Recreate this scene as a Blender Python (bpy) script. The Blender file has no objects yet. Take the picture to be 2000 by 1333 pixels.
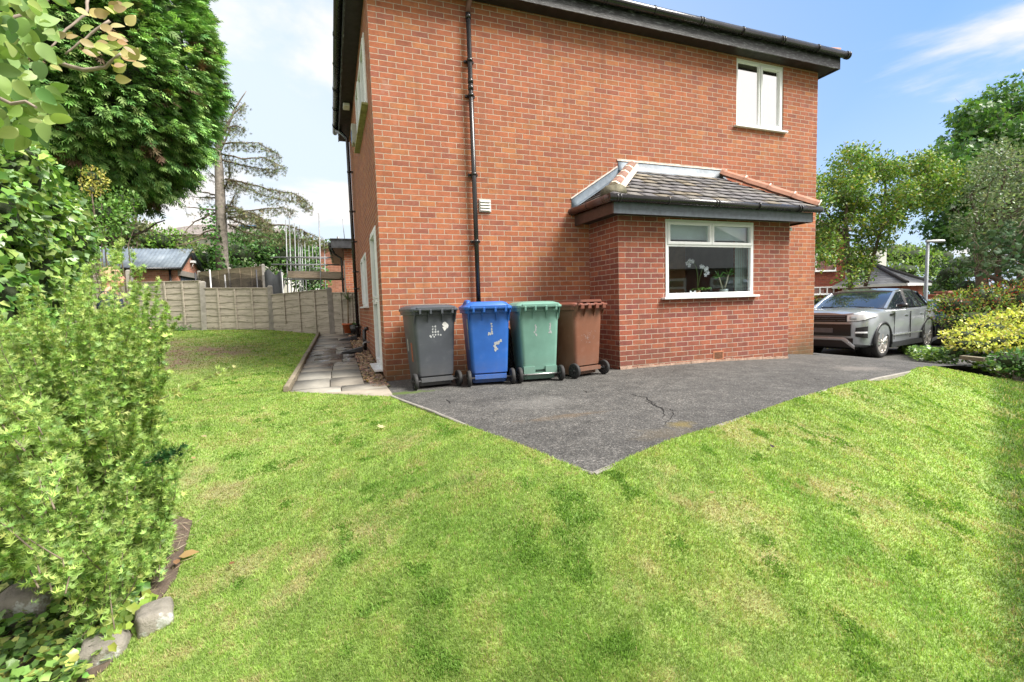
import bpy, bmesh, math, random
import numpy as np
from mathutils import Vector, Matrix
from mathutils.geometry import delaunay_2d_cdt
random.seed(7)
rng = np.random.default_rng(11)
S = bpy.context.scene
COL = S.collection
PI = math.pi

# ------------------------------------------------------------------ camera
YAW, PITCH, ROLL, FPX = .3637, .0765, -.0315, 918.6
CX, CY, CZ = -.655, -6.625, 1.005
Fv = np.array([math.sin(YAW)*math.cos(PITCH), math.cos(YAW)*math.cos(PITCH), -math.sin(PITCH)])
_R = np.array([math.cos(YAW), -math.sin(YAW), 0.]); _U = np.cross(_R, Fv)
Rv = _R*math.cos(ROLL)+_U*math.sin(ROLL); Uv = -_R*math.sin(ROLL)+_U*math.cos(ROLL)
CAM = np.array([CX, CY, CZ])
cd = bpy.data.cameras.new('camera'); cam = bpy.data.objects.new('camera', cd); COL.objects.link(cam)
cd.sensor_width = 36; cd.lens = FPX/2000*36; cd.clip_start = .05; cd.clip_end = 3000
cam.matrix_world = Matrix(((Rv[0], Uv[0], -Fv[0], CX), (Rv[1], Uv[1], -Fv[1], CY), (Rv[2], Uv[2], -Fv[2], CZ), (0, 0, 0, 1)))
S.camera = cam

# ------------------------------------------------------------------ light and sky
SUN_EL, SUN_AZ = math.radians(50), math.radians(130)      # azimuth clockwise from +Y
W = bpy.data.worlds.new('World'); S.world = W; W.use_nodes = True
nt = W.node_tree; nt.nodes.clear()
def wn(t, **k):
    n = nt.nodes.new(t)
    for a, b in k.items(): setattr(n, a, b)
    return n
out = wn('ShaderNodeOutputWorld'); bg = wn('ShaderNodeBackground'); nt.links.new(bg.outputs[0], out.inputs[0])
sky = wn('ShaderNodeTexSky', sky_type='NISHITA', sun_disc=False, sun_elevation=SUN_EL, sun_rotation=SUN_AZ, dust_density=1.0, ozone_density=1.6)
tc = wn('ShaderNodeTexCoord'); sep = wn('ShaderNodeSeparateXYZ'); nt.links.new(tc.outputs['Generated'], sep.inputs[0])
# cloud layer: direction divided by height, as on a flat layer overhead
zz = wn('ShaderNodeMath', operation='MAXIMUM'); zz.inputs[1].default_value = .0; nt.links.new(sep.outputs[2], zz.inputs[0])
za = wn('ShaderNodeMath', operation='ADD'); za.inputs[1].default_value = .13; nt.links.new(zz.outputs[0], za.inputs[0])
dx = wn('ShaderNodeMath', operation='DIVIDE'); dy = wn('ShaderNodeMath', operation='DIVIDE')
nt.links.new(sep.outputs[0], dx.inputs[0]); nt.links.new(za.outputs[0], dx.inputs[1]); nt.links.new(sep.outputs[1], dy.inputs[0]); nt.links.new(za.outputs[0], dy.inputs[1])
cmb = wn('ShaderNodeCombineXYZ'); nt.links.new(dx.outputs[0], cmb.inputs[0]); nt.links.new(dy.outputs[0], cmb.inputs[1]); cmb.inputs[2].default_value = CLOUD_SEED = 3.3
no = wn('ShaderNodeTexNoise'); no.inputs['Scale'].default_value = 1.1; no.inputs['Detail'].default_value = 7; no.inputs['Roughness'].default_value = .55; no.inputs['Distortion'].default_value = .35
nt.links.new(cmb.outputs[0], no.inputs['Vector'])
# more cloud towards the left / behind, clear blue to the right
dt = wn('ShaderNodeVectorMath', operation='DOT_PRODUCT'); dt.inputs[1].default_value = (-.85, -.10, -.60); nt.links.new(tc.outputs['Generated'], dt.inputs[0])
dt2 = wn('ShaderNodeVectorMath', operation='DOT_PRODUCT'); dt2.inputs[1].default_value = (-.15, -1.25, -.35); nt.links.new(tc.outputs['Generated'], dt2.inputs[0])
dmx = wn('ShaderNodeMath', operation='MAXIMUM'); nt.links.new(dt.outputs['Value'], dmx.inputs[0]); nt.links.new(dt2.outputs['Value'], dmx.inputs[1])
bias = wn('ShaderNodeMath', operation='MULTIPLY_ADD'); bias.inputs[1].default_value = .26; nt.links.new(dmx.outputs[0], bias.inputs[0]); nt.links.new(no.outputs['Fac'], bias.inputs[2])
mr = wn('ShaderNodeMapRange'); mr.interpolation_type = 'SMOOTHSTEP'; mr.inputs['From Min'].default_value = .36; mr.inputs['From Max'].default_value = .53; mr.inputs['To Max'].default_value = .92
nt.links.new(bias.outputs[0], mr.inputs['Value'])
tint = wn('ShaderNodeMix', data_type='RGBA'); tint.inputs['Factor'].default_value = .84
nt.links.new(sky.outputs[0], tint.inputs['A']); tint.inputs['B'].default_value = (.28, .62, 1.30, 1)
mx = wn('ShaderNodeMix', data_type='RGBA'); nt.links.new(mr.outputs[0], mx.inputs['Factor']); nt.links.new(tint.outputs['Result'], mx.inputs['A']); mx.inputs['B'].default_value = (2.05, 1.90, 1.76, 1)
lf = wn('ShaderNodeVectorMath', operation='DOT_PRODUCT'); lf.inputs[1].default_value = (-.62, .70, -.35); nt.links.new(tc.outputs['Generated'], lf.inputs[0])
lm = wn('ShaderNodeMapRange'); lm.inputs['From Min'].default_value = -.35; lm.inputs['From Max'].default_value = .55; lm.inputs['To Max'].default_value = .86; nt.links.new(lf.outputs['Value'], lm.inputs['Value'])
hz_ = wn('ShaderNodeMapRange'); hz_.inputs['From Min'].default_value = .40; hz_.inputs['From Max'].default_value = .0; hz_.inputs['To Max'].default_value = .50; nt.links.new(sep.outputs[2], hz_.inputs['Value'])
hs_ = wn('ShaderNodeMath', operation='MAXIMUM'); nt.links.new(lm.outputs[0], hs_.inputs[0]); nt.links.new(hz_.outputs[0], hs_.inputs[1])
mg = wn('ShaderNodeMix', data_type='RGBA'); nt.links.new(hs_.outputs[0], mg.inputs['Factor']); nt.links.new(tint.outputs['Result'], mg.inputs['A']); mg.inputs['B'].default_value = (1.52, 1.70, 1.84, 1); nt.links.new(mg.outputs['Result'], mx.inputs['A'])
nt.links.new(mx.outputs['Result'], bg.inputs['Color']); bg.inputs['Strength'].default_value = .14

sd = bpy.data.lights.new('sun', 'SUN'); sd.energy = 2.2; sd.angle = math.radians(28); sd.color = (1, .95, .87)
so = bpy.data.objects.new('sun', sd); COL.objects.link(so)
sdir = Vector((math.sin(SUN_AZ)*math.cos(SUN_EL), math.cos(SUN_AZ)*math.cos(SUN_EL), math.sin(SUN_EL)))
so.rotation_euler = sdir.to_track_quat('Z', 'Y').to_euler(); so.location = (10, -15, 20)
S.view_settings.view_transform = 'Standard'; S.view_settings.look = 'None'; S.view_settings.exposure = 2.1; S.view_settings.gamma = 1
S.cycles.max_bounces = 8; S.cycles.transparent_max_bounces = 12

# ------------------------------------------------------------------ helpers
def at(x, y, D):
    "point seen at photo pixel (x, y), D metres along the view axis"
    return CAM + D*(Fv + Rv*(x-1000)/FPX - Uv*(y-666.5)/FPX)
def atz(x, y, z):
    d = Fv + Rv*(x-1000)/FPX - Uv*(y-666.5)/FPX
    return CAM + d*(z-CZ)/d[2]
def horiz(lat, dep):
    return _R*lat + np.array([math.sin(YAW), math.cos(YAW), 0])*dep

def tag(o, label=None, cat=None, group=None, kind=None):
    if label: o['label'] = label
    if cat: o['category'] = cat
    if group: o['group'] = group
    if kind: o['kind'] = kind
    return o
def empty(name, loc=(0, 0, 0), rz=0, label=None, cat=None, group=None):
    o = bpy.data.objects.new(name, None); COL.objects.link(o); o.location = loc; o.rotation_euler = (0, 0, rz); o.empty_display_size = .1
    return tag(o, label, cat, group)
def copy_tree(o, parent=None):
    c = o.copy(); COL.objects.link(c); c.parent = parent
    for ch in list(o.children): copy_tree(ch, c)
    return c

class MB:
    def __init__(s): s.v = []; s.f = []; s.sm = []
    def add(s, vs, fs, M=None, smooth=False):
        b = len(s.v)
        for p in vs:
            p = Vector(p)
            s.v.append(tuple(M @ p) if M else tuple(p))
        for f in fs: s.f.append([b+i for i in f]); s.sm.append(smooth)
        return s
    def box(s, a, b, M=None):
        x0, y0, z0 = a; x1, y1, z1 = b
        return s.add([(x0,y0,z0),(x1,y0,z0),(x1,y1,z0),(x0,y1,z0),(x0,y0,z1),(x1,y0,z1),(x1,y1,z1),(x0,y1,z1)],
              [(0,3,2,1),(4,5,6,7),(0,1,5,4),(1,2,6,5),(2,3,7,6),(3,0,4,7)], M)
    def bar(s, p, q, w, h, up=(0,0,1)):
        p = Vector(p); q = Vector(q); d = (q-p); L = d.length; d.normalize()
        x = d.cross(Vector(up)); 
        if x.length < 1e-4: x = d.cross(Vector((1,0,0)))
        x.normalize(); z = x.cross(d)
        M = Matrix(((x.x,d.x,z.x,p.x),(x.y,d.y,z.y,p.y),(x.z,d.z,z.z,p.z),(0,0,0,1)))
        return s.box((-w/2,0,-h/2),(w/2,L,h/2),M)
    def tube(s, pts, r, n=8, cap=True):
        pts = [Vector(p) for p in pts]
        rs = r if isinstance(r, (list, tuple)) else [r]*len(pts)
        b = len(s.v); u = None
        for i, p in enumerate(pts):
            d = (pts[min(i+1, len(pts)-1)]-pts[max(i-1, 0)]).normalized()
            if u is None:
                u = d.cross(Vector((0, 0, 1)))
                if u.length < 1e-3: u = d.cross(Vector((1, 0, 0)))
            u = (u - d*u.dot(d)).normalized(); w = d.cross(u)
            for k in range(n):
                a = 2*PI*k/n; s.v.append(tuple(p+(u*math.cos(a)+w*math.sin(a))*rs[i]))
        for i in range(len(pts)-1):
            for k in range(n):
                k2 = (k+1) % n; s.f.append([b+i*n+k, b+i*n+k2, b+(i+1)*n+k2, b+(i+1)*n+k]); s.sm.append(True)
        if cap:
            s.f.append([b+k for k in range(n)][::-1]); s.f.append([b+(len(pts)-1)*n+k for k in range(n)]); s.sm += [False, False]
        return s
    def loft(s, rings, cap=True, smooth=True, closed=True):
        b = len(s.v); n = len(rings[0])
        for r in rings: s.v += [tuple(p) for p in r]
        for i in range(len(rings)-1):
            for k in range(n if closed else n-1):
                k2 = (k+1) % n; s.f.append([b+i*n+k, b+i*n+k2, b+(i+1)*n+k2, b+(i+1)*n+k]); s.sm.append(smooth)
        if cap:
            s.f.append([b+k for k in range(n)][::-1]); s.f.append([b+(len(rings)-1)*n+k for k in range(n)]); s.sm += [False, False]
        return s
    def build(s, name, m, parent=None, uvo=(0, 0), bevel=0, sharp=None):
        me = bpy.data.meshes.new(name); me.from_pydata(s.v, [], s.f); me.update()
        for p, q in zip(me.polygons, s.sm): p.use_smooth = q
        box_uv(me, uvo)
        me.materials.append(m)
        o = bpy.data.objects.new(name, me); COL.objects.link(o)
        if parent: o.parent = parent
        if bevel:
            md = o.modifiers.new('bevel', 'BEVEL'); md.width = bevel; md.segments = 2; md.limit_method = 'ANGLE'
        return o
def box_uv(me, uvo=(0, 0)):
    uv = me.uv_layers.new(name='UVMap'); n = len(me.loops)
    if n == 0: return
    vi = np.zeros(n, np.int32); me.loops.foreach_get('vertex_index', vi)
    co = np.zeros(len(me.vertices)*3, np.float32); me.vertices.foreach_get('co', co); co = co.reshape(-1, 3)
    nn = np.zeros(len(me.polygons)*3, np.float32); me.polygons.foreach_get('normal', nn); nn = np.abs(nn.reshape(-1, 3))
    lt = np.zeros(len(me.polygons), np.int32); me.polygons.foreach_get('loop_total', lt)
    ln = np.repeat(nn, lt, axis=0); c = co[vi]
    ax = np.argmax(ln, axis=1)
    u = np.where(ax == 0, c[:, 1], c[:, 0]); v = np.where(ax == 2, c[:, 1], c[:, 2])
    uv.data.foreach_set('uv', np.stack([u-uvo[0], v-uvo[1]], 1).astype(np.float32).ravel())

def mesh_np(name, V, F, m, parent=None, col=None, smooth=False):
    me = bpy.data.meshes.new(name); F = np.asarray(F, np.int32); k = F.shape[1]
    me.vertices.add(len(V)); me.vertices.foreach_set('co', np.asarray(V, np.float32).ravel())
    me.loops.add(F.size); me.loops.foreach_set('vertex_index', F.ravel())
    me.polygons.add(len(F)); me.polygons.foreach_set('loop_start', np.arange(0, F.size, k, dtype=np.int32)); me.polygons.foreach_set('loop_total', np.full(len(F), k, np.int32))
    me.update(calc_edges=True)
    if smooth: me.polygons.foreach_set('use_smooth', np.ones(len(F), bool))
    if col is not None:
        a = me.color_attributes.new('col', 'FLOAT_COLOR', 'POINT')
        a.data.foreach_set('color', np.concatenate([np.clip(col, 0, 1), np.ones((len(V), 1))], 1).astype(np.float32).ravel())
    me.materials.append(m)
    o = bpy.data.objects.new(name, me); COL.objects.link(o)
    if parent: o.parent = parent
    return o

# value noise in numpy
_perm = rng.random((256, 256))
def vnoise(x, y):
    xi = np.floor(x).astype(int); yi = np.floor(y).astype(int); fx = x-xi; fy = y-yi
    fx = fx*fx*(3-2*fx); fy = fy*fy*(3-2*fy)
    g = lambda a, b: _perm[a % 256, b % 256]
    return (g(xi, yi)*(1-fx)+g(xi+1, yi)*fx)*(1-fy)+(g(xi, yi+1)*(1-fx)+g(xi+1, yi+1)*fx)*fy
def fbm(x, y, o=4):
    s = 0; a = .5; t = 0
    for i in range(o): s = s+a*vnoise(x*2**i+17*i, y*2**i+5*i); t += a; a *= .5
    return s/t
def sstep(a, b, x):
    t = np.clip((x-a)/(b-a), 0, 1); return t*t*(3-2*t)

# ------------------------------------------------------------------ materials
class NT:
    def __init__(s, name):
        s.m = bpy.data.materials.new(name); s.m.use_nodes = True; s.t = s.m.node_tree; s.t.nodes.clear()
        s.out = s.t.nodes.new('ShaderNodeOutputMaterial')
    def n(s, t, ins=None, **k):
        n = s.t.nodes.new(t)
        for a, b in k.items(): setattr(n, a, b)
        for a, b in (ins or {}).items():
            i = n.inputs[a]
            if isinstance(b, bpy.types.NodeSocket): s.t.links.new(b, i)
            else: i.default_value = b
        return n
    def math(s, op, a, b=None, c=None):
        n = s.t.nodes.new('ShaderNodeMath'); n.operation = op
        for i, q in enumerate((a, b, c)):
            if q is None: continue
            if isinstance(q, bpy.types.NodeSocket): s.t.links.new(q, n.inputs[i])
            else: n.inputs[i].default_value = q
        return n.outputs[0]
    def mix(s, f, a, b, mode='MIX'):
        n = s.t.nodes.new('ShaderNodeMix'); n.data_type = 'RGBA'; n.blend_type = mode
        for k, q in (('Factor', f), ('A', a), ('B', b)):
            i = [x for x in n.inputs if x.name == k and (x.type == 'RGBA' or k == 'Factor')][0]
            if isinstance(q, bpy.types.NodeSocket): s.t.links.new(q, i)
            else: i.default_value = q if k == 'Factor' else (*q[:3], 1)
        return [x for x in n.outputs if x.type == 'RGBA'][0]
    def noise(s, scale, detail=4, vec=None, rough=.55, out='Fac', dist=0):
        n = s.n('ShaderNodeTexNoise', {'Scale': scale, 'Detail': detail, 'Roughness': rough, 'Distortion': dist})
        if vec: s.t.links.new(vec, n.inputs['Vector'])
        return n.outputs[out]
    def ramp(s, f, stops, interp='LINEAR'):
        n = s.t.nodes.new('ShaderNodeValToRGB'); e = n.color_ramp.elements; n.color_ramp.interpolation = interp
        while len(e) < len(stops): e.new(.5)
        for i, (p, c) in enumerate(stops): e[i].position = p; e[i].color = (*c, 1) if len(c) == 3 else c
        s.t.links.new(f, n.inputs[0]); return n.outputs[0]
    def mr(s, v, a, b, c=0, d=1):
        n = s.n('ShaderNodeMapRange', {'From Min': a, 'From Max': b, 'To Min': c, 'To Max': d}); s.t.links.new(v, n.inputs['Value']); return n.outputs[0]
    def bump(s, h, strength=.3, dist=.01):
        return s.n('ShaderNodeBump', {'Strength': strength, 'Distance': dist, 'Height': h}).outputs[0]
    def pr(s, **k):
        n = s.n('ShaderNodeBsdfPrincipled')
        names = {'color': 'Base Color', 'rough': 'Roughness', 'metal': 'Metallic', 'normal': 'Normal', 'spec': 'Specular IOR Level', 'coat': 'Coat Weight', 'coatr': 'Coat Roughness'}
        for a, b in k.items():
            i = n.inputs[names[a]]
            if isinstance(b, bpy.types.NodeSocket): s.t.links.new(b, i)
            else: i.default_value = (*b[:3], 1) if a == 'color' else b
        s.t.links.new(n.outputs[0], s.out.inputs[0]); return n
    def obj(s): return s.n('ShaderNodeTexCoord').outputs['Object']
    def uv(s): return s.n('ShaderNodeTexCoord').outputs['UV']
def P(name, c, rough=.6, var=.15, scale=6, metal=0, bump=0, spec=.5, coat=0, bscale=40, dirt=0):
    t = NT(name); o = t.obj()
    f = t.noise(scale, 5, o)
    lo = tuple(x*(1-var) for x in c); hi = tuple(min(1, x*(1+var)) for x in c)
    cc = t.ramp(f, [(.3, lo), (.7, hi)])
    if dirt: cc = t.mix(t.math('MULTIPLY', t.mr(t.noise(3.1, 8, o, .7), .45, .75), dirt), cc, (.07, .06, .045))
    kw = dict(color=cc, rough=t.mr(t.noise(scale*2.3, 3, o), .3, .7, rough*.85, min(1, rough*1.12)), metal=metal, spec=spec, coat=coat)
    if bump: kw['normal'] = t.bump(t.noise(bscale, 6, o), bump, .01)
    t.pr(**kw); return t.m
def leaf_mat(name, trans=.35, rough=.45, spec=.4):
    t = NT(name); c = t.n('ShaderNodeVertexColor', layer_name='col').outputs[0]
    p = t.pr(color=c, rough=rough, spec=spec)
    tr = t.n('ShaderNodeBsdfTranslucent', {'Color': t.mix(1, c, (1.0, 1.0, .55), 'MULTIPLY')})
    mx = t.n('ShaderNodeMixShader', {0: trans}); t.t.links.new(p.outputs[0], mx.inputs[1]); t.t.links.new(tr.outputs[0], mx.inputs[2]); t.t.links.new(mx.outputs[0], t.out.inputs[0])
    return t.m
LEAF = leaf_mat('leaf'); LEAFG = leaf_mat('glossy_leaf', .3, .32, .5); NEEDLE = leaf_mat('needle', .2, .6, .25)
VCOL = None
def vcol_mat(name, rough=.8, bump=.3, bs=60):
    t = NT(name); c = t.n('ShaderNodeVertexColor', layer_name='col').outputs[0]; o = t.obj()
    c = t.mix(.5, c, t.ramp(t.noise(30, 6, o), [(.25, (.45, .45, .45)), (.75, (1.5, 1.5, 1.5))]), 'MULTIPLY')
    t.pr(color=c, rough=rough, normal=t.bump(t.noise(bs, 6, o), bump, .01)); return t.m

def brick_mat(name, pal, mortar=(.50, .41, .33), moss=0, fade=1):
    t = NT(name); uv = t.uv(); o = t.obj()
    wob = t.n('ShaderNodeVectorMath', {0: t.noise(28, 2, uv, out='Color'), 1: (.5, .5, .5)}, operation='SUBTRACT').outputs[0]
    wob = t.n('ShaderNodeVectorMath', {0: wob, 3: .009}, operation='SCALE').outputs[0]
    v2 = t.n('ShaderNodeVectorMath', {0: uv, 1: wob}, operation='ADD').outputs[0]
    sp = t.n('ShaderNodeSeparateXYZ', {0: v2})
    rv = t.math('DIVIDE', sp.outputs[1], .075); row = t.math('FLOOR', rv); fy = t.math('FRACT', rv)
    ru = t.math('ADD', t.math('DIVIDE', sp.outputs[0], .225), t.math('MULTIPLY', t.math('FLOORED_MODULO', row, 2), .5))
    colm = t.math('FLOOR', ru); fx = t.math('FRACT', ru)
    dxx = t.math('MULTIPLY', t.math('MINIMUM', fx, t.math('SUBTRACT', 1, fx)), .225)
    dyy = t.math('MULTIPLY', t.math('MINIMUM', fy, t.math('SUBTRACT', 1, fy)), .075)
    d = t.math('MINIMUM', dxx, dyy)
    mk = t.n('ShaderNodeMapRange', {'Value': d, 'From Min': .0032, 'From Max': .0062}, interpolation_type='SMOOTHSTEP').outputs[0]
    idv = t.n('ShaderNodeCombineXYZ', {0: colm, 1: row}).outputs[0]
    wnz = t.n('ShaderNodeTexWhiteNoise', {'Vector': idv}, noise_dimensions='2D')
    n = len(pal); c = t.ramp(wnz.outputs['Value'], [((i+.0)/n, p) for i, p in enumerate(pal)], 'CONSTANT')
    c = t.mix(.8, c, t.ramp(t.noise(9, 7, v2, .75), [(.3, (.7, .66, .7)), (.5, (1, 1, 1)), (.72, (1.3, 1.25, 1.1))]), 'MULTIPLY')
    hs = t.n('ShaderNodeHueSaturation', {'Color': c, 'Value': t.mr(wnz.outputs['Value'], 0, 1, .97, 1.03)})
    sep2 = t.n('ShaderNodeSeparateColor', {0: wnz.outputs['Color']})
    t.t.links.new(t.mr(sep2.outputs[1], 0, 1, .88, 1.10), hs.inputs['Value'])
    c = hs.outputs[0]
    # one end of many bricks is kiss-marked purple
    c = t.mix(t.math('MULTIPLY', t.mr(fx, .35, .95), t.mr(sep2.outputs[2], .5, .9, 0, .42)), c, (.19, .085, .07))
    mo = t.mix(t.noise(3, 6, o, .7), mortar, tuple(x*.62 for x in mortar))
    c = t.mix(mk, mo, c)
    # large weathering blotches and pale lime bloom
    c = t.mix(.55, c, t.ramp(t.noise(.55, 5, o), [(.3, (.80, .84, .74)), (.7, (1.16, 1.1, 1.1))]), 'MULTIPLY')
    c = t.mix(t.math('MULTIPLY', t.mr(t.noise(2.2, 9, o, .72), .60, .82), .5), c, (.55, .46, .40))
    stk = t.noise(1.0, 6, t.n('ShaderNodeMapping', {'Vector': o, 'Scale': (5.5, 5.5, .45)}).outputs[0], .6)
    c = t.mix(t.mr(stk, .54, .78, 0, .42), c, (.12, .075, .05)); c = t.mix(t.mr(stk, .40, .24, 0, .22), c, (.50, .36, .29))
    if moss:
        sz = t.n('ShaderNodeSeparateXYZ', {0: o}).outputs[2]
        f = t.math('MULTIPLY', t.mr(t.math('ADD', sz, t.mr(t.noise(2.4, 6, o, .7), 0, 1, -.5, .5)), .45, -.15), moss)
        c = t.mix(f, c, (.085, .075, .04))
    h = t.math('ADD', mk, t.math('MULTIPLY', t.noise(120, 5, uv), .35))
    t.pr(color=c, rough=.88, spec=.25, normal=t.bump(h, .75, .006)); return t.m
PAL = [(.345,.124,.066),(.325,.115,.062),(.355,.132,.068),(.295,.105,.064),(.335,.12,.068),(.275,.10,.068),(.345,.12,.062),(.31,.11,.066),(.36,.145,.07),(.33,.115,.062)]
BRICK = brick_mat('house_brick', PAL, (.54, .44, .355), .8)
BRICK2 = brick_mat('extension_brick', [(.29,.092,.058),(.265,.084,.055),(.305,.105,.064),(.235,.077,.058),(.275,.09,.06),(.22,.074,.06)], (.56, .46, .38), .3)
BRICKF = brick_mat('old_red_brick', [(.25,.06,.04),(.22,.05,.035),(.29,.08,.05)], (.30, .20, .15))
BRICKP = brick_mat('pinkish_brick', [(.42,.19,.13),(.38,.16,.11),(.45,.21,.15)], (.5, .40, .33))
BLK = P('black_plastic', (.012, .012, .014), .28, .3, 4, spec=.6, dirt=.15)
BLKW = P('weathered_black_paint', (.035, .037, .042), .42, .5, 7, bump=.3, bscale=60, dirt=.1)
BLKD = P('dark_soffit_paint', (.018, .014, .014), .6, .4, 5)
GREYB = P('slate_grey_painted_board', (.10, .12, .15), .5, .25, 14, bump=.15)
UPVC = P('white_upvc', (.80, .82, .84), .3, .04, 3)
LEAD = P('lead_flashing', (.13, .165, .205), .5, .35, 7, bump=.2)
MORT = P('mortar_bed', (.55, .46, .38), .95, .2, 20, bump=.6)
TERR = P('orange_terracotta', (.38, .18, .12), .8, .2, 7, bump=.2, dirt=.15)
CONC = P('concrete', (.27, .255, .23), .92, .22, 9, bump=.4, dirt=.35)
STONE = P('lichened_sandstone', (.27, .24, .20), .93, .45, 9, bump=.9, bscale=14)
GALV = P('galvanised_steel', (.26, .27, .28), .5, .2, 8, metal=.3)
BARK = P('bark', (.13, .10, .075), .95, .4, 9, bump=1, bscale=25)
BARKP = P('pale_larch_bark', (.25, .22, .19), .95, .35, 9, bump=1, bscale=22)
SLOT_SHADE = P('slot_shade', (.018, .022, .010), 1, .3)  # near black for the painted shade of the air brick slots
SOIL = P('dry_soil', (.13, .095, .07), 1, .35, 16, bump=1, bscale=30)
RUBB = P('tyre_rubber', (.02, .02, .021), .75, .2, 9)
def glass_mat(name, refl=.25, tint=(.8, .86, .88)):
    t = NT(name); fr = t.math('ADD', .04, t.math('MULTIPLY', t.math('POWER', t.n('ShaderNodeLayerWeight', {'Blend': .5}).outputs['Facing'], 4.0), .9))
    f = t.math('ADD', t.math('MULTIPLY', fr, 1 - refl), refl)
    tr = t.n('ShaderNodeBsdfTransparent', {'Color': (*tint, 1)}); gl = t.n('ShaderNodeBsdfGlossy', {'Roughness': .015, 'Color': (1, 1, 1, 1)})
    mx = t.n('ShaderNodeMixShader', {0: f}); t.t.links.new(tr.outputs[0], mx.inputs[1]); t.t.links.new(gl.outputs[0], mx.inputs[2]); t.t.links.new(mx.outputs[0], t.out.inputs[0]); return t.m
GLASS = glass_mat('window_glass', .035, (.9, .95, .96)); GLASSB = glass_mat('boosted_mirror_glass', .88); GLASSC = glass_mat('tinted_car_glass', .18, (.10, .12, .13))  # middle glass: reflectance raised well past plain glass to brighten the panes
def wood_mat(name, c, dark=.5):
    t = NT(name); o = t.obj(); mp = t.n('ShaderNodeMapping', {'Vector': o, 'Scale': (1.2, 1.2, 14)}).outputs[0]
    mu = t.noise(2.2, 9, mp, .7, dist=1.2)
    c1 = t.ramp(mu, [(.3, tuple(x*dark for x in c)), (.5, c), (.72, tuple(x*1.3 for x in c))])
    kn = t.n('ShaderNodeTexVoronoi', {'Vector': t.n('ShaderNodeMapping', {'Vector': o, 'Scale': (5, 5, 9)}).outputs[0], 'Scale': 1.0}).outputs['Distance']
    c1 = t.mix(t.mr(kn, .14, .05, 0, .75), c1, tuple(x*.22 for x in c))
    c1 = t.mix(t.mr(t.noise(1.1, 5, o), .5, .8, 0, .5), c1, (.10, .11, .07))
    t.pr(color=c1, rough=.92, spec=.2, normal=t.bump(mu, .6, .01)); return t.m
FENCE = wood_mat('weathered_grey_fence_timber', (.40, .36, .305)); FENCE2 = wood_mat('pale_new_fence_timber', (.48, .40, .29), .7); REDW = wood_mat('red_stained_fence', (.22, .07, .05)); PLANK = wood_mat('scaffold_board', (.36, .30, .23))
LOGT = wood_mat('timber_edging', (.22, .19, .14))
GROSS = P('rough_grass_ground', (.07, .10, .03), 1, .4, 2)
# ------------------------------------------------------------------ terrain
def dz(X):
    X = np.asarray(X, float); a = np.where(X < 4, 0, -.0102*(X-4)**2)
    return np.where(X > 11, -.50-.03*(np.minimum(X, 40)-11), a)
CP = [(-.06,-1.14,0),(-1.21,-.4,.03),(-1.15,2.5,.17),(-.97,6.4,.41),(.5,7,.42),(5,8,.3),(9,8,-.3),(-2.16,7.2,.55),(-3.83,7.9,.60),(-6,8.6,.66),(-9,8,.6),(-5.5,3,.35),(-3,3,.30),(-3.4,.4,.0),(-3,-1.6,-.06),
      (-2,-3.2,-.34),(-1.75,-4.4,-.5),(.3,-2.6,0),(.72,-4.3,0),(2,-3.95,0),(3.36,-3.54,0),(4.93,-3.18,-.01),(6.8,-2.7,-.08),(8.2,-2.2,-.18),(11,-1.9,-.5),(14,-2,-.62),
      (-.6,-6.6,-.5),(-.4,-5.2,-.36),(1.0,-5.3,-.38),(2.0,-4.8,-.22),(3.3,-4.35,-.24),(3.55,-4.88,-.50),(2.2,-5.45,-.50),(5.2,-4.15,-.50),(5.0,-3.75,-.26),(7,-3.55,-.55),(7,-3.15,-.30),(2.9,-6,-.50),(5.2,-5,-.52),(8.5,-3.4,-.6),(10,-3.2,-.66),(2,-1,-.0),(5,-1,-.05),(8,.5,-.2),(5,3,.05),(12,2,-.6),(20,2,-1.0),(11,-8,-.9),(5,-9,-.95),(0,-10,-.9),(-5,-6,-.4),(-8,-2,.1),
      (-25,20,.9),(-8,25,.8),(10,22,-.3),(14,8,-.6),(25,5,-1.1),(40,20,-1.8),(0,60,.8),(-60,60,1.2),(60,60,-3),(60,0,-2.5),(40,-40,-2),(0,-40,-1.3),(-40,-20,0),(-60,0,.8),(25,-8,-1.2)]
_cp = np.array(CP, float)
def _tk(r2): return np.where(r2 < 1e-12, 0, r2*np.log(np.maximum(r2, 1e-12))*.5)
_n = len(_cp); _A = np.zeros((_n+3, _n+3)); _d2 = ((_cp[:, None, :2]-_cp[None, :, :2])**2).sum(2)
_A[:_n, :_n] = _tk(_d2)+np.eye(_n)*.02; _A[:_n, _n] = 1; _A[:_n, _n+1:] = _cp[:, :2]; _A[_n:, :_n] = _A[:_n, _n:].T
_w = np.linalg.solve(_A, np.concatenate([_cp[:, 2], [0, 0, 0]]))
def T(X, Y):
    X = np.asarray(X, float); Y = np.asarray(Y, float); sh = X.shape; x = X.ravel(); y = Y.ravel(); o = np.zeros(len(x))
    for i in range(0, len(x), 20000):
        xx = x[i:i+20000]; yy = y[i:i+20000]
        r2 = (xx[:, None]-_cp[None, :, 0])**2+(yy[:, None]-_cp[None, :, 1])**2
        o[i:i+20000] = _tk(r2)@_w[:_n]+_w[_n]+_w[_n+1]*xx+_w[_n+2]*yy
    return np.clip(o, -3.5, 2).reshape(sh)
T0 = T
_FA, _FB = np.array([5.23, -4.15]), np.array([1.9, -5.62]); _fd = (_FB-_FA)/np.linalg.norm(_FB-_FA); _fn = np.array([_fd[1], -_fd[0]])
if _fn[1] > 0: _fn = -_fn
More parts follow.
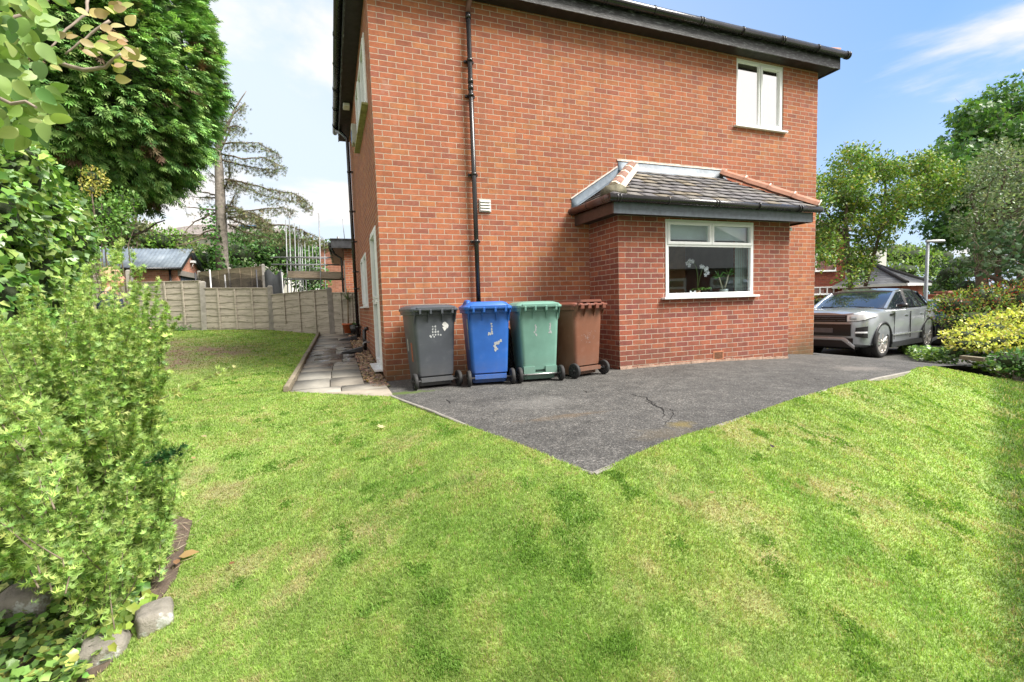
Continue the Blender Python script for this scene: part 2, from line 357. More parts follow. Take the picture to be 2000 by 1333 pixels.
def T(X, Y):
    X = np.asarray(X, float); Y = np.asarray(Y, float); s = (X-_FA[0])*_fn[0]+(Y-_FA[1])*_fn[1]
    # shallow valley and a low bank beyond it on the right
    u = (X-_FA[0])*_fd[0]+(Y-_FA[1])*_fd[1]; k = sstep(-1.2, .6, u)*(1-sstep(4.6, 5.6, u))
    return T0(X, Y)+k*(-.05*np.exp(-(s/.22)**2)+.26*sstep(.04, .8, s))
def gi(px, py, zf=T):
    "where the line of sight through a photo pixel meets the ground"
    z = -.1
    for k in range(40):
        p = atz(px, py, z); z = .6*z+.4*float(zf(p[0], p[1]))
    return np.array([p[0], p[1], z])
dzz = lambda X, Y: dz(X)

KR = [gi(*q, zf=dzz) for q in ((1160,928),(1230,900),(1300,871),(1360,849),(1420,829),(1500,801),(1560,780),(1630,760),(1700,744),(1765,730),(1827,718))]
KL = [gi(*q, zf=dzz) for q in ((765,775),(850,807),(900,828),(1000,873),(1090,908),(1160,928))]
PATF = (-1.21, -.30)
kr = [(float(p[0]), float(p[1])) for p in KR]; kl = [(float(p[0]), float(p[1])) for p in KL]
pr_ = kl[0]
DRIVE = kl[:-1]+kr+[(9.6,-1.75),(12,-1.6),(20,-1.8),(26,-1.5),(26,6.5),(8.6,6.5),(8.6,.0),(0,.0),(0,-.02)]
# lawn: from the drive and patio edges outwards
LAWN = kl[:-1]+kr+[(9.3,-2.35),(10.8,-3.2),(14,-5),(12,-12),(-4,-12),(-2.6,-5.4),(-1.95,-4.6),(-1.62,-4.25),(-1.50,-3.75),(-1.55,-3.2),(-1.82,-2.9),(-2.1,-2.3),(-2.35,-1.4),(-2.7,-.3),(-3.4,.9),(-4.6,2.6),(-6,4.5),(-7,8.7),(-3.85,7.95),(-2.16,7.2),(-.70,6.35),(-.97,6.3),(PATF[0]-.03, PATF[1])]
def inpoly(poly, x, y):
    c = np.zeros(x.shape, bool); n = len(poly)
    for i in range(n):
        x1, y1 = poly[i]; x2, y2 = poly[(i+1) % n]
        if y1 == y2: continue
        k = ((y1 > y) != (y2 > y)) & (x < (x2-x1)*(y-y1)/(y2-y1)+x1); c ^= k
    return c
def sheet(name, poly, step, zf, m, colf=None, thick=0, uvs=False):
    P_ = [Vector(p) for p in poly]; pts = []
    for i in range(len(P_)):
        a = P_[i]; b = P_[(i+1) % len(P_)]; n = max(1, int((b-a).length/step))
        for k in range(n): pts.append(a.lerp(b, k/n))
    nb = len(pts); xs = np.array([p.x for p in pts]); ys = np.array([p.y for p in pts])
    gx, gy = np.meshgrid(np.arange(xs.min(), xs.max(), step), np.arange(ys.min(), ys.max(), step)); gx = gx.ravel()+rng.normal(0, step*.08, gx.size); gy = gy.ravel()+rng.normal(0, step*.08, gy.size)
    k = inpoly(poly, gx, gy); gx = gx[k]; gy = gy[k]
    # keep clear of the boundary
    bx, by_ = xs, ys; keep = np.ones(len(gx), bool)
    for i in range(0, len(gx), 4000):
        dd = (gx[i:i+4000, None]-bx[None])**2+(gy[i:i+4000, None]-by_[None])**2; keep[i:i+4000] = dd.min(1) > (step*.45)**2
    allp = pts+[Vector((a, b)) for a, b in zip(gx[keep], gy[keep])]
    v2, e2, f2, *_ = delaunay_2d_cdt(allp, [], [list(range(nb))], 1, 1e-5)
    V = np.array([(v.x, v.y) for v in v2]); z = zf(V[:, 0], V[:, 1])
    F = np.array([f for f in f2 if len(f) == 3], int)
    a = V[F[:, 1]]-V[F[:, 0]]; b = V[F[:, 2]]-V[F[:, 0]]; fl = (a[:, 0]*b[:, 1]-a[:, 1]*b[:, 0]) < 0; F[fl] = F[fl][:, ::-1]
    o = mesh_np(name, np.column_stack([V, z]), F, m, col=colf(V[:, 0], V[:, 1]) if colf else None, smooth=True)
    return o

# patches of the lawn, located by where they are seen
def spot(px, py, r, rx=1.): g = gi(px, py); return (g[0], g[1], r, rx)
DRY = [spot(1430,1010,.30),(*spot(1505,1080,.16)[:3],1),spot(1330,960,.22),spot(1660,965,.45),spot(1700,985,.2),spot(720,1030,.42),spot(480,1110,.22),spot(1390,1200,.16),spot(1440,1265,.12),spot(1240,1160,.14),spot(1310,1300,.14),spot(620,1080,.2),
       spot(450,960,.3),spot(790,860,.35),spot(1450,850,.45),spot(1300,930,.25),spot(1600,850,.5),spot(1700,780,.55),spot(330,1180,.18),spot(560,1170,.2),spot(370,930,.3),spot(900,940,.2),spot(1260,1110,.1),spot(1800,1000,.3),spot(1500,1180,.2)]
BROWN = [spot(330,690,1.1),spot(400,683,.9),spot(290,672,.9),spot(350,708,.7),spot(440,690,.6)]
LUSH = [spot(900,1010,.45),spot(1000,1080,.4),spot(1080,1200,.35),spot(780,940,.4),spot(1340,1000,.12),spot(1660,1080,.35),spot(1550,950,.25),spot(1150,1260,.3),spot(1850,1200,.35),spot(1330,985,.14),spot(1880,870,.4),spot(740,800,.4)]
def gsum(L, x, y, nz=1):
    s = np.zeros(x.shape)
    for a, b, r, k in L: s = np.maximum(s, np.exp(-((x-a)**2+(y-b)**2)/(r*r)))
    return s
def lawn_maps(x, y):
    n1 = fbm(x*1.7+3, y*1.7, 4); n2 = fbm(x*6+9, y*6+4, 4); n3 = fbm(x*19, y*19, 3)
    ratio = np.clip(gsum(DRY, x, y)*1.0, 0, 1)
    n4 = fbm(x*43+3, y*43, 2); dry = .75*sstep(.58, .84, ratio*.26+n2*.26+n3*.30+n4*.24+(n1-.5)*.22+.06)
    dry = np.maximum(dry, .55*sstep(.54, .72, n1*.22+n3*.34+n2*.22+n4*.25))
    br = np.clip(gsum(BROWN, x, y), 0, 1)*sstep(.30, .58, n2*.6+n3*.5+.02)
    lush = sstep(.45, .95, gsum(LUSH, x, y)*.45+n1*.5+n2*.15-.05)
    return dry, br, lush, n1, n2, n3
def lawn_col(x, y, ground=True):
    dry, br, lush, n1, n2, n3 = lawn_maps(x, y)
    g = np.array([.235, .345, .082]); lg = np.array([.125, .255, .036]); st = np.array([.40, .35, .19]); bn = np.array([.17, .115, .075]); soil = np.array([.27, .21, .13])
    stripe = .5+.5*np.sin((x*.86-y*.5+.35*np.sin(y*.5))*5.6)
    c = g[None]*(.62+.36*n1+.42*sstep(.3, .7, n2*.5+n3*.5))[:, None]*(1+.20*(stripe-.5)*sstep(-2, 1.5, y))[:, None]
    c = c*(1-lush[:, None])+lg[None]*lush[:, None]
    yel = sstep(.45, .7, n2)[:, None]*.45
    c = c*(1-yel)+np.array([.22, .27, .06])[None]*yel
    s_ = (x-_FA[0])*_fn[0]+(y-_FA[1])*_fn[1]; bk = (sstep(-.12, .06, s_)*.75)[:, None]; c = c*(1-bk)+np.array([.075, .15, .03])[None]*bk
    c = c*(1-dry[:, None]*.9)+(soil if ground else st)[None]*(dry[:, None]*.9)
    c = c*(1-br[:, None])+bn[None]*br[:, None]
    if ground: c = c*(.78+.28*n3[:, None])
    return c
LAWNM = vcol_mat('lawn_turf', .95, .6, 90)

gx = np.unique(np.concatenate([np.arange(-16, 30, 1.), np.linspace(-900, -16, 24), np.linspace(30, 900, 24)])); gy = np.unique(np.concatenate([np.arange(-16, 26, 1.), np.linspace(-700, -16, 20), np.linspace(26, 1200, 24)]))
GX, GY = np.meshgrid(gx, gy); GZ = T(GX, GY)-.12; far = sstep(60, 200, np.hypot(GX, GY)); GZ = GZ*(1-far)-3*far
GZ = np.where((GX > -1.2) & (GX < 27) & (GY > -12) & (GY < 8), GZ-.34, GZ)
nx = len(gx); idx = np.arange(GX.size).reshape(GX.shape)
F = np.stack([idx[:-1, :-1], idx[:-1, 1:], idx[1:, 1:], idx[1:, :-1]], -1).reshape(-1, 4)
tag(mesh_np('ground', np.stack([GX, GY, GZ], -1).reshape(-1, 3), F, GROSS, smooth=True), kind='structure')
lawn = tag(sheet('lawn', LAWN, .09, T, LAWNM, lambda x, y: lawn_col(x, y)), kind='structure')

def asphalt():
    t = NT('worn_asphalt'); o = t.obj()
    ag = t.n('ShaderNodeTexVoronoi', {'Vector': o, 'Scale': 95}).outputs['Color']
    a1 = t.n('ShaderNodeSeparateColor', {0: ag}).outputs[0]
    c = t.ramp(a1, [(0, (.042, .042, .041)), (.5, (.072, .071, .068)), (.82, (.105, .104, .10)), (.95, (.14, .137, .13)), (1, (.21, .20, .19))])
    c = t.mix(.75, c, t.ramp(t.noise(.9, 6, o, .6), [(.3, (.62, .62, .63)), (.5, (1, 1, 1)), (.7, (1.25, 1.24, 1.22))]), 'MULTIPLY')
    c = t.mix(.7, c, t.ramp(t.noise(5, 8, o, .7), [(.35, (.55, .55, .55)), (.65, (1.35, 1.33, 1.3))]), 'MULTIPLY')
    for (px, py, sx, sy, col_, k) in ((1045,790,.55,.30,(.20,.195,.185),.35),(1330,832,.13,.10,(.16,.12,.02),.6),(1300,850,.3,.17,(.11,.09,.055),.4),(790,770,.35,.12,(.07,.11,.02),.9),(1110,815,.45,.08,(.12,.085,.05),.55),(1680,722,.5,.3,(.22,.20,.18),.5)):
        g = gi(px, py, dzz); d = t.n('ShaderNodeVectorMath', {0: t.n('ShaderNodeVectorMath', {0: o, 1: tuple(g)}, operation='SUBTRACT').outputs[0], 1: (1/sx, 1/sy, 0)}, operation='MULTIPLY').outputs[0]
        L = t.n('ShaderNodeVectorMath', {0: d}, operation='LENGTH').outputs['Value']
        f = t.math('MULTIPLY', t.mr(t.math('ADD', L, t.mr(t.noise(9, 6, o, .7), .3, .7, -.6, .6)), 1.1, .3), k); c = t.mix(f, c, col_)
    t.pr(color=c, rough=.85, spec=.4, normal=t.bump(t.math('ADD', t.n('ShaderNodeTexVoronoi', {'Vector': o, 'Scale': 95}).outputs['Distance'], t.noise(14, 6, o)), .5, .008)); return t.m
ASPH = asphalt()
drive = tag(sheet('driveway', DRIVE, .35, lambda x, y: dz(x)+.012, ASPH), kind='structure')
# cracks in the tarmac
CRK = P('crack_shadow_dirt', (.008, .008, .008), 1, .2)
def crack(pts, w0):
    m = MB(); P0 = [gi(*p, zf=dzz) for p in pts]; L = []
    for i in range(len(P0)-1):
        for k in range(6):
            q = P0[i]*(1-k/6)+P0[i+1]*k/6; L.append(q+np.array([rng.normal(0, .012), rng.normal(0, .012), 0]))
    L.append(P0[-1]); rr = []
    for i, q in enumerate(L):
        d = L[min(i+1, len(L)-1)]-L[max(i-1, 0)]; d = d/np.linalg.norm(d); nrm = np.array([-d[1], d[0], 0]); w = w0*(.3+rng.random())*(math.sin(PI*min(1, (i+.5)/len(L)))**.5)
        z = float(dz(q[0]))+.0155; rr.append([(*(q+nrm*w)[:2], z), (*(q-nrm*w)[:2], z)])
    m.loft(rr, cap=False, smooth=False, closed=False); m.build('crack', CRK, drive)
crack([(1207,768),(1262,780),(1280,796),(1315,808),(1300,832)], .006); crack([(1300,800),(1322,806)], .006); crack([(1297,820),(1290,800),(1262,784)], .006); crack([(873,780),(880,792)], .006); crack([(1590,742),(1602,744)], .012); crack([(1140,765),(1148,770)],.006)
# kerb edging
def edging(name, pts, w, h, m, zf, lift=.0, off=0, wob=0):
    mb = MB(); rings = []; n = len(pts)
    for i, p in enumerate(pts):
        p = np.array(p[:2]); d = np.array(pts[min(i+1, n-1)][:2])-np.array(pts[max(i-1, 0)][:2]); d = d/np.linalg.norm(d); nr = np.array([-d[1], d[0]])
        z = float(zf(p[0], p[1]))+lift; a = p+nr*(off-w/2); b = p+nr*(off+w/2); ww = rng.normal(0, wob)
        rings.append([(a[0], a[1], z-.15), (a[0], a[1], z+h-.006+ww), (a[0]+nr[0]*.008, a[1]+nr[1]*.008, z+h+ww), (b[0]-nr[0]*.008, b[1]-nr[1]*.008, z+h+ww), (b[0], b[1], z+h-.006+ww), (b[0], b[1], z-.15)])
    mb.loft(rings, smooth=False); return mb.build(name, m)
def dens(pts, k=5):
    L = []
    for a, b in zip(pts[:-1], pts[1:]):
        for i in range(k): L.append((a[0]+(b[0]-a[0])*i/k, a[1]+(b[1]-a[1])*i/k))
    return L+[tuple(pts[-1][:2])]
tag(edging('kerb', dens(kr), .038, .016, CONC, dzz, off=-.0, wob=.0015), kind='structure')
tag(edging('kerb', dens(kl), .032, .014, CONC, dzz, off=-.0, wob=.0015), kind='structure')

# patio of riven flags
zp = lambda X, Y: np.maximum(.012, .0605*(np.asarray(Y, float)+.3))+0*np.asarray(X)
FLAG = None
def flagmat():
    t = NT('riven_flagstone'); c = t.n('ShaderNodeVertexColor', layer_name='col').outputs[0]; o = t.obj()
    c = t.mix(.7, c, t.ramp(t.noise(4, 8, o, .65), [(.3, (.62, .62, .62)), (.7, (1.3, 1.28, 1.22))]), 'MULTIPLY')
    wet = t.n('ShaderNodeVectorMath', {0: t.n('ShaderNodeVectorMath', {0: t.n('ShaderNodeVectorMath', {0: o, 1: (-.62, 2.6, .18)}, operation='SUBTRACT').outputs[0], 1: (1.7, .75, 0)}, operation='MULTIPLY').outputs[0]}, operation='LENGTH').outputs['Value']
    w = t.mr(t.math('ADD', wet, t.mr(t.noise(5, 5, o), .3, .7, -.8, .8)), .95, .6)
    c = t.mix(t.math('MULTIPLY', w, .5), c, (.10, .10, .11))
    rr = t.mr(w, 0, 1, .8, .07)
    t.pr(color=c, rough=rr, normal=t.bump(t.noise(7, 8, o, .6), .35, .02)); return t.m
V = []; Fq = []; Cc = []
y = -1.25; 
def pat_x(yv): return (-1.19+(yv+.3)*.035, -.30 if yv > -.35 else -.05)
rows = []
while y < 6.3: h = float(rng.choice([.38, .45, .58, .6])); rows.append((y, min(y+h, 6.35))); y += h
for (y0, y1) in rows:
    xa, xb = pat_x((y0+y1)/2); x = xa
    while x < xb-.01:
        w = float(rng.choice([.45, .6, .58])); x2 = min(x+w, xb)
        if xb-x2 < .16: x2 = xb
        g = .006; cs = [(x+g, y0+g), (x2-g, y0+g), (x2-g, y1-g), (x+g, y1-g)]
        def clipfront(p):     # front edge runs obliquely to the drive corner
            fx, fy = p; t_ = (fx-PATF[0])/(pr_[0]-PATF[0]); fl = PATF[1]+(pr_[1]-PATF[1])*max(0, min(1, t_)); return (fx, max(fy, fl))
        cs = [clipfront(p) for p in cs]
        x = x2
        if min(cs[2][1]-cs[1][1], 9) < .03 and min(cs[3][1]-cs[0][1], 9) < .03: continue
        b = len(V); tone = np.array([.30, .28, .245])*(.82+.28*rng.random())+np.array([.006, .0, -.004])*rng.normal()
        tz = rng.normal(0, .0015, 4)
        for (qx, qy), e in zip(cs, tz): V.append((qx, qy, float(zp(qx, qy))+.02+e)); Cc.append(tone)
        for (qx, qy) in cs: V.append((qx, qy, float(zp(qx, qy))-.06)); Cc.append(tone)
        Fq += [(b, b+1, b+2, b+3), (b, b+4, b+5, b+1), (b+1, b+5, b+6, b+2), (b+2, b+6, b+7, b+3), (b+3, b+7, b+4, b)]
pat = tag(mesh_np('patio', V, Fq, flagmat(), col=np.array(Cc)), kind='structure')
m = MB(); q = [(PATF[0], PATF[1]), (pr_[0]-.005, pr_[1]+.01), (-.005, -.03), (-.005, 6.3), (-.97, 6.3)]
m.add([(PATF[0], PATF[1], .008), (pr_[0]-.005, pr_[1]+.01, .008), (-.005, -.1, .008), (-1.2, -.1, .008), (-.005, 6.3, .385), (-.97, 6.3, .385)], [(0, 1, 2, 3), (3, 2, 4, 5)]); m.build('joint_bed', P('patio_joint_grit', (.09, .075, .06), 1, .4, 20), pat)
# gravel strip against the wall
ico = bmesh.new(); bmesh.ops.create_icosphere(ico, subdivisions=1, radius=1); iv = np.array([v.co[:] for v in ico.verts]); iff = np.array([[v.index for v in f.verts] for f in ico.faces]); ico.free()
def pebbles(name, XYZ, r, m, cols):
    V = []; F = []; C = []
    for i, p in enumerate(XYZ):
        s = r[i]*np.array([1, .8+rng.random()*.5, .45+rng.random()*.3]); a = rng.random()*6.28
        v = iv*(1+rng.normal(0, .12, iv.shape))*s; v = np.column_stack([v[:, 0]*math.cos(a)-v[:, 1]*math.sin(a), v[:, 0]*math.sin(a)+v[:, 1]*math.cos(a), v[:, 2]])+p
        F.append(iff+len(iv)*i); V.append(v); C.append(np.repeat(cols[i][None], len(iv), 0))
    return mesh_np(name, np.concatenate(V), np.concatenate(F), m, col=np.concatenate(C))
n = 1500; yy = -.5+rng.random(n)**1.3*6.3; xx = -.02-rng.random(n)*.27; xx = np.where(yy < 0, xx*.8, xx)
zz_ = zp(xx, yy)+.012
cols = np.array([.25, .17, .11])[None]*(.4+rng.random((n, 1))*1.3)+rng.normal(0, .02, (n, 3))
tag(pebbles('gravel', np.column_stack([xx, yy, zz_]), .012+rng.random(n)*.014, vcol_mat('gravel_stone', .8, .2), cols), 'strip of brown gravel along the foot of the house side wall', 'gravel', kind='stuff')
edg = edging('timber_edging', [(-1.225+.0375*k*.5, -.34+k*.5) for k in range(14)], .06, .09, LOGT, lambda a, b: zp(a, b), off=.0, wob=.004)
tag(edg, 'pale weathered timber edging between the flagged path and the back lawn', 'edging')

# ------------------------------------------------------------------ grass blades
def grass():
    N = 900000
    x = rng.uniform(-8, 14, N); y = rng.uniform(-6.6, 9, N)
    # sample in polar coordinates round the viewpoint for even screen density
    N = int(1.5e6); a = rng.uniform(YAW-.95, YAW+.95, N); d = 1.0*np.exp(rng.random(N)*math.log(20/1.0))
    x = CX+np.sin(a)*d; y = CY+np.cos(a)*d
    k = inpoly(LAWN, x, y); x = x[k]; y = y[k]; d = d[k]
    dry, br, lush, n1, n2, n3 = lawn_maps(x, y)
    keep = rng.random(len(x)) > dry*.30+br*.85
    x, y, d, dry, br, lush, n1, n2, n3 = [q[keep] for q in (x, y, d, dry, br, lush, n1, n2, n3)]
    n = len(x); z = T(x, y)
    cl = (fbm(x*6+70, y*6+20, 3)+rng.normal(0, .06, n)) > .74
    h = (.009+.011*rng.random(n)**1.5+.005*lush+.012*(rng.random(n) < .03))*(1-.35*dry)*(.75+.5*n3)*(1+.02*d)*(1+1.2*sstep(-.1, .2, (x-_FA[0])*_fn[0]+(y-_FA[1])*_fn[1])); w = np.maximum(.0011, .00060*d)*(.7+.6*rng.random(n))*np.where(cl, 2.4, 1)
    th = rng.random(n)*2*PI; la = rng.random(n)*2*PI; wind = fbm(x*1.2, y*1.2, 2)*9
    lean = (.2+1.1*rng.random(n)**1.2+.5*dry); lx = np.cos(la)*.85+np.cos(wind)*.25; ly = np.sin(la)*.85+np.sin(wind)*.25
    c, s = np.cos(th), np.sin(th)
    b1 = np.column_stack([x-c*w, y-s*w, z-.003]); b2 = np.column_stack([x+c*w, y+s*w, z-.003])
    mid = np.column_stack([x+lx*h*lean*.35, y+ly*h*lean*.35, z+h*.62]); tip = np.column_stack([x+lx*h*lean, y+ly*h*lean, z+h*(1-.18*lean)])
    m1 = mid.copy(); m1[:, 0] -= c*w*.7; m1[:, 1] -= s*w*.7; m2 = mid.copy(); m2[:, 0] += c*w*.7; m2[:, 1] += s*w*.7
    V = np.stack([b1, b2, m2, m1, tip], 1).reshape(-1, 3)
    base = np.arange(n)[:, None]*5
    F = np.concatenate([base+np.array([[0, 1, 2]]), base+np.array([[0, 2, 3]]), base+np.array([[3, 2, 4]])], 0)
    C = lawn_col(x, y, False)*(.65+.75*rng.random((n, 1)))
    st = (rng.random(n) < .05+.50*dry+.15*sstep(.5, .7, n2))[:, None]; C = np.where(st, np.array([.36, .31, .16])[None]*(.6+.7*rng.random((n, 1))), C)
    C = np.where(cl[:, None], np.array([.15, .27, .05])[None]*(.7+.6*rng.random((n, 1))), C)*1.30
    C5 = np.repeat(C, 5, 0)
    return mesh_np('grass', V, F, leaf_mat('grass_blade', .5, .55, .25), col=C5)
tag(grass(), 'mown green lawn grass with dry straw coloured patches', 'grass', kind='stuff')
# ------------------------------------------------------------------ the house
def wall_holes(mb, U0, U1, Z0, Z1, holes, place, rev=.11, depthdir=1):
    "flat wall with rectangular openings; place(u, d, z) -> point, d metres inwards"
    us = sorted({U0, U1, *[h[0] for h in holes], *[h[1] for h in holes]}); zs = sorted({Z0, Z1, *[h[2] for h in holes], *[h[3] for h in holes]})
    for a, b in zip(us[:-1], us[1:]):
        for c, d in zip(zs[:-1], zs[1:]):
            if any(h[0] <= a+1e-6 and b <= h[1]+1e-6 and h[2] <= c+1e-6 and d <= h[3]+1e-6 for h in holes): continue
            mb.add([place(a, 0, c), place(b, 0, c), place(b, 0, d), place(a, 0, d)], [(0, 1, 2, 3)])
    for h in holes:
        a, b, c, d = h[:4]
        mb.add([place(a, 0, c), place(a, rev, c), place(a, rev, d), place(a, 0, d)], [(0, 1, 2, 3)])
        mb.add([place(b, 0, c), place(b, rev, c), place(b, rev, d), place(b, 0, d)], [(0, 3, 2, 1)])
        mb.add([place(a, 0, d), place(a, rev, d), place(b, rev, d), place(b, 0, d)], [(0, 1, 2, 3)])
        mb.add([place(a, 0, c), place(a, rev, c), place(b, rev, c), place(b, 0, c)], [(0, 3, 2, 1)])
def frameM(O, U, N):
    U = Vector(U); N = Vector(N); return Matrix(((U.x, N.x, 0, O[0]), (U.y, N.y, 0, O[1]), (U.z, N.z, 1, O[2]), (0, 0, 0, 1)))
def window(parent, O, U, N, w, h, panes, rec=.03, fw=.055, mat=UPVC, glass=GLASS, sill=True, sillm=None, label=None, name='window', sproj=.10, ext=.06):
    M = frameM(O, U, N); win = MB()
    y0, y1 = -rec-.06, -rec
    for a, b in (((0, y0, 0), (w, y1, fw)), ((0, y0, h-fw), (w, y1, h)), ((0, y0, fw), (fw, y1, h-fw)), ((w-fw, y0, fw), (w, y1, h-fw))): win.box(a, b, M)
    sashes = []; gls = []
    for (a, b, c, d, sash) in panes:
        s = .042 if sash else .0
        if sash:
            ss = MB(); sashes.append(ss); yy = y1+.014
            for p, q in (((a, y0+.01, c), (b, yy, c+s)), ((a, y0+.01, d-s), (b, yy, d)), ((a, y0+.01, c+s), (a+s, yy, d-s)), ((b-s, y0+.01, c+s), (b, yy, d-s))): ss.box(p, q, M)
        gl = MB(); gls.append(gl); gl.box((a+s, y0+.028, c+s), (b-s, y0+.034, d-s), M)
    # mullions where panes leave gaps
    xs = sorted({q for p in panes for q in (p[0], p[1])}); zs = sorted({q for p in panes for q in (p[2], p[3])})
    for i in range(len(panes)):
        for j in range(i+1, len(panes)):
            p, q = panes[i], panes[j]
            if abs(p[1]-q[0]) < .08 and min(p[3], q[3])-max(p[2], q[2]) > .05: win.box((p[1], y0, max(p[2], q[2])), (q[0], y1-.004, min(p[3], q[3])), M)
    trans = sorted({(p[3], min(q[2] for q in panes if q[2] > p[3]-1e-6)) for p in panes if any(0 <= q[2]-p[3] < .08 for q in panes)})
    for a, b in trans:
        if b-a > .001: win.box((fw, y0, a), (w-fw, y1-.002, b), M)
    wo = win.build(name, mat, parent, bevel=.004)
    if label: wo['label'] = label
    for ss in sashes: ss.build('sash', mat, wo, bevel=.004)
    for gl in gls: gl.build('pane', glass, wo)
    if sill:
        sb = MB(); sb.box((-ext, -rec-.05, -.035), (w+ext, sproj, -.003), M); sb.build('sill', sillm or mat, wo, bevel=.006)
    return wo
SOF = 5.27
H = empty('brick_house', (0, 0, 0), 0, 'large two storey orange red brick house side with black eaves and single storey extension', 'house')
GM = P('galvanised', (.3, .3, .3))
mb = MB()
WIN_U = (6.28, 7.43, 4.08, 5.245)
wall_holes(mb, 0, 8.33, -.9, SOF+.1, [WIN_U, (3.5, 6.35, .2, 2.1)], lambda u, d, z: (u, d, z), .12)
mb.build('side_wall', BRICK, H, uvo=(0, .078))
mb = MB()
DOOR = (.42, 1.34, .13, 2.20); WG = (2.55, 3.95, 1.07, 2.06); WL = (.62, 2.75, 3.95, 4.93)
wall_holes(mb, 0, 6.1, -.9, SOF+.1, [DOOR, WG, WL], lambda u, d, z: (d, u, z), .10)
mb.add([(8.33, 0, -.9), (8.33, 6.1, -.9), (8.33, 6.1, SOF+.1), (8.33, 0, SOF+.1)], [(0, 1, 2, 3)])
mb.add([(0, 6.1, -.9), (8.33, 6.1, -.9), (8.33, 6.1, SOF+.1), (0, 6.1, SOF+.1)], [(3, 2, 1, 0)])
mb.build('end_wall', BRICK, H, uvo=(-.1125, .078))
mb = MB(); OV = .23; mb.box((-OV, -OV, SOF), (8.33+OV, 6.1+OV, SOF+.02)); mb.build('soffit', BLKD, H)
mb = MB()
for a, b in (((-OV-.02, -OV-.022, SOF-.02), (8.33+OV+.02, -OV, SOF+.19)), ((-OV-.022, -OV, SOF-.02), (-OV, 6.1+OV, SOF+.19)), ((8.33+OV, -OV, SOF-.02), (8.33+OV+.022, 6.1+OV, SOF+.19))): mb.box(a, b)
def worn():
    t = NT('worn_gloss_fascia'); o = t.obj(); mp = t.n('ShaderNodeMapping', {'Vector': o, 'Scale': (3, 3, 22)}).outputs[0]
    f = t.noise(2.6, 9, mp, .72); c = t.ramp(f, [(.46, (.012, .012, .013)), (.56, (.06, .065, .07)), (.68, (.32, .34, .36))])
    t.pr(color=c, rough=.35, normal=t.bump(f, .3, .005)); return t.m
mb.build('fascia', worn(), H)
def gutter(name, pts, r, parent, m=BLK, br=None, brn=.9):
    g = MB(); g.tube(pts, r, 12); o = g.build(name, m, parent)
    b = MB(); P0, P1 = Vector(pts[0]), Vector(pts[-1]); L = (P1-P0).length; d = (P1-P0).normalized(); n = int(L/brn)
    for i in range(n+1):
        c = P0+d*min(L-.04, .12+i*brn)
        b = MB()
        for k in ([0, .05] if i % 2 == 0 else [0]): b.tube([c+d*k-d*.012, c+d*k+d*.012], r+.008, 12)
        b.build('bracket', m, o)
    return o
gz = SOF+.205
gutter('gutter', [(-OV-.12, -OV-.085, gz), (8.33+OV+.12, -OV-.085, gz+.01)], .062, H)
gutter('gutter', [(-OV-.085, -OV-.1, gz), (-OV-.085, 6.1+OV, gz-.01)], .062, H, brn=1.0)
# main roof
def tile_mat(name, c, k=.3):
    t = NT(name); uv = t.obj(); sp = t.n('ShaderNodeSeparateXYZ', {0: uv}); r = t.math('DIVIDE', sp.outputs[2], .11); row = t.math('FLOOR', r); fr = t.math('FRACT', r)
    u = t.math('ADD', t.math('DIVIDE', t.math('ADD', sp.outputs[0], sp.outputs[1]), .3), t.math('MULTIPLY', t.math('FLOORED_MODULO', row, 2), .5)); fu = t.math('FRACT', u)
    wz = t.n('ShaderNodeTexWhiteNoise', {'Vector': t.n('ShaderNodeCombineXYZ', {0: t.math('FLOOR', u), 1: row}).outputs[0]}, noise_dimensions='2D').outputs['Value']
    cc = t.ramp(wz, [(0, tuple(x*(1-k) for x in c)), (1, tuple(x*(1+k) for x in c))])
    e = t.math('MINIMUM', t.mr(fr, 0, .14), t.mr(fu, 0, .06)); cc = t.mix(e, (.02, .02, .02), cc)
    cc = t.mix(.5, cc, t.ramp(t.noise(2, 6, uv), [(.3, (.7, .7, .7)), (.7, (1.3, 1.3, 1.3))]), 'MULTIPLY')
    t.pr(color=cc, rough=.8, normal=t.bump(t.math('MULTIPLY', fr, -1), .8, .03)); return t.m
TILE = tile_mat('concrete_roof_tile', (.16, .12, .10)); TILEG = tile_mat('grey_slate_tile', (.15, .155, .165)); TILEB = tile_mat('brown_grey_tile', (.22, .19, .17))
def hip(mb, x0, x1, y0, y1, z, rise, M=None, th=.05):
    w = y1-y0; l = x1-x0; h = min(w, l)/2
    if l >= w: a, b = (x0+h, (y0+y1)/2, z+rise), (x1-h, (y0+y1)/2, z+rise)
    else: a, b = ((x0+x1)/2, y0+h, z+rise), ((x0+x1)/2, y1-h, z+rise)
    v = [(x0, y0, z), (x1, y0, z), (x1, y1, z), (x0, y1, z), a, b]
    f = [(0, 1, 5, 4), (1, 2, 5), (2, 3, 4, 5), (3, 0, 4)] if l >= w else [(0, 1, 4), (1, 2, 5, 4), (2, 3, 5), (3, 0, 4, 5)]
    mb.add(v, f+[(3, 2, 1, 0)], M); return a, b
mb = MB(); hip(mb, -OV-.06, 8.33+OV+.06, -OV-.06, 6.1+OV+.06, SOF+.24, 1.7); rf = mb.build('roof', TILE, H)
mb = MB(); hz = SOF+.27
for sx in (0, 1):
    P0 = Vector(((8.33+OV) if sx else -OV, -OV, hz)); P1 = Vector((5.1 if sx else 3.2, 2.98, hz+1.68))
    for i in range(16): 
        a = P0.lerp(P1, i/16); b = P0.lerp(P1, (i+.95)/16); mb = MB(); mb.tube([a, b], [.10, .085], 8); mb.build('hip_tile', TERR, rf)
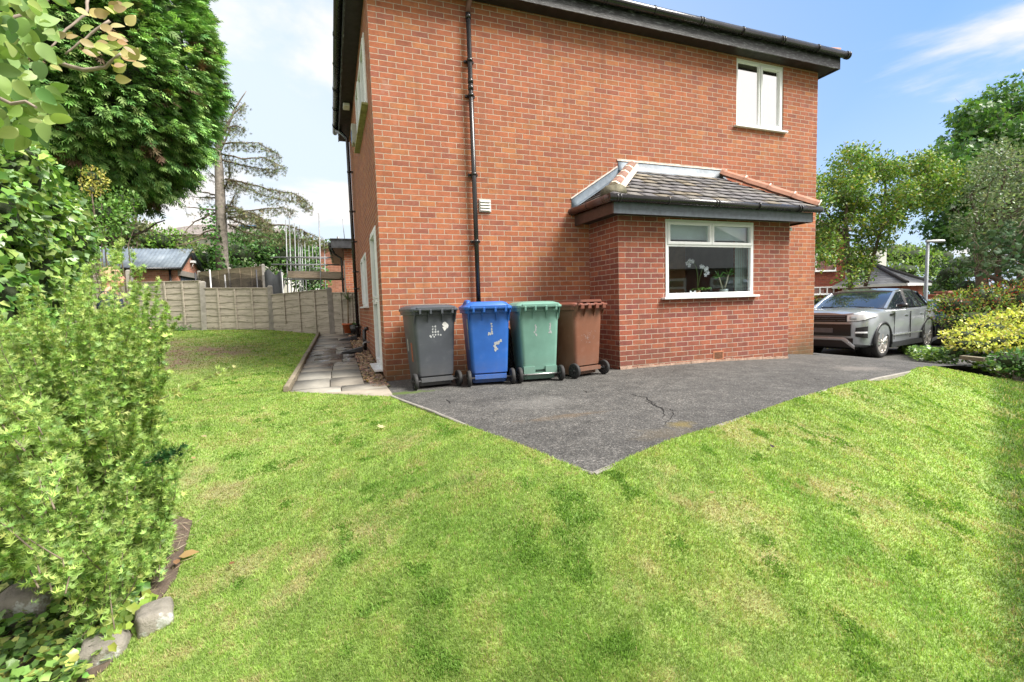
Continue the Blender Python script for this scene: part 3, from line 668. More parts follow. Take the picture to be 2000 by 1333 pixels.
# drain pipes
dp = MB(); dp.tube([(1.34, -.075, -.02), (1.34, -.075, 5.04)], .034, 12)
d_ = dp.build('drainpipe', BLK, H)
for z in (4.42, 3.95, 2.87, 1.93, .9): b = MB(); b.tube([(1.34, -.075, z-.018), (1.34, -.075, z+.018)], .043, 12).box((1.27, -.035, z-.014), (1.41, 0, z+.014)); b.build('pipe_clip', BLK, d_)
for z in (4.05, 5.0, 4.14): b = MB(); b.tube([(1.34, -.075, z-.03), (1.34, -.075, z+.03)], .040, 12); b.build('pipe_collar', BLK, d_)
mb = MB(); mb.tube([(1.34, -.075, 5.05), (1.345, -.085, 5.13), (1.37, -.22, 5.33), (1.38, -.30, 5.42)], [.037, .037, .036, .036], 12); mb.build('swan_neck', P('rusty_iron_pipe', (.13, .06, .045), .6, .4, 9), H)
dp = MB(); dp.tube([(-.09, 5.15, .33), (-.09, 5.15, 4.95), (-.20, 5.5, 5.2), (-.30, 5.9, 5.38)], .038, 12); d_ = dp.build('drainpipe', BLK, H)
for z in (.6, 1.5, 1.9, 2.6, 3.3, 4.2): b = MB(); b.tube([(-.09, 5.15, z-.02), (-.09, 5.15, z+.02)], .047, 12).box((-.06, 5.10, z-.014), (0, 5.20, z+.014)); b.build('pipe_clip', BLK, d_)
dp = MB(); dp.tube([(-.08, 2.95, .22), (-.08, 2.95, .62)], .036, 12).tube([(-.08, 2.95, .62), (0, 2.95, .64)], .036, 12); dp.build('drainpipe', BLK, H)
# upper window
w, h = WIN_U[1]-WIN_U[0], WIN_U[3]-WIN_U[2]
window(H, (WIN_U[0], 0, WIN_U[2]), (1, 0, 0), (0, -1, 0), w, h, [(.05, w*.50-.02, .05, h-.05, False), (w*.50+.02, w-.045, .045, h-.045, True)], glass=GLASSB, label='upper white window with two panes reflecting bright sky', rec=.02, sproj=.06)
# left wall openings
w, h = WL[1]-WL[0], WL[3]-WL[2]
MOSSY = P('mossy_sill', (.30, .30, .14), .9, .3, 9)
window(H, (0, WL[1], WL[2]), (0, -1, 0), (-1, 0, 0), w, h, [(.05, w*.33, .05, h-.05, True), (w*.33+.03, w*.66, .05, h-.05, False), (w*.66+.03, w-.05, .05, h-.05, True)], rec=-.02, sillm=MOSSY, sproj=.09, label='upstairs window with mossy sill on the shaded wall')
w, h = WG[1]-WG[0], WG[3]-WG[2]
window(H, (0, WG[1], WG[2]), (0, -1, 0), (-1, 0, 0), w, h, [(.05, w*.5, .05, h-.05, True), (w*.5+.03, w-.05, .05, h-.05, False)], rec=-.015, sproj=.08, label='ground floor window on the shaded wall')
w, h = DOOR[1]-DOOR[0], DOOR[3]-DOOR[2]
dr = window(H, (0, DOOR[1], DOOR[2]), (0, -1, 0), (-1, 0, 0), w, h, [(.06, w-.06, .06, h*.48, True), (.06, w-.06, h*.5, h-.06, True)], rec=-.01, sproj=.12, ext=.0, name='door')
mb = MB(); mb.box((-.07, DOOR[0]+.10, DOOR[2]+.98), (-.02, DOOR[0]+.13, DOOR[2]+1.02)); mb.box((-.08, DOOR[0]+.10, DOOR[2]+.985), (-.06, DOOR[0]+.23, DOOR[2]+1.01)); mb.build('handle', UPVC, dr)
# louvre vent, small light under the eaves, alarm box
mb = MB(); mb.box((1.42, -.02, 2.36), (1.60, .0, 2.54)); v_ = mb.build('louvre_vent', P('grey_vent', (.50, .49, .46), .6), H, bevel=.004)
mb = MB()
for k in range(4): mb.add([(1.435, -.022, 2.375+k*.04), (1.585, -.022, 2.375+k*.04), (1.585, -.04, 2.380+k*.04), (1.435, -.04, 2.380+k*.04), (1.585, -.022, 2.405+k*.04), (1.435, -.022, 2.405+k*.04)], [(0, 1, 2, 3), (3, 2, 4, 5)])
mb.build('slat', P('grey_vent_slat', (.62, .61, .57), .6), v_)
mb = MB(); mb.box((-.09, 3.25, 4.25), (-.0, 3.50, 4.62)); mb.build('alarm_box', P('alarm_box_shell', (.42, .45, .40), .5), H, bevel=.01)
mb = MB(); mb.box((-.096, 3.28, 4.30), (-.088, 3.47, 4.50)); mb.build('alarm_sticker', P('alarm_blue', (.02, .12, .35), .4), H)
mb = MB(); mb.box((-.19, 3.9, SOF-.07), (-.06, 4.15, SOF-.01)); mb.build('flood_light', UPVC, H, bevel=.01)
# -------- extension
BX0, BX1, BY = 3.23, 6.61, -.815
BT = 2.33; WB = (4.05, 5.79, 1.05, 2.207)
mb = MB()
wall_holes(mb, BX0, BX1, -.9, BT, [WB], lambda u, d, z: (u, BY+d, z), .11)
mb.build('extension_wall', BRICK2, H, uvo=(BX0, .06))
mb = MB(); mb.add([(BX0, BY, -.9), (BX0, 0, -.9), (BX0, 0, BT), (BX0, BY, BT)], [(3, 2, 1, 0)]); mb.build('extension_wall', BRICK2, H, uvo=(BY-.1125, .06)); mb = MB(); mb.add([(BX1, BY, -.9), (BX1, 0, -.9), (BX1, 0, BT), (BX1, BY, BT)], [(0, 1, 2, 3)])
mb.build('extension_wall', BRICK2, H, uvo=(BY-.1125, .06))
def footing(pts):
    m = MB(); L = []
    return m
mb = MB()
for i in range(34):
    xa = BX0+i*(BX1-BX0)/34; xb = xa+(BX1-BX0)/34; zt = float(dz(xa))+.035+rng.random()*.02
    mb.box((xa, BY-.008-rng.random()*.01, -.6), (xb, BY+.02, zt))
mb.build('mortar_footing', P('mortar_footing', (.36, .25, .19), .95, .3, 14, bump=.6), H)
w, h = WB[1]-WB[0], WB[3]-WB[2]; zt = h-.37
window(H, (WB[0], BY, WB[2]), (1, 0, 0), (0, -1, 0), w, h, [(.05, w-.05, .075, zt-.03, False), (.035, w/2-.004, zt, h-.035, True), (w/2+.004, w-.035, zt, h-.035, True)], rec=-.012, sproj=.085, ext=.075, label='wide white ground floor window with a large lower pane and two small top lights')
# soffit, fascia, gutter
E0, E1, EY = 3.0, 6.80, -1.05; ez = 2.235
mb = MB(); mb.box((E0, EY, ez), (E1, 0, ez+.015)); mb.build('extension_soffit', BLKD, H)
mb = MB(); mb.box((E0, EY-.02, ez-.03), (E1, EY, ez+.125)); mb.build('extension_fascia', GREYB, H)
BBF = P('brown_black_fascia', (.055, .03, .025), .5, .3, 8)
for xa in (E0-.02, E1): mb = MB(); mb.box((xa, EY-.02, ez-.03), (xa+.02, 0, ez+.125)); mb.build('extension_fascia', BBF, H)
gg = ez+.165
gutter('gutter', [(E0-.12, EY-.075, gg), (E1+.12, EY-.075, gg)], .052, H, brn=.85)
gutter('gutter', [(E0-.075, EY-.08, gg), (E0-.075, 0, gg+.02)], .052, H, m=P('faded_brown_gutter', (.075, .035, .03), .4, .3, 5), brn=.5)
# slates
e0, e1, ey, ez0, ezt = E0-.09, E1+.09, EY-.09, 2.43, 3.13
run = -ey; Ls = math.hypot(run, ezt-ez0)
SLP = [(.17,.165,.18),(.20,.19,.185),(.15,.145,.155),(.23,.21,.19),(.19,.185,.20),(.25,.21,.15),(.16,.15,.16),(.21,.20,.21),(.24,.22,.20)]
V = []; Fq = []; Cc = []
def slope(P, L0, L1, nrow, nrm):
    "P(t, s): t metres along the eaves, s 0..1 up the slope; clipped to [L0+s*a, L1-s*b]"
    for r in range(nrow):
        s0 = r/nrow; s1 = min(1, (r+1.12)/nrow); w = .27; t = L0(0)-(r % 2)*w/2-.05
        while t < L1(0):
            ww = w*rng.uniform(.86, 1.14); a, b_ = t+.004, t+ww-.004; t += ww
            q = [(max(a, L0(s0)), s0-rng.uniform(0, .012)), (min(b_, L1(s0)), s0-rng.uniform(0, .012)), (min(b_, L1(s1)), s1), (max(a, L0(s1)), s1)]
            if q[1][0]-q[0][0] < .01 or q[2][0] < q[3][0]: 
                if q[1][0]-q[0][0] < .02: continue
                m_ = (q[2][0]+q[3][0])/2; q[2] = (m_, s1); q[3] = (m_, s1)
            lift = [.022, .022, .002, .002]; k = len(V); c = np.array(SLP[rng.integers(len(SLP))])*rng.uniform(.52, .78); jl = rng.normal(0, .002)
            for (tt, ss), l in zip(q, lift): V.append(tuple(np.array(P(tt, ss))+np.array(nrm)*(l+jl))); Cc.append(c)
            for (tt, ss), l in zip(q, lift): V.append(tuple(np.array(P(tt, ss))+np.array(nrm)*(l-.007))); Cc.append(c*.6)
            Fq.extend([(k, k+1, k+2, k+3), (k, k+4, k+5, k+1), (k, k+3, k+7, k+4), (k+1, k+5, k+6, k+2)])
sl = 1.12
slope(lambda t, s: (t, ey*(1-s), ez0+(ezt-ez0)*s), lambda s: e0+sl*s, lambda s: e1-sl*s, 8, (0, -.52, .85))
slope(lambda t, s: (e0+sl*s, t, ez0+(ezt-ez0)*s), lambda s: ey*(1-s), lambda s: 0.0, 8, (-.52, 0, .85))
slope(lambda t, s: (e1-sl*s, t, ez0+(ezt-ez0)*s), lambda s: ey*(1-s), lambda s: 0.0, 8, (.52, 0, .85))
ext_roof = mesh_np('extension_roof', V, Fq, vcol_mat('mixed_slate', .7, .35, 40), H, col=np.array(Cc))
mb = MB(); o_ = .008; mb.add([(e0, ey, ez0-o_), (e1, ey, ez0-o_), (e1-sl, 0, ezt-o_), (e0+sl, 0, ezt-o_), (e0, 0, ez0-o_), (e1, 0, ez0-o_)], [(0, 1, 2, 3), (0, 3, 4), (1, 5, 2)]); mb.build('roof_underlay', BLKD, ext_roof)
# lead
mb = MB(); n = 24; R = []
for i in range(n+1):
    x = 3.79+(6.03-3.79)*i/n; j = rng.normal(0, .004); R.append([(x, -.006, 3.27-.012*math.sin(i*.7)), (x, -.012, 3.14+j), (x, -.05, 3.10+j), (x, -.15, 3.045+j), (x, -.155, 3.035+j)])
mb.loft(R, cap=False, closed=False)
sx0, sz0, sx1, sz1 = 2.93, 2.52, 3.90, 3.14
R = []
for i in range(11):
    f = i/10; x = sx0+(sx1-sx0)*f; z = sz0+(sz1-sz0)*f
    R.append([(x, -.006, z+.10), (x, -.012, z-.03), (x, -.04, z-.045+.0), (x, -.13, z-.05)])
mb.loft(R, cap=False, closed=False); ld = mb.build('lead_flashing', LEAD, ext_roof)
md = ld.modifiers.new('thickness', 'SOLIDIFY'); md.thickness = .006
mb = MB(); R = []
for i in range(31):
    x = 3.77+2.28*i/30; t_ = .012+rng.random()*.012; R.append([(x, -.001, 3.26), (x, -.014, 3.262), (x, -.012, 3.272+t_), (x, -.001, 3.275+t_)])
mb.loft(R, smooth=False); R = []
for i in range(16):
    f = i/15; x = sx0-.01+(3.78-sx0)*f; z = sz0+.10+(sz1-sz0)*(3.78-sx0)/(sx1-sx0)*f; t_ = .014+rng.random()*.01; R.append([(x, -.001, z-.01), (x, -.016, z-.005), (x, -.014, z+t_), (x, -.001, z+t_)])
mb.loft(R, smooth=False); mb.build('mortar_pointing', P('pale_pointing', (.62, .55, .50), .95, .25, 20, bump=.5), ext_roof)
# hips
def hiptiles(P0, P1, n, m, w, collar=False, gap=.0, hh=.07):
    P0 = Vector(P0); P1 = Vector(P1); d = (P1-P0)/n; mt = MB(); mo = MB(); dn = d.normalized(); side = dn.cross(Vector((0, 0, 1))).normalized(); up = side.cross(dn)
    def prof(c, k, s=1.0): return [tuple(c+side*(w*s)*x+up*(hh*s*y+k)) for x, y in ((-1, -.55), (-.72, .25), (-.25, .72), (.25, .72), (.72, .25), (1, -.55))]
    for i in range(n):
        a = P0+d*(i+gap); b_ = P0+d*(i+1-gap)
        mt.loft([prof(a, .03), prof(b_, .02)], smooth=False)
        if collar: c0 = P0+d*(i+.93); c1 = P0+d*(i+1.05); mt.loft([prof(c0, .03, 1.16), prof(c1, .03, 1.16)], smooth=False); mo.loft([prof(P0+d*(i-.015), .04, 1.10), prof(P0+d*(i+.03), .04, 1.10)], smooth=False)
        else: mo.loft([prof(P0+d*(i-gap*1.0), .022, 1.0), prof(P0+d*(i+gap), .024, 1.0)], smooth=False)
    t_ = mt.build('hip_tile', m, ext_roof); mo.build('hip_mortar', MORT if not collar else P('white_mortar', (.7, .66, .6), .9), t_)
    if collar: return
    mo2 = MB(); mo2.loft([[tuple(c+side*w*x+up*y) for x, y in ((-1.12, -.05), (-.9, .03), (.9, .03), (1.12, -.05))] for c in (P0-d*.1, P1)], smooth=False); mo2.build('hip_mortar', MORT, t_)
HT = P('brick_red_hip_tile', (.24, .13, .10), .9, .3, 12, bump=.5, dirt=.5)
hiptiles((e0+.16, ey+.16, ez0+.14), (e0+sl-.02, -.06, ezt+.05), 4, HT, .105, gap=.10, hh=.085)
mb = MB(); c = Vector((e0+.10, ey+.10, ez0+.09)); mb.loft([[(c.x+a*.14*s, c.y+b_*.14*s, c.z+z) for a, b_ in ((1, -.9), (-.9, 1), (.1, 1.1), (1.1, .1))] for s, z in ((1, -.06), (.9, .02), (.5, .07))]); mb.build('hip_foot_mortar', P('mossy_mortar', (.15, .14, .10), 1, .4, 14, bump=.8), ext_roof)
hiptiles((e1-.02, ey+.02, ez0+.03), (e1-sl+.12, -.05, ezt+.06), 4, TERR, .085, collar=True, hh=.075)
# air bricks
def airbrick(x0, y, z0, w=.215, h=.14):
    mb = MB(); mb.box((x0, y-.006, z0), (x0+w, y+.01, z0+h)); a = mb.build('air_brick', P('terracotta_air_brick', (.42, .17, .09), .85, .2, 12), H)
    mb = MB(); 
    for k in range(6): mb.box((x0+.025, y-.009, z0+.02+k*.018), (x0+w-.025, y-.0055, z0+.028+k*.018))
    mb.build('air_slot', SLOT_SHADE, a)  # raised dark bars: the shade of the openings is painted
airbrick(4.965, BY, .03); airbrick(6.63, 0, .17, .2)
mb = MB(); mb.tube([(BX1+.03, BY+.05, 2.13), (BX1+.05, BY+.0, 2.13)], .03, 8); mb.build('overflow_pipe', UPVC, H)
# inside the extension window
ROOM = P('room_wall', (.30, .33, .35), .9, .1)
mb = MB(); mb.box((3.32, BY+.13, .2), (6.5, 2.3, 2.34)); 
mb.f = [f[::-1] for f in mb.f]; mb.f = [f for i, f in enumerate(mb.f) if i != 2]; mb.sm = mb.sm[:5]
mb.build('room', ROOM, H)
mb = MB(); mb.box((WB[0]+.0, BY+.115, 1.02), (WB[1], BY+.36, 1.055)); mb.build('inner_sill', UPVC, H)
mb = MB()
for i in range(24): x = 5.62+i*.012; mb.box((x, BY+.19+.012*math.sin(i*1.6), 1.06), (x+.012, BY+.20+.012*math.sin(i*1.6), 2.2))
mb.build('curtain', P('pale_green_curtain', (.42, .48, .46), .9, .08), H)
mb = MB(); mb.box((4.06, BY+.14, 1.93), (5.78, BY+.15, 2.2)); mb.build('roller_blind', P('blind_fabric', (.58, .64, .66), .9, .08), H)
mb = MB(); mb.box((5.35, .7, .2), (5.75, .75, 2.1)); mb.build('inner_door', P('oak_door', (.30, .17, .08), .6, .2), H)
mb = MB(); mb.box((6.3, .25, 4.0), (7.4, .27, 5.2)); mb.build('added_pale_sheet', P('pale_sheet', (.7, .72, .74), .9), H)  # added pale sheet behind the upper panes to make them brighter
# things on the window sill
wsz = 1.056; wy = BY+.24
def potplant(x, label, leafs, pot=(.55, .56, .52), r=.05, h=.09):
    e = empty('potted_plant', (x, wy, wsz), 0, label, 'potted plant')
    m = MB(); m.loft([[(q*math.cos(a), q*math.sin(a), z) for a in np.linspace(0, 2*PI, 14, endpoint=False)] for q, z in ((r*.75, 0), (r, h), (r*.88, h), (r*.85, h*.8))]); m.build('pot', P('pot_glaze', pot, .4), e); return e
e = potplant(4.87, 'white orchid with arching sprays of flowers on the window sill', 0, (.5, .3, .2))
m = MB(); st = [(0, 0, .08), (.02, .01, .3), (-.02, .0, .48), (-.12, 0, .56), (-.20, 0, .52)]; m.tube(st, .004, 5); m.tube([(0, 0, .08), (.05, 0, .3), (.12, 0, .46), (.20, 0, .42), (.22, 0, .36)], .004, 5); m.build('flower_stem', P('green_stem', (.12, .2, .05)), e)
m = MB()
for p in [(-.20,0,.52),(-.15,.0,.56),(-.10,-.01,.55),(-.17,-.01,.49),(.12,0,.46),(.16,-.01,.42),(.20,0,.44),(.21,-.01,.37),(.17,0,.34),(.08,0,.47)]:
    for k in range(5):
        a = k*2*PI/5+.3; m.add([(0, 0, 0), (math.cos(a-.4)*.028, -.006, math.sin(a-.4)*.028), (math.cos(a)*.042, 0, math.sin(a)*.042), (math.cos(a+.4)*.028, -.006, math.sin(a+.4)*.028)], [(0, 1, 2, 3)], Matrix.Translation(p))
m.build('flower', P('orchid_white', (.80, .76, .82), .5), e)
def strap(e, n, L, w, up, m_, name='leaf'):
    m = MB()
    for i in range(n):
        a = i*2.4; l = L*rng.uniform(.7, 1.1); d = Vector((math.cos(a), math.sin(a), 0)); s = Vector((-d.y, d.x, 0)); R = []
        for k in range(5): f = k/4; c = d*(l*f*.8)+Vector((0, 0, .08+up*l*f-up*l*.9*f*f)); ww = w*math.sin(PI*(.12+.85*f)); R.append([tuple(c-s*ww), tuple(c+Vector((0, 0, -.004))), tuple(c+s*ww)])
        m.loft(R, cap=False, closed=False)
    m.build(name, m_, e)
LG = P('fresh_green_leaf', (.13, .28, .05), .45, .3, 5); strap(e, 9, .16, .022, .9, LG)
e = potplant(5.02, 'low bushy green plant in a white pot beside the orchid', 0, (.7, .7, .7), .05, .06); strap(e, 16, .15, .02, 1.4, LG)
e = potplant(5.42, 'two stemmed yucca style plant in a grey pot near the curtain', 0, (.35, .38, .37), .075, .10)
m = MB(); m.tube([(-.02, 0, .1), (-.06, 0, .2), (-.10, 0, .30)], .011, 6).tube([(.02, 0, .1), (.06, 0, .2), (.10, 0, .34)], .012, 6); m.build('stem', P('pale_stem', (.42, .36, .26)), e)
m = MB()
for cx, cz in ((-.10, .30), (.10, .34)):
    for k in range(18):
        a = rng.random()*6.28; u = rng.uniform(-.2, 1); l = .13; d = Vector((math.cos(a)*(1-abs(u)*.5), math.sin(a)*(1-abs(u)*.5), u)).normalized(); s = d.cross(Vector((0, 1, .1))).normalized()*.008; c = Vector((cx, 0, cz)); m.add([tuple(c-s), tuple(c+s), tuple(c+d*l*.6+s), tuple(c+d*l), tuple(c+d*l*.6-s)], [(0, 1, 2, 3, 4)])
m.build('leaf', P('dark_yucca', (.05, .16, .03), .4), e)
m = MB()
for s in (-1, 1): m.add([(0, 0, .01), (s*.035, 0, .0), (s*.055, .0, .05), (s*.065, 0, .085), (s*.035, 0, .085), (0, 0, .05), (0, .008, .01), (s*.035, .008, .0), (s*.055, .008, .05), (s*.065, .008, .085), (s*.035, .008, .085), (0, .008, .05)], [(0, 1, 2, 3, 4, 5), (11, 10, 9, 8, 7, 6), (0, 6, 7, 1), (1, 7, 8, 2), (2, 8, 9, 3), (3, 9, 10, 4), (4, 10, 11, 5)])
o = m.build('butterfly_ornament', P('white_china', (.8, .8, .8), .3)); o.location = (4.74, wy-.05, wsz); tag(o, 'small white butterfly shaped ornament on the window sill', 'ornament')
# ------------------------------------------------------------------ wheelie bins
def rrect(w, y0, y1, z, r=.05, n=5):
    "rounded rectangle ring, width w centred on x, from y0 to y1"
    P_ = []
    for cx, cy, a0 in ((w/2-r, y1-r, 0), (-w/2+r, y1-r, PI/2), (-w/2+r, y0+r, PI), (w/2-r, y0+r, 1.5*PI)):
        for k in range(n): a = a0+k/(n-1)*PI/2; P_.append((cx+r*math.cos(a), cy+r*math.sin(a), z))
    return P_
def scuffed(name, c, dirty=.35, fade=None):
    t = NT(name); o = t.obj(); f = t.noise(3, 6, o, .6)
    cc = t.ramp(f, [(.3, tuple(x*.85 for x in c)), (.7, tuple(min(1, x*1.12) for x in c))])
    g = tuple(x*.5+.14 for x in c)
    mp = t.n('ShaderNodeMapping', {'Vector': o, 'Scale': (2.2, 2.2, 26)}).outputs[0]
    cc = t.mix(t.mr(t.noise(2.0, 9, mp, .75), .60, .74, 0, dirty), cc, g)
    cc = t.mix(t.mr(t.noise(6, 8, o, .7), .55, .8, 0, dirty*.9), cc, g)
    zz_ = t.n('ShaderNodeSeparateXYZ', {0: o}).outputs[2]
    cc = t.mix(t.math('MULTIPLY', t.mr(zz_, .35, .0), t.mr(t.noise(8, 5, o), .3, .7, .1, .55)), cc, (.16, .15, .13))
    t.pr(color=cc, rough=.46, normal=t.bump(t.noise(90, 3, o), .08, .003)); return t.m
def bin_(p0, p1, colour, label, kind, cmat=None, h=1.0):
    "p0, p1: ground points of the two wheels (left, right) as seen from behind"
    p0 = np.array(p0); p1 = np.array(p1); mid = (p0+p1)/2; d = p1-p0; rz = math.atan2(d[1], d[0])
    body = scuffed(colour[0], colour[1]); lidm = scuffed(colour[0]+'_lid', colour[2] if len(colour) > 2 else colour[1], .2)
    e = empty('wheelie_bin', (mid[0], mid[1], float(dz(mid[0]))+.012), rz, label, 'wheelie bin', 'wheelie bins lined up against the side wall')
    e['_'] = 1; del e['_']
    m = MB(); yb = .03
    R = [rrect(.44, yb+.05, yb+.50, .025, .05), rrect(.445, yb+.045, yb+.505, .04, .05), rrect(.45, yb+.045, yb+.51, .145, .05), rrect(.455, yb-.005, yb+.51, .155, .05), rrect(.46, yb-.008, yb+.515, .21, .045), rrect(.525, yb-.035, yb+.62, .84, .055), rrect(.53, yb-.037, yb+.63, .90, .055), rrect(.575, yb-.055, yb+.665, .905, .06), rrect(.58, yb-.055, yb+.67, .945, .06), rrect(.53, yb-.03, yb+.62, .945, .05)]
    m.loft(R, smooth=True); bo = m.build('body', body, e)
    for p in bo.data.polygons: p.use_smooth = True
    es = bo.modifiers.new('edge', 'EDGE_SPLIT'); es.split_angle = math.radians(28)
    # corner gussets under the rim
    m = MB()
    for x in (-.255, -.09, .09, .255):
        m = MB(); m.add([(x-.006, yb-.03, .80), (x+.006, yb-.03, .80), (x+.006, yb-.11, .955), (x-.006, yb-.11, .955), (x-.006, yb-.02, .99), (x+.006, yb-.02, .99)], [(0, 1, 2, 3), (3, 2, 5, 4), (0, 3, 4), (1, 5, 2)])
        m.build('hinge_rib', body, bo)
    m = MB(); m.tube([(-.27, yb-.105, .965), (.27, yb-.105, .965)], .017, 10); m.build('handle', lidm if kind != 'grey' else body, e)
    # lid
    m = MB(); t0 = .948
    if kind == 'brown':
        R = [rrect(.60, yb-.07, yb+.70, t0, .06), rrect(.60, yb-.07, yb+.70, t0+.028, .06), rrect(.55, yb-.05, yb+.60, t0+.05, .06), rrect(.40, yb-.10, yb+.40, t0+.055, .03), rrect(.38, yb-.10, yb+.39, t0+.085, .03)]
    elif kind == 'blue':
        R = [rrect(.60, yb-.06, yb+.70, t0, .06), rrect(.60, yb-.06, yb+.71, t0+.035, .06), rrect(.56, yb-.04, yb+.68, t0+.045, .06), rrect(.48, yb-.02, yb+.62, t0+.085, .08), rrect(.40, yb+.0, yb+.55, t0+.098, .08)]
    else:
        R = [rrect(.60, yb-.06, yb+.69, t0, .06), rrect(.60, yb-.06, yb+.70, t0+.03, .06), rrect(.56, yb-.04, yb+.66, t0+.055, .07), rrect(.44, yb+.02, yb+.56, t0+.078, .08), rrect(.2, yb+.15, yb+.4, t0+.084, .08)]
    m.loft(R, smooth=True); li = m.build('lid', lidm, e)
    es = li.modifiers.new('edge', 'EDGE_SPLIT'); es.split_angle = math.radians(28)
    m = MB()
    for x in (-.20, -.07, .07, .20):      # lid arms curving down over the handle bar
        pr = [(yb+.02, t0+.05), (yb-.09, t0+.045), (yb-.135, t0+.02), (yb-.130, t0-.03), (yb-.105, t0-.05), (yb-.10, t0-.01), (yb-.02, t0+.02)]
        hw = .028 if kind in ('brown',) else .012
        m = MB(); m.loft([[(x-hw, a, b) for a, b in pr], [(x+hw, a, b) for a, b in pr]], smooth=False); m.build('lid_arm', lidm, li)
    m = MB()
    if kind != 'brown': m.box((-.23, yb-.125, t0+.018), (.23, yb-.05, t0+.046)); m.build('hinge_cover', lidm, li)
    m = MB()
    if kind in ('grey', 'blue'): m.loft([rrect(.34, yb+.62, yb+.76, t0-.01, .04), rrect(.36, yb+.60, yb+.78, t0+.02, .04)])
    if kind == 'blue':
        for s in (-1,): m.tube([(-.24, yb+.15, t0+.04), (-.22, yb+.20, t0+.095), (-.22, yb+.45, t0+.10), (-.24, yb+.5, t0+.04)], .03, 8)
    if m.v: m.build('lid_grip', lidm, li)
    # axle and wheels
    m = MB(); m.tube([(-.285, 0, .10), (.285, 0, .10)], .010, 8); m.build('axle', P('zinc_axle', (.5, .5, .5), .35, metal=.8), e)
    m = MB(); m.box((-.20, yb-.045, .085), (.20, yb+.02, .135))
    if kind == 'green': m = MB(); m.box((-.22, yb-.03, .09), (.22, yb+.02, .12)).box((-.22, yb-.03, .12), (-.07, yb+.02, .20)).box((.07, yb-.03, .12), (.22, yb+.02, .20))
    m.build('axle_housing', body, e)
    for s in (-1, 1):
        m = MB(); R = []
        for r, x in ((.072, -.022), (.094, -.022), (.10, -.012), (.10, .012), (.094, .022), (.072, .022)): R.append([(s*.275+x, r*math.cos(a), .10+r*math.sin(a)) for a in np.linspace(0, 2*PI, 28, endpoint=False)])
        m.loft(R+[R[0]], cap=False); wo = MB(); hubR = []
        for r, x in ((.073, .013), (.055, .018), (.05, .012), (.022, .012), (.022, .026), (.0005, .026)):
            hubR.append([(s*.275+x*s, r*math.cos(a), .10+r*math.sin(a)) for a in np.linspace(0, 2*PI, 28, endpoint=False)])
        wo.loft(hubR, cap=False); R2 = [[(s*.275-(x)*s, y_, z_) for (xx, y_, z_) in ring] for (ring, x) in zip(hubR, (.013, .018, .012, .012, .026, .026))]; wo.loft(R2, cap=False)
        for k in range(6): a = k*PI/3; wo.bar((s*.275+.019*s, .02*math.cos(a), .10+.02*math.sin(a)), (s*.275+.019*s, .07*math.cos(a), .10+.07*math.sin(a)), .012, .006, up=(1, 0, 0))
        w_ = wo.build('wheel', P('wheel_hub_plastic', (.03, .03, .032), .4), e); m.build('tyre', RUBB, w_)
    return e
def flakes(e, pts, m, y=.0, name='sticker_residue', r=.012, slope=True):
    "small torn sticker remains lying on the back face; x across, z up"
    mb = MB()
    for (x, z, s) in pts:
        n = 7; a0 = rng.random()*6; yy = .03-.008-(z-.21)*.0429-.0015
        mb.add([(x+math.cos(a0+k*2*PI/n)*s*rng.uniform(.5, 1.1), yy-.0, z+math.sin(a0+k*2*PI/n)*s*rng.uniform(.6, 1.3)) for k in range(n)], [tuple(range(n))[::-1]])
    return mb.build(name, m, e)
STK = P('sticker_residue', (.34, .36, .37), .8, .25, 60); STKW = P('white_sticker', (.60, .60, .59), .7, .1, 30)
B1 = bin_((.245,-.93),(.79,-.895), ('charcoal_plastic', (.058,.066,.080)), 'charcoal grey wheelie bin nearest the house corner with a white sticker on its back', 'grey')
B2 = bin_((.925,-1.035),(1.40,-1.105), ('royal_blue_plastic', (.018,.11,.42)), 'royal blue wheelie bin standing in front of the black drainpipe', 'blue')
B3 = bin_((1.565,-1.12),(2.05,-1.19), ('sea_green_plastic', (.14,.29,.235)), 'pale sea green wheelie bin with a rectangular notch at its foot', 'green')
B4 = bin_((2.29,-1.17),(2.82,-1.03), ('brown_plastic', (.17,.070,.040), (.16,.055,.036)), 'brown wheelie bin turned slightly beside the extension corner', 'brown')
def fl(cols, cx, cz, s): return [(cx+x*.033, cz+z*.033, s) for x, z in cols]
flakes(B1, fl([(0,0),(1,0),(2,0),(0,1),(1,1),(0,2),(1,2),(1,3),(2,1),(-1,-.4),(-.8,-.7),(3,-.2),(0,3),(.4,-.7)], -.03, .66, .014), STK); flakes(B1, [(.13, .77, .040), (.12, .735, .03), (.15, .76, .03), (.13, .80, .015)], STKW, name='white_sticker')
flakes(B2, fl([(0,0),(0,1),(0,2),(0,3),(-1,-.5),(-.6,-.9),(.1,-.7),(-1.2,-.9)], .03, .67, .016), STK); flakes(B2, fl([(0,0),(.7,.2),(1.5,.5),(2.2,.9),(-.3,-1),(.2,-1.6),(.6,-2.1),(0,-2.4),(1.1,.1)], .07, .52, .020), STK)
flakes(B3, fl([(0,0),(0,.6),(.1,1.4),(-.5,-.6),(0,-1.4),(.3,-1.8),(-.1,2)], -.05, .66, .013), STK); flakes(B3, fl([(0,0),(0,.6),(0,1.2),(.2,-.6),(.2,1.8),(-.3,-1),(.4,-1),(.1,2.4)], .14, .66, .014), STK)
flakes(B4, [(x, z, .004) for x, z in zip(rng.normal(0, .06, 26), rng.normal(.52, .04, 26))], STK)
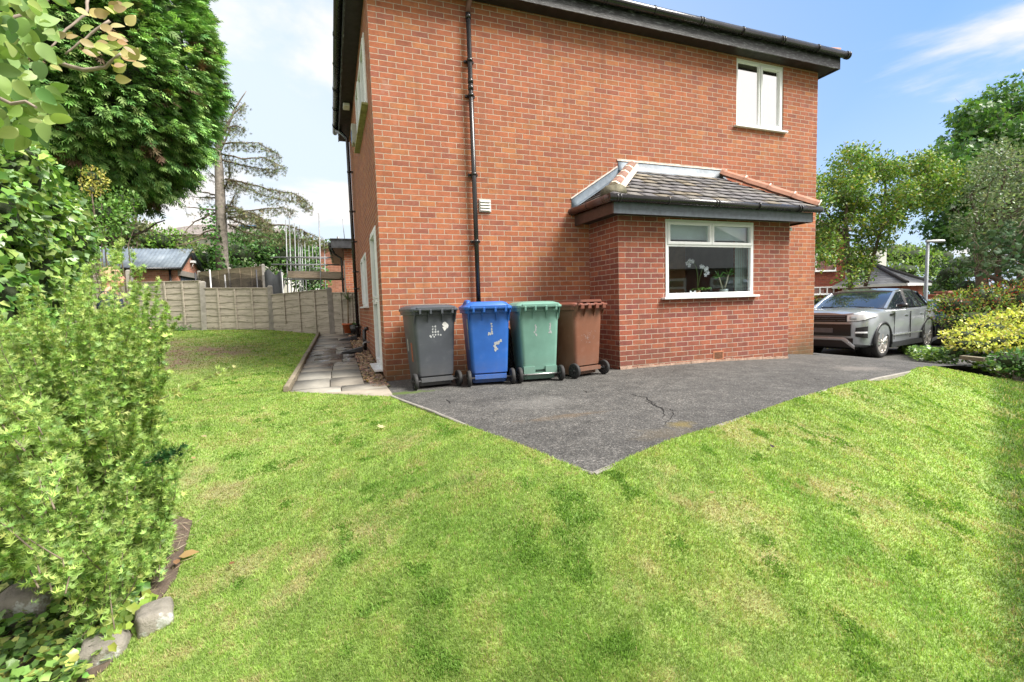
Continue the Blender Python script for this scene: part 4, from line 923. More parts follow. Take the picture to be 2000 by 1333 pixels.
# printed stickers on the sides of the bins
def side_label(e, y0, y1, z0, z1, m, name='label', bend=0):
    mb = MB(); f = lambda z: -(.23+(z-.21)*.0516)-.0025
    mb.add([(f(z0), y0, z0), (f(z0), y1, z0), (f(z1), y1+bend, z1), (f(z1), y0+bend, z1)], [(0, 1, 2, 3)]); mb.build(name, m, e)
side_label(B2, .09, .15, .45, .82, P('grey_recycling_label', (.42, .44, .46), .6, .5, 60)); side_label(B2, .05, .11, .70, .84, STKW, 'torn_label')
side_label(B1, .20, .27, .32, .56, P('orange_brown_label', (.36, .10, .04), .6, .3, 20)); side_label(B1, .42, .45, .44, .60, STKW, 'white_strip')
# refuse sack behind the blue and green bins
m = MB(); R = []
for i, (z, r) in enumerate(((0, .10), (.03, .20), (.15, .25), (.32, .26), (.48, .22), (.60, .15), (.68, .06), (.72, .04), (.80, .08))):
    R.append([(r*(1+.10*math.sin(a*5+i)+.06*math.sin(a*9+2*i))*math.cos(a), r*.8*(1+.1*math.sin(a*7-i))*math.sin(a), z) for a in np.linspace(0, 2*PI, 36, endpoint=False)])
m.loft(R); t = NT('black_sack'); t.pr(color=(.008, .008, .009), rough=.22, normal=t.bump(t.noise(11, 6, t.obj(), .6, dist=1.5), 1, .06))
o = m.build('bin_bag', t.m); o.location = (1.62, -.34, .012); tag(o, 'shiny black refuse sack tucked between the blue and green bins', 'bin bag')
# dark rubber drain shoes lying on the path
for (px, py, D, rz, lb) in ((703, 671, 10.3, .25, 'farther black wedge shaped drain shoe under the tall drainpipe'), (713, 687, 8.9, .2, 'nearer black wedge shaped drain shoe by the short pipe')):
    X = -.28; yv = 4.75 if D > 10 else 2.75
    m = MB(); m.loft([[(-.25, -.05, 0), (-.25, .05, 0), (-.24, .05, .02), (-.24, -.05, .02)], [(0, -.10, 0), (0, .10, 0), (0, .09, .07), (0, -.09, .07)], [(.14, -.09, 0), (.14, .09, 0), (.14, .08, .10), (.14, -.08, .10)]], smooth=False)
    o = m.build('drain_shoe', P('black_rubber', (.015, .015, .018), .45), bevel=.01); o.location = (X, yv, float(zp(X, yv))+.02); tag(o, lb, 'drain shoe', 'drain shoes on the path')
m = MB(); m.tube([(0, 0, .12), (-.10, 0, .12), (-.12, 0, .10), (-.12, 0, .05)], .016, 8).tube([(-.06, -.03, .16), (-.06, .03, .16)], .008, 6).tube([(-.06, 0, .12), (-.06, 0, .16)], .008, 6)
o = m.build('outside_tap', GALV); o.location = (-.02, 2.45, .28); tag(o, 'small metal outside tap low on the shaded wall', 'tap')

# ------------------------------------------------------------------ potted cordyline at the end of the path
pz = .43; px_, py_ = -.28, 5.85
e = empty('potted_cordyline', (px_, py_, pz), 0, 'spiky cordyline on a thin stem in an orange plastic pot by the fence', 'potted plant')
m = MB(); m.loft([[(r*math.cos(a), r*math.sin(a), z) for a in np.linspace(0, 2*PI, 18, endpoint=False)] for r, z in ((.10, 0), (.135, .20), (.15, .20), (.15, .245), (.135, .245), (.13, .21))]); m.build('pot', P('orange_pot', (.42, .10, .03), .6, .15), e)
m = MB(); m.tube([(0, 0, .2), (.01, 0, .5), (.02, .01, .85)], .018, 7); m.build('stem', P('cordyline_stem', (.20, .16, .10), .9), e)
def spiky(e, c, n, L, w, m_):
    m = MB()
    for i in range(n):
        a = rng.random()*6.28; u = rng.uniform(-.15, 1); l = L*rng.uniform(.7, 1.1); d = Vector((math.cos(a), math.sin(a), 0))*math.sqrt(max(.05, 1-u*u)); s = Vector((-math.sin(a), math.cos(a), 0)); R = []
        for k in range(5): f = k/4; q = Vector(c)+d*l*f+Vector((0, 0, 1))*(u*l*f-.28*l*f*f); ww = w*(1-f)**.6; R.append([tuple(q-s*ww), tuple(q+s*ww)])
        m.loft(R, cap=False, closed=False)
    m.build('leaf_crown', m_, e)
spiky(e, (.02, .01, .85), 46, .42, .011, P('cordyline_leaf', (.16, .22, .09), .5, .4, 3))
m = MB(); m.loft([[(r*math.cos(a), r*math.sin(a), z) for a in np.linspace(0, 2*PI, 16, endpoint=False)] for r, z in ((.09, 0), (.13, .22), (.12, .22), (.11, .18))])
e = empty('potted_plant', (-.02-.12, 5.62, .42), 0, 'leafy plant in a black pot beside the orange pot', 'potted plant'); m.build('pot', BLK, e); spiky(e, (0, 0, .2), 40, .16, .02, P('low_green_leaf', (.10, .22, .05), .5, .3))

# ------------------------------------------------------------------ the person behind the shrub
def skin(name, verts, edges, radii, m, parent=None, root=0, sub=2):
    me = bpy.data.meshes.new(name); me.from_pydata(verts, edges, []); o = bpy.data.objects.new(name, me); COL.objects.link(o)
    if parent: o.parent = parent
    md = o.modifiers.new('skin', 'SKIN'); md.use_smooth_shade = True
    sv = me.skin_vertices[0].data if me.skin_vertices else None
    if sv is None:
        bm = bmesh.new(); bm.from_mesh(me); bm.verts.layers.skin.verify(); bm.to_mesh(me); bm.free(); sv = me.skin_vertices[0].data
    for i, r in enumerate(radii): sv[i].radius = r if isinstance(r, tuple) else (r, r); sv[i].use_root = (i == root)
    s = o.modifiers.new('sub', 'SUBSURF'); s.levels = sub; s.render_levels = sub; me.materials.append(m); return o
def bake(o):
    dg = bpy.context.evaluated_depsgraph_get(); me = bpy.data.meshes.new_from_object(o.evaluated_get(dg)); o.modifiers.clear(); old = o.data; o.data = me; bpy.data.meshes.remove(old); return o
SKIN = P('skin', (.62, .33, .24), .55, .08, 5)
gp = T(np.array([-3.12]), np.array([.37]))[0]
PZ = -.15
e = empty('person', (-3.14, .37, PZ), 0, 'person half hidden behind the tall shrub in a navy shirt with one forearm bent forward', 'person')
# figure faces +X-ish (to the right of the picture), slightly away
V = [(0,0,.93),(0,0,1.08),(.01,0,1.25),(.02,0,1.42),(.035,0,1.50),(.05,0,1.585),(.06,0,1.66),
     (.02,-.17,1.40),(.0,-.22,1.26),(-.01,-.24,1.12),(.10,-.20,1.07),(.22,-.15,1.06),(.27,-.14,1.065),
     (.02,.17,1.40),(.02,.22,1.26),(.03,.23,1.12),(.13,.19,1.05),(.23,.14,1.03),(.28,.12,1.03),
     (0,-.10,.88),(.02,-.10,.66),(.01,-.10,.47),(-.01,-.10,.25),(-.03,-.10,.08),(.10,-.11,.04),
     (0,.10,.88),(.04,.11,.66),(.05,.11,.47),(.01,.11,.25),(0,.11,.08),(.13,.12,.04)]
E = [(0,1),(1,2),(2,3),(3,4),(4,5),(5,6),(3,7),(7,8),(8,9),(9,10),(10,11),(11,12),(3,13),(13,14),(14,15),(15,16),(16,17),(17,18),(0,19),(19,20),(20,21),(21,22),(22,23),(23,24),(0,25),(25,26),(26,27),(27,28),(28,29),(29,30)]
Rr = [(.12,.15),(.11,.13),(.115,.145),(.10,.13),.055,.085,.085, .062,.050,.042,.040,.030,.034, .062,.050,.042,.040,.030,.034, .10,.085,.062,.058,.042,.04, .10,.085,.062,.058,.042,.04]
bd_ = bake(skin('body', V, E, Rr, SKIN, e))
for (sy, hx) in ((-1, (.285, -.14, 1.062)), (1, (.295, .115, 1.03))):      # fingers
    for k, (l, off) in enumerate(((.065, -.024), (.075, -.008), (.07, .008), (.055, .022))):
        a = Vector(hx)+Vector((.02, off, 0)); bake(skin('finger', [a, a+Vector((l*.5, -off*.1, -.008)), a+Vector((l*.85, 0, -.030))], [(0, 1), (1, 2)], [.009, .0085, .007], SKIN, bd_, sub=1))
    a = Vector(hx)+Vector((-.01, -sy*-.028, .01)); bake(skin('finger', [a, a+Vector((.03, sy*.022, .012)), a+Vector((.06, sy*.022, .005))], [(0, 1), (1, 2)], [.011, .010, .008], SKIN, bd_, sub=1))
# head shape: skull over the skin core with nose, ear, jaw
m = MB(); R = []
for z, rx, ry, ox in ((1.50,.045,.05,.05),(1.53,.075,.06,.075),(1.56,.090,.068,.075),(1.60,.100,.074,.066),(1.64,.104,.078,.058),(1.68,.100,.077,.052),(1.72,.080,.064,.048),(1.745,.045,.036,.046),(1.752,.01,.008,.046)):
    R.append([(ox+rx*math.cos(a)*(1.0 if math.cos(a) < 0 else 1.0), ry*math.sin(a), z) for a in np.linspace(0, 2*PI, 24, endpoint=False)])
m.loft(R)
m.add([(.165,0,1.65),(.155,-.016,1.605),(.155,.016,1.605),(.188,0,1.612)],[(0,1,3),(0,3,2),(1,2,3)], smooth=True)
m.build('head', SKIN, e); m = MB()
for s in (-1, 1):
    m.loft([[(.055+.018*math.cos(a)*k, s*(.078+t_), 1.615+.032*math.sin(a)*k) for a in np.linspace(0, 2*PI, 12, endpoint=False)] for t_, k in ((-.004, .8), (.008, 1), (.012, .8))])
m.build('ear', SKIN, e); m = MB()
for s in (-1, 1): m.loft([[(.145+t_, s*.030+.011*math.cos(a)*k, 1.640+.005*math.sin(a)*k) for a in np.linspace(0, 2*PI, 10, endpoint=False)] for t_, k in ((.0, 1), (.013, 1), (.016, .5))])
m.build('eye', P('eye_dark', (.05, .035, .03), .2), e); m = MB(); m.box((.152, -.022, 1.577), (.166, .022, 1.583)); m.build('mouth', P('lips', (.40, .14, .12)), e)
m = MB(); R = []
for z, rx, ry, ox in ((1.60,.060,.083,.005),(1.64,.085,.085,.020),(1.68,.098,.084,.035),(1.72,.088,.071,.040),(1.75,.055,.046,.042),(1.762,.012,.01,.042)):
    R.append([(ox+rx*math.cos(a), ry*math.sin(a), z) for a in np.linspace(0, 2*PI, 24, endpoint=False)])
m.loft(R); m.build('hair', P('cropped_fair_hair', (.50, .36, .20), .8, .3, 60, bump=.5, bscale=90), e)
NAVY = P('navy_shirt', (.012, .022, .055), .85, .3, 8)
bake(skin('shirt', [(0,0,.90),(0,0,1.08),(.01,0,1.25),(.02,0,1.40),(.03,0,1.465),(.02,-.17,1.40),(.0,-.215,1.27),(-.005,-.235,1.20),(.02,.17,1.40),(.02,.215,1.27),(.025,.23,1.20)], [(0,1),(1,2),(2,3),(3,4),(3,5),(5,6),(6,7),(3,8),(8,9),(9,10)], [(.145,.18),(.13,.155),(.135,.165),(.12,.15),.07,.082,.072,.070,.082,.072,.070], NAVY, e))
bake(skin('trousers', [(0,0,.96),(0,-.10,.87),(.02,-.10,.66),(.01,-.10,.47),(-.01,-.10,.25),(-.03,-.10,.06),(0,.10,.87),(.04,.11,.66),(.05,.11,.47),(.01,.11,.25),(0,.11,.06)], [(0,1),(1,2),(2,3),(3,4),(4,5),(0,6),(6,7),(7,8),(8,9),(9,10)], [(.135,.17),.115,.10,.08,.075,.075,.115,.10,.08,.075,.075], P('dark_trousers', (.02,.022,.03), .9), e))
e.rotation_euler = (0, 0, .15)

# ------------------------------------------------------------------ cars
def paint(name, c, metal=.6):
    t = NT(name); o = t.obj(); t.pr(color=t.ramp(t.noise(2, 4, o), [(.3, tuple(x*.93 for x in c)), (.7, tuple(min(1, x*1.06) for x in c))]), rough=.28, metal=metal, coat=.8, coatr=.04); return t.m
def car(loc, rz, pm, label, scale=1.0):
    """local axes: nose towards -X, width along Y, ground z=0; a compact SUV 4.36 m long"""
    e = empty('parked_car', loc, rz, label, 'car'); e.scale = (scale,)*3
    WB_, XF, XR, R_ = 2.66, -1.33, 1.33, .37
    # body: stations along x; each a half section (y, z) from sill to belt to centre, mirrored
    st = [(-2.19,.50,.34,.66,.86,1.05,1.075),(-2.15,.72,.31,.64,.90,1.075,1.10),(-2.05,.84,.29,.63,.93,1.09,1.12),(-1.85,.905,.27,.63,.95,1.10,1.135),(-1.5,.93,.26,.64,.96,1.11,1.15),(-1.1,.935,.26,.65,.97,1.12,1.16),(-.75,.935,.25,.65,.98,1.125,1.165),(-.3,.93,.25,.65,.99,1.13,1.17),(.3,.93,.25,.65,1.0,1.135,1.17),(.9,.935,.25,.66,1.0,1.14,1.17),(1.4,.94,.27,.68,1.01,1.15,1.18),(1.75,.92,.30,.68,1.01,1.15,1.18),(2.0,.86,.34,.66,.98,1.13,1.16),(2.13,.74,.42,.64,.92,1.07,1.09)]
    m = MB(); R = []
    for x, hw, z0, z1, z2, z3, z4 in st:
        half = [(hw*.80, z0), (hw*.955, z0+.06), (hw*.985, z1*.80+z0*.2), (hw, z1+.08), (hw*.985, z2), (hw*.955, (z2+z3)/2+.02), (hw*.88, z3), (hw*.55, z4), (hw*.2, z4+.012)]
        R.append([(x, y, z) for y, z in half]+[(x, -y, z) for y, z in half[::-1]])
    m.loft(R, smooth=True); body = m.build('body', pm, e)
    cut = MB()
    for x in (XF, XR):
        for s in (-1, 1): cut.tube([(x, s*.55, R_+.01), (x, s*1.2, R_+.01)], R_+.055, 32)
    co = cut.build('cutter', BLK); md = body.modifiers.new('arches', 'BOOLEAN'); md.object = co; md.operation = 'DIFFERENCE'; md.solver = 'EXACT'
    bpy.context.view_layer.update(); bake(body); me_ = co.data; bpy.data.objects.remove(co); bpy.data.meshes.remove(me_)
    for p in body.data.polygons: p.use_smooth = True
    es = body.modifiers.new('edge', 'EDGE_SPLIT'); es.split_angle = math.radians(34)
    m = MB(); m.box((-1.95, -.62, .22), (1.95, .62, .60)); 
    for x in (XF, XR):
        for s in (-1, 1): m.tube([(x, s*.50, R_+.02), (x, s*.80, R_+.02)], R_+.045, 24)
    m.build('underbody', P('car_underside', (.008, .008, .009), .8), e)
    # arch cladding and sill
    m = MB()
    for x in (XF, XR):
        for s in (-1, 1):
            R = []
            for k in range(19):
                a = -.18+(PI+.36)*k/18; c, sn = math.cos(a), math.sin(a); w = .93
                R.append([(x+(R_+r)*c, s*y, R_+.01+(R_+r)*sn) for r, y in ((.045, w-.04), (.045, w+.015), (.075, w+.018), (.105, w+.005), (.105, w-.04))])
            m.loft(R, cap=True, closed=True)
    for s in (-1, 1): m.box((-.92, s*.90-.04, .22), (.92, s*.90+.045, .34))
    m.build('arch_trim', P('grey_cladding', (.018, .02, .024), .45), e)
    m = MB()
    BS_ = P('bright_strip', (.55, .57, .60), .2, metal=.7)
    for s in (-1, 1): m = MB(); m.box((-.86, s*.935-.012, .50), (.86, s*.935+.014, .53)); m.build('side_strip', BS_, e)
    # cabin: glass shell
    cs = [(-.98,1.13,.80,.80,1.15),(-.62,1.14,.84,.76,1.35),(-.20,1.15,.85,.70,1.545),(.25,1.15,.86,.69,1.60),(.85,1.15,.86,.67,1.585),(1.4,1.16,.84,.64,1.52),(1.75,1.17,.80,.60,1.45),(2.02,1.17,.74,.62,1.22)]
    m = MB(); m.loft([[(x, w0, z0), (x, w0*.995, z0+.02*(z1-z0)), (x, w1, z1-.03), (x, w1*.93, z1), (x, w1*.5, z1+.02), (x, -w1*.5, z1+.02), (x, -w1*.93, z1), (x, -w1, z1-.03), (x, -w0*.995, z0+.02*(z1-z0)), (x, -w0, z0)] for x, z0, w0, w1, z1 in cs]); g = m.build('window_glass', P('dark_car_glass', (.015, .02, .03), .03, .1, coat=1, spec=1), e)
    es = g.modifiers.new('edge', 'EDGE_SPLIT'); es.split_angle = math.radians(30)
    # roof skin and pillars
    m = MB(); m.loft([[(x, w1*1.015, z1-.035), (x, w1*.95, z1+.012), (x, w1*.5, z1+.034), (x, -w1*.5, z1+.034), (x, -w1*.95, z1+.012), (x, -w1*1.015, z1-.035), (x, -w1*.9, z1-.03), (x, w1*.9, z1-.03)] for x, z0, w0, w1, z1 in [(-.20,0,0,.705,1.54)]+cs[3:7]+[(2.0,0,0,.63,1.36)]], smooth=True); r_ = m.build('roof', paint('roof_paint', (.17, .19, .21)), e)
    es = r_.modifiers.new('edge', 'EDGE_SPLIT'); es.split_angle = math.radians(40)
    for s in (-1, 1): m = MB(); m.bar((-.98, s*.815, 1.15), (-.20, s*.705, 1.54), .055, .03); m.build('windscreen_pillar', pm, e)
    for s in (-1, 1):
        for a, b in (((.10, .862, 1.12), (.22, .69, 1.59)), ((1.0, .86, 1.13), (.98, .655, 1.57)), ((1.45, .84, 1.15), (1.36, .645, 1.53))): m = MB(); m.bar((a[0], s*a[1], a[2]), (b[0], s*b[1], b[2]), .07, .02); m.build('door_pillar', BLK, e)
    # doors (shut lines) and handles
    DK = P('shut_line', (.01, .01, .01), .8)
    for x0, x1 in ((-.78, .13), (.16, 1.05)):
        m = MB()
        for s in (-1, 1):
            for x in (x0, x1): m.box((x-.004, s*.935-.004, .40), (x+.004, s*.935+.0045, 1.05))
        d = m.build('door', DK, e); h_ = MB()
        for s in (-1, 1): h_.box((x1-.26, s*.935-.01, .955), (x1-.08, s*.935+.025, .98))
        h_.build('handle', pm, d, bevel=.006)
    # door mirrors
    for s in (-1, 1):
        m = MB(); m.loft([[(-.66+.09*math.cos(a)*k, s*(.90+t_), 1.20+.075*math.sin(a)*k) for a in np.linspace(0, 2*PI, 14, endpoint=False)] for t_, k in ((.02, .3), (.06, .9), (.14, 1), (.22, .8), (.25, .3))]); mi = m.build('mirror', BLK, e)
        m = MB(); m.tube([(-.70, s*.93, 1.12), (-.70, s*1.12, 1.15)], .018, 6); m.build('mirror_base', pm, mi)
    # front: grille, lights, bumper, laid on the curve of the nose
    def xf(y): return float(np.interp(abs(y), [0, .45, .62, .74, .84, .89, .93, .96], [-2.215, -2.205, -2.185, -2.135, -2.04, -1.90, -1.62, -1.3]))-.012
    def nose(y0, y1, lo, hi, off=0, n=9):
        ys = np.linspace(y0, y1, n); f = lambda q, y: float(np.interp(y, [a_[0] for a_ in q], [a_[1] for a_ in q])) if isinstance(q, list) else q
        m = MB(); m.loft([[(xf(y)-off, y, f(lo, y)) for y in ys], [(xf(y)-off-.012, y, (f(lo, y)+f(hi, y))/2) for y in ys], [(xf(y)-off, y, f(hi, y)) for y in ys]], closed=False, cap=False); return m
    gr = nose(-.54, .54, .87, 1.03, .012).build('grille', P('grille_black', (.008, .008, .009), .35), e)
    for z in (.905, .95, .995): nose(-.52, .52, z-.006, z+.006, .030).build('grille_bar', P('grille_bar', (.16, .16, .17), .3, metal=.5), gr)
    LMP = NT('headlamp_lens'); LMP.pr(color=(.85, .88, .92), rough=.1, coat=1)
    for s in (-1, 1):
        def sd(l): return sorted([(s*y, z) for y, z in l])
        y0, y1 = sorted((s*.55, s*.925))
        hl = nose(y0, y1, sd([(.55, .885), (.75, .895), (.86, .935), (.925, .985)]), sd([(.55, 1.025), (.75, 1.04), (.86, 1.045), (.925, 1.03)]), .016, 13).build('headlight', LMP.m, e)
        nose(y0, y1, sd([(.55, .870), (.75, .878), (.86, .918), (.925, .972)]), sd([(.55, .885), (.75, .895), (.86, .935), (.925, .985)]), .018, 13).build('headlight_rim', BLK, hl)
        ya, yb_ = sorted((s*.60, s*.72)); nose(ya, yb_, .92, 1.0, .032, 5).build('headlight_lamp', P('lamp_reflector', (.45, .48, .52), .15, metal=.5), hl)
        ya, yb_ = sorted((s*.70, s*.87)); fi = nose(ya, yb_, sd([(.70, .54), (.87, .50)]), sd([(.70, .74), (.87, .77)]), .012, 7).build('bumper_intake', P('intake_black', (.006, .006, .007), .6), e)
        nose(ya, yb_, .61, .65, .03, 7).build('fog_light_bar', P('pale_bar', (.7, .72, .75), .3), fi)
    nose(-.62, .62, .55, .82, .008).build('bumper_recess', P('gloss_black_plate', (.012, .012, .013), .35), e)
    nose(-.66, .66, .29, .50, .010).build('lower_intake', P('lower_black', (.008, .008, .01), .5), e)
    nose(-.70, .70, [(-.70, .25), (-.46, .45), (.46, .45), (.70, .25)], [(-.70, .33), (-.52, .52), (.52, .52), (.70, .33)], .030, 29).build('skid_plate', P('satin_silver', (.42, .44, .47), .35, metal=.5), e)
    m = MB(); m.box((-2.25, -.26, .62), (-2.238, .26, .73)); m.build('number_plate', P('greyed_plate', (.10, .10, .11), .4), e)
    # wheels
    ALLOY = P('bright_alloy', (.60, .57, .55), .3, metal=.6)
    for x in (XF, XR):
        for s in (-1, 1):
            m = MB(); an = np.linspace(0, 2*PI, 40, endpoint=False)
            m.loft([[(x+r*math.cos(a), s*y, R_+r*math.sin(a)) for a in an] for r, y in ((.26, .70), (.355, .70), (R_, .73), (R_, .88), (.355, .915), (.27, .918), (.262, .905), (.262, .80))], cap=False)
            w = MB(); w.loft([[(x+r*math.cos(a), s*y, R_+r*math.sin(a)) for a in an] for r, y in ((.262, .80), (.266, .912), (.245, .915), (.240, .80))], cap=False)
            for k in range(5):
                for dd in (-.16, .16):
                    a = k*2*PI/5+.3; w.bar((x+.04*math.cos(a), s*.895, R_+.04*math.sin(a)), (x+.25*math.cos(a+dd), s*.905, R_+.25*math.sin(a+dd)), .022, .03, up=(0, 1, 0))
            w.tube([(x, s*.85, R_), (x, s*.905, R_)], .065, 16)
            d = MB(); d.tube([(x, s*.74, R_), (x, s*.80, R_)], .245, 24)
            wh = w.build('wheel', ALLOY, e); m.build('tyre', RUBB, wh); d.build('brake_disc', P('brake_dark_metal', (.03, .03, .03), .5, metal=.4), wh)  # dark disc filling the wheel behind the spokes
    m = MB(); m.loft([[(-1.0, y, 1.165), (-1.04, y, 1.16)] for y in (-.72, .72)], closed=False, cap=False); m.tube([(-1.02, -.6, 1.17), (-.92, -.05, 1.20)], .008, 5).tube([(-1.02, .05, 1.17), (-.92, .62, 1.20)], .008, 5); m.build('wiper', BLK, e)
    for s in (-1, 1):
        m = MB(); m.loft([[(x, s*y, z0), (x, s*(y+.005), z1)] for x, y, z0, z1 in ((1.72,.925,.95,1.05),(1.95,.885,.93,1.07),(2.1,.77,.93,1.06))], closed=False, cap=False); m.build('tail_light', P('tail_lamp', (.25, .01, .01), .15), e)
    m = MB()
    for s in (-1, 1): m.box((-1.0, s*.935-.01, .985), (-.80, s*.935+.012, 1.02))
    m.build('wing_vent', BLK, e)
    return e
fw = at(1722, 698, 11.0); rw = at(1806, 698, 12.35)
cdir = np.array([rw[0]-fw[0], rw[1]-fw[1]]); crz = math.atan2(cdir[1], cdir[0])
def car_loc(fw, rz, s=1): # front near wheel at fw: local (-1.33, -.90)
    c, sn = math.cos(rz), math.sin(rz); return (fw[0]-(-1.33*c+.90*sn)*s, fw[1]-(-1.33*sn-.90*c)*s)
cl = car_loc(fw, crz); CAR1 = car((cl[0], cl[1], -.50+.0), crz, paint('silver_grey_metallic', (.44, .48, .53)), 'silver grey SUV parked on the drive, partly hidden behind the house corner')
def lettering(txt, size, M, m, parent, name='badge_lettering'):
    cu = bpy.data.curves.new('t', 'FONT'); cu.body = txt; cu.size = size; cu.extrude = .003; cu.space_character = 1.9; cu.align_x = 'CENTER'; o = bpy.data.objects.new('t', cu); COL.objects.link(o); bpy.context.view_layer.update()
    me = bpy.data.meshes.new_from_object(o.evaluated_get(bpy.context.evaluated_depsgraph_get())); bpy.data.objects.remove(o); me.materials.clear(); me.materials.append(m)
    q = bpy.data.objects.new(name, me); COL.objects.link(q); q.parent = parent; q.matrix_local = M; return q
# lettering across the bonnet lip: local frame text x -> -Y, text up -> back/up
lettering('RANGE ROVER', .055, Matrix(((0, .75, -.66, -2.165), (-1, 0, 0, 0), (0, .66, .75, 1.085), (0, 0, 0, 1))), P('chrome_letters', (.75, .77, .8), .2, metal=.8), CAR1)
b2 = at(1812, 700, 15.5); gzb = float(T(b2[0], b2[1]))
car((b2[0]+1.2, b2[1], gzb), crz+.35, paint('dark_blue_paint', (.008, .022, .09), .3), 'dark blue car mostly hidden behind the yellow shrub')
# ------------------------------------------------------------------ garden fence
def fence_panel(parent, A, B, z0A, z0B, h, nb=8, batt=3, missing=None, sag=0, m=FENCE, name='panel', top=True):
    "waney lap panel between two ground points (x, y); z0: bottom heights"
    A = Vector((A[0], A[1], 0)); B = Vector((B[0], B[1], 0)); d = B-A; L = d.length; d.normalize(); n = Vector((d.y, -d.x, 0))
    if n.y > 0: n = -n
    bh = h/nb; mb = MB(); NS = 14
    for k in range(nb):
        ph = rng.random()*9; rt = []; rs = []
        for i in range(NS+1):
            f = i/NS; z0 = z0A+(z0B-z0A)*f; wav = .010*math.sin(f*9+ph)+.007*math.sin(f*23+ph*2)+rng.normal(0, .002)
            zb = z0+k*bh+wav-.012-(sag*math.sin(f*PI) if 0 < k < 4 else 0); zt = z0+(k+1)*bh+.022
            c = A+d*(L*f); o1 = n*(.024+rng.normal(0, .002)); o2 = n*.003
            rs.append([tuple(c+o2+Vector((0, 0, zb))), tuple(c+o1+Vector((0, 0, zb))), tuple(c+o1*.7+Vector((0, 0, (zb+zt)/2))), tuple(c+o2+Vector((0, 0, zt)))])
        mb.loft(rs, smooth=False)
    p = mb.build(name, m, parent)
    mb = MB()
    for i in range(batt):
        f = (i+1)/(batt+1); q = A+d*(L*f)+n*.036; zb = z0A+(z0B-z0A)*f; s = .35 if (missing == i) else 0
        mb.bar(tuple(q+Vector((0, 0, zb+.01+s*h))), tuple(q+Vector((0, 0, zb+h-.01))), .038, .022, up=tuple(n))
    for f in (.008, .992): q = A+d*(L*f)+n*.034; zb = z0A+(z0B-z0A)*f; mb.bar(tuple(q+Vector((0, 0, zb))), tuple(q+Vector((0, 0, zb+h))), .03, .03, up=tuple(n))
    mb.build('batten', m, p)
    if top: mb = MB(); mb.bar(tuple(A+n*.012+Vector((0, 0, z0A+h+.008))), tuple(B+n*.012+Vector((0, 0, z0B+h+.008))), .05, .014); mb.build('capping', m, p)
    return p
def post(parent, x, y, z0, z1, m=CONC, w=.10, lean=0):
    mb = MB(); mb.loft([[(x+a*w/2*s+lean*(z-z0), y+b_*w/2*s, z) for a, b_ in ((-1,-1),(1,-1),(1,1),(-1,1))] for z, s in ((z0, 1), (z1-.03, 1), (z1, .55))], smooth=False); return mb.build('post', m, parent)
def gboard(parent, A, B, zA, zB, h=.15):
    mb = MB(); mb.bar((A[0], A[1], zA+h/2-.07), (B[0], B[1], zB+h/2-.07), .04, h+.14); return mb.build('gravel_board', CONC, parent)
fe = empty('garden_fence', (0, 0, 0), 0, 'weathered grey waney lap garden fence with concrete posts at the end of the lawn', 'fence')
FP = [at(118, 640, 12.7), at(262, 640, 12.5), at(399, 640, 12.35), at(531, 643, 12.35), at(650, 652, 12.0), at(735, 655, 11.75)]
TOP = [530, 548, 555, 562, 568, 572]
fz = []
for p, px in zip(FP, (118, 262, 399, 531, 650, 735)): fz.append(float(T(p[0], p[1])))
for i in range(5):
    A, B = FP[i], FP[i+1]; pxa, pxb = (118, 262, 399, 531, 650, 735)[i:i+2]
    D = (A-CAM)@Fv; D2 = (B-CAM)@Fv
    tops = [at(pxa+6, (530, 553, 564, 577, 573)[i], D)[2], at(pxb-6, (548, 550, 564, 566, 573)[i], D2)[2]]
    hb = [min(fz[i], tops[0]-1.19)-0, min(fz[i+1], tops[1]-1.19)]
    h = 1.20 if i < 4 else 1.15
    fence_panel(fe, A, B, tops[0]-h, tops[1]-h, h, nb=(8 if i < 2 else 7), sag=.05 if i == 3 else 0, missing=0 if i == 3 else None)
    gboard(fe, A, B, tops[0]-h-.14, tops[1]-h-.14)
for i, (px, py) in enumerate(((118, 525), (262, 528), (399, 550), (531, 558), (650, 562))):
    p = FP[i]; D = (p-CAM)@Fv; t_ = at(px, py, D)[2]; post(fe, p[0], p[1]-.0, fz[i]-.3, t_, w=.12, lean=(-.02, .0, .03, .02, -.015)[i])
# weeds at the foot of the fence are with the vegetation

# ------------------------------------------------------------------ neighbours at the back left
def house_frame(lat, dep, ang, z, label, cat='house', name='house', group=None):
    "object frame whose x axis is turned by ang from the picture's right"
    p = CAM[:2]+horiz(lat, dep)[:2]; return empty(name, (p[0], p[1], z), -YAW+ang, label, cat, group)
# corrugated garage. local: near eave corner at origin, +x along gable (away), -y along eave (left) -> use explicit axes
D0 = 19.7; c0 = at(347, 520, D0); gzz = .55
ax = horiz(-.96, 2.95); ax = ax/np.linalg.norm(ax); ang_g = math.atan2(ax[1], ax[0])
g = empty('garage', (c0[0], c0[1], gzz), ang_g, 'small brick garage with a blue grey corrugated roof behind the fence', 'garage')
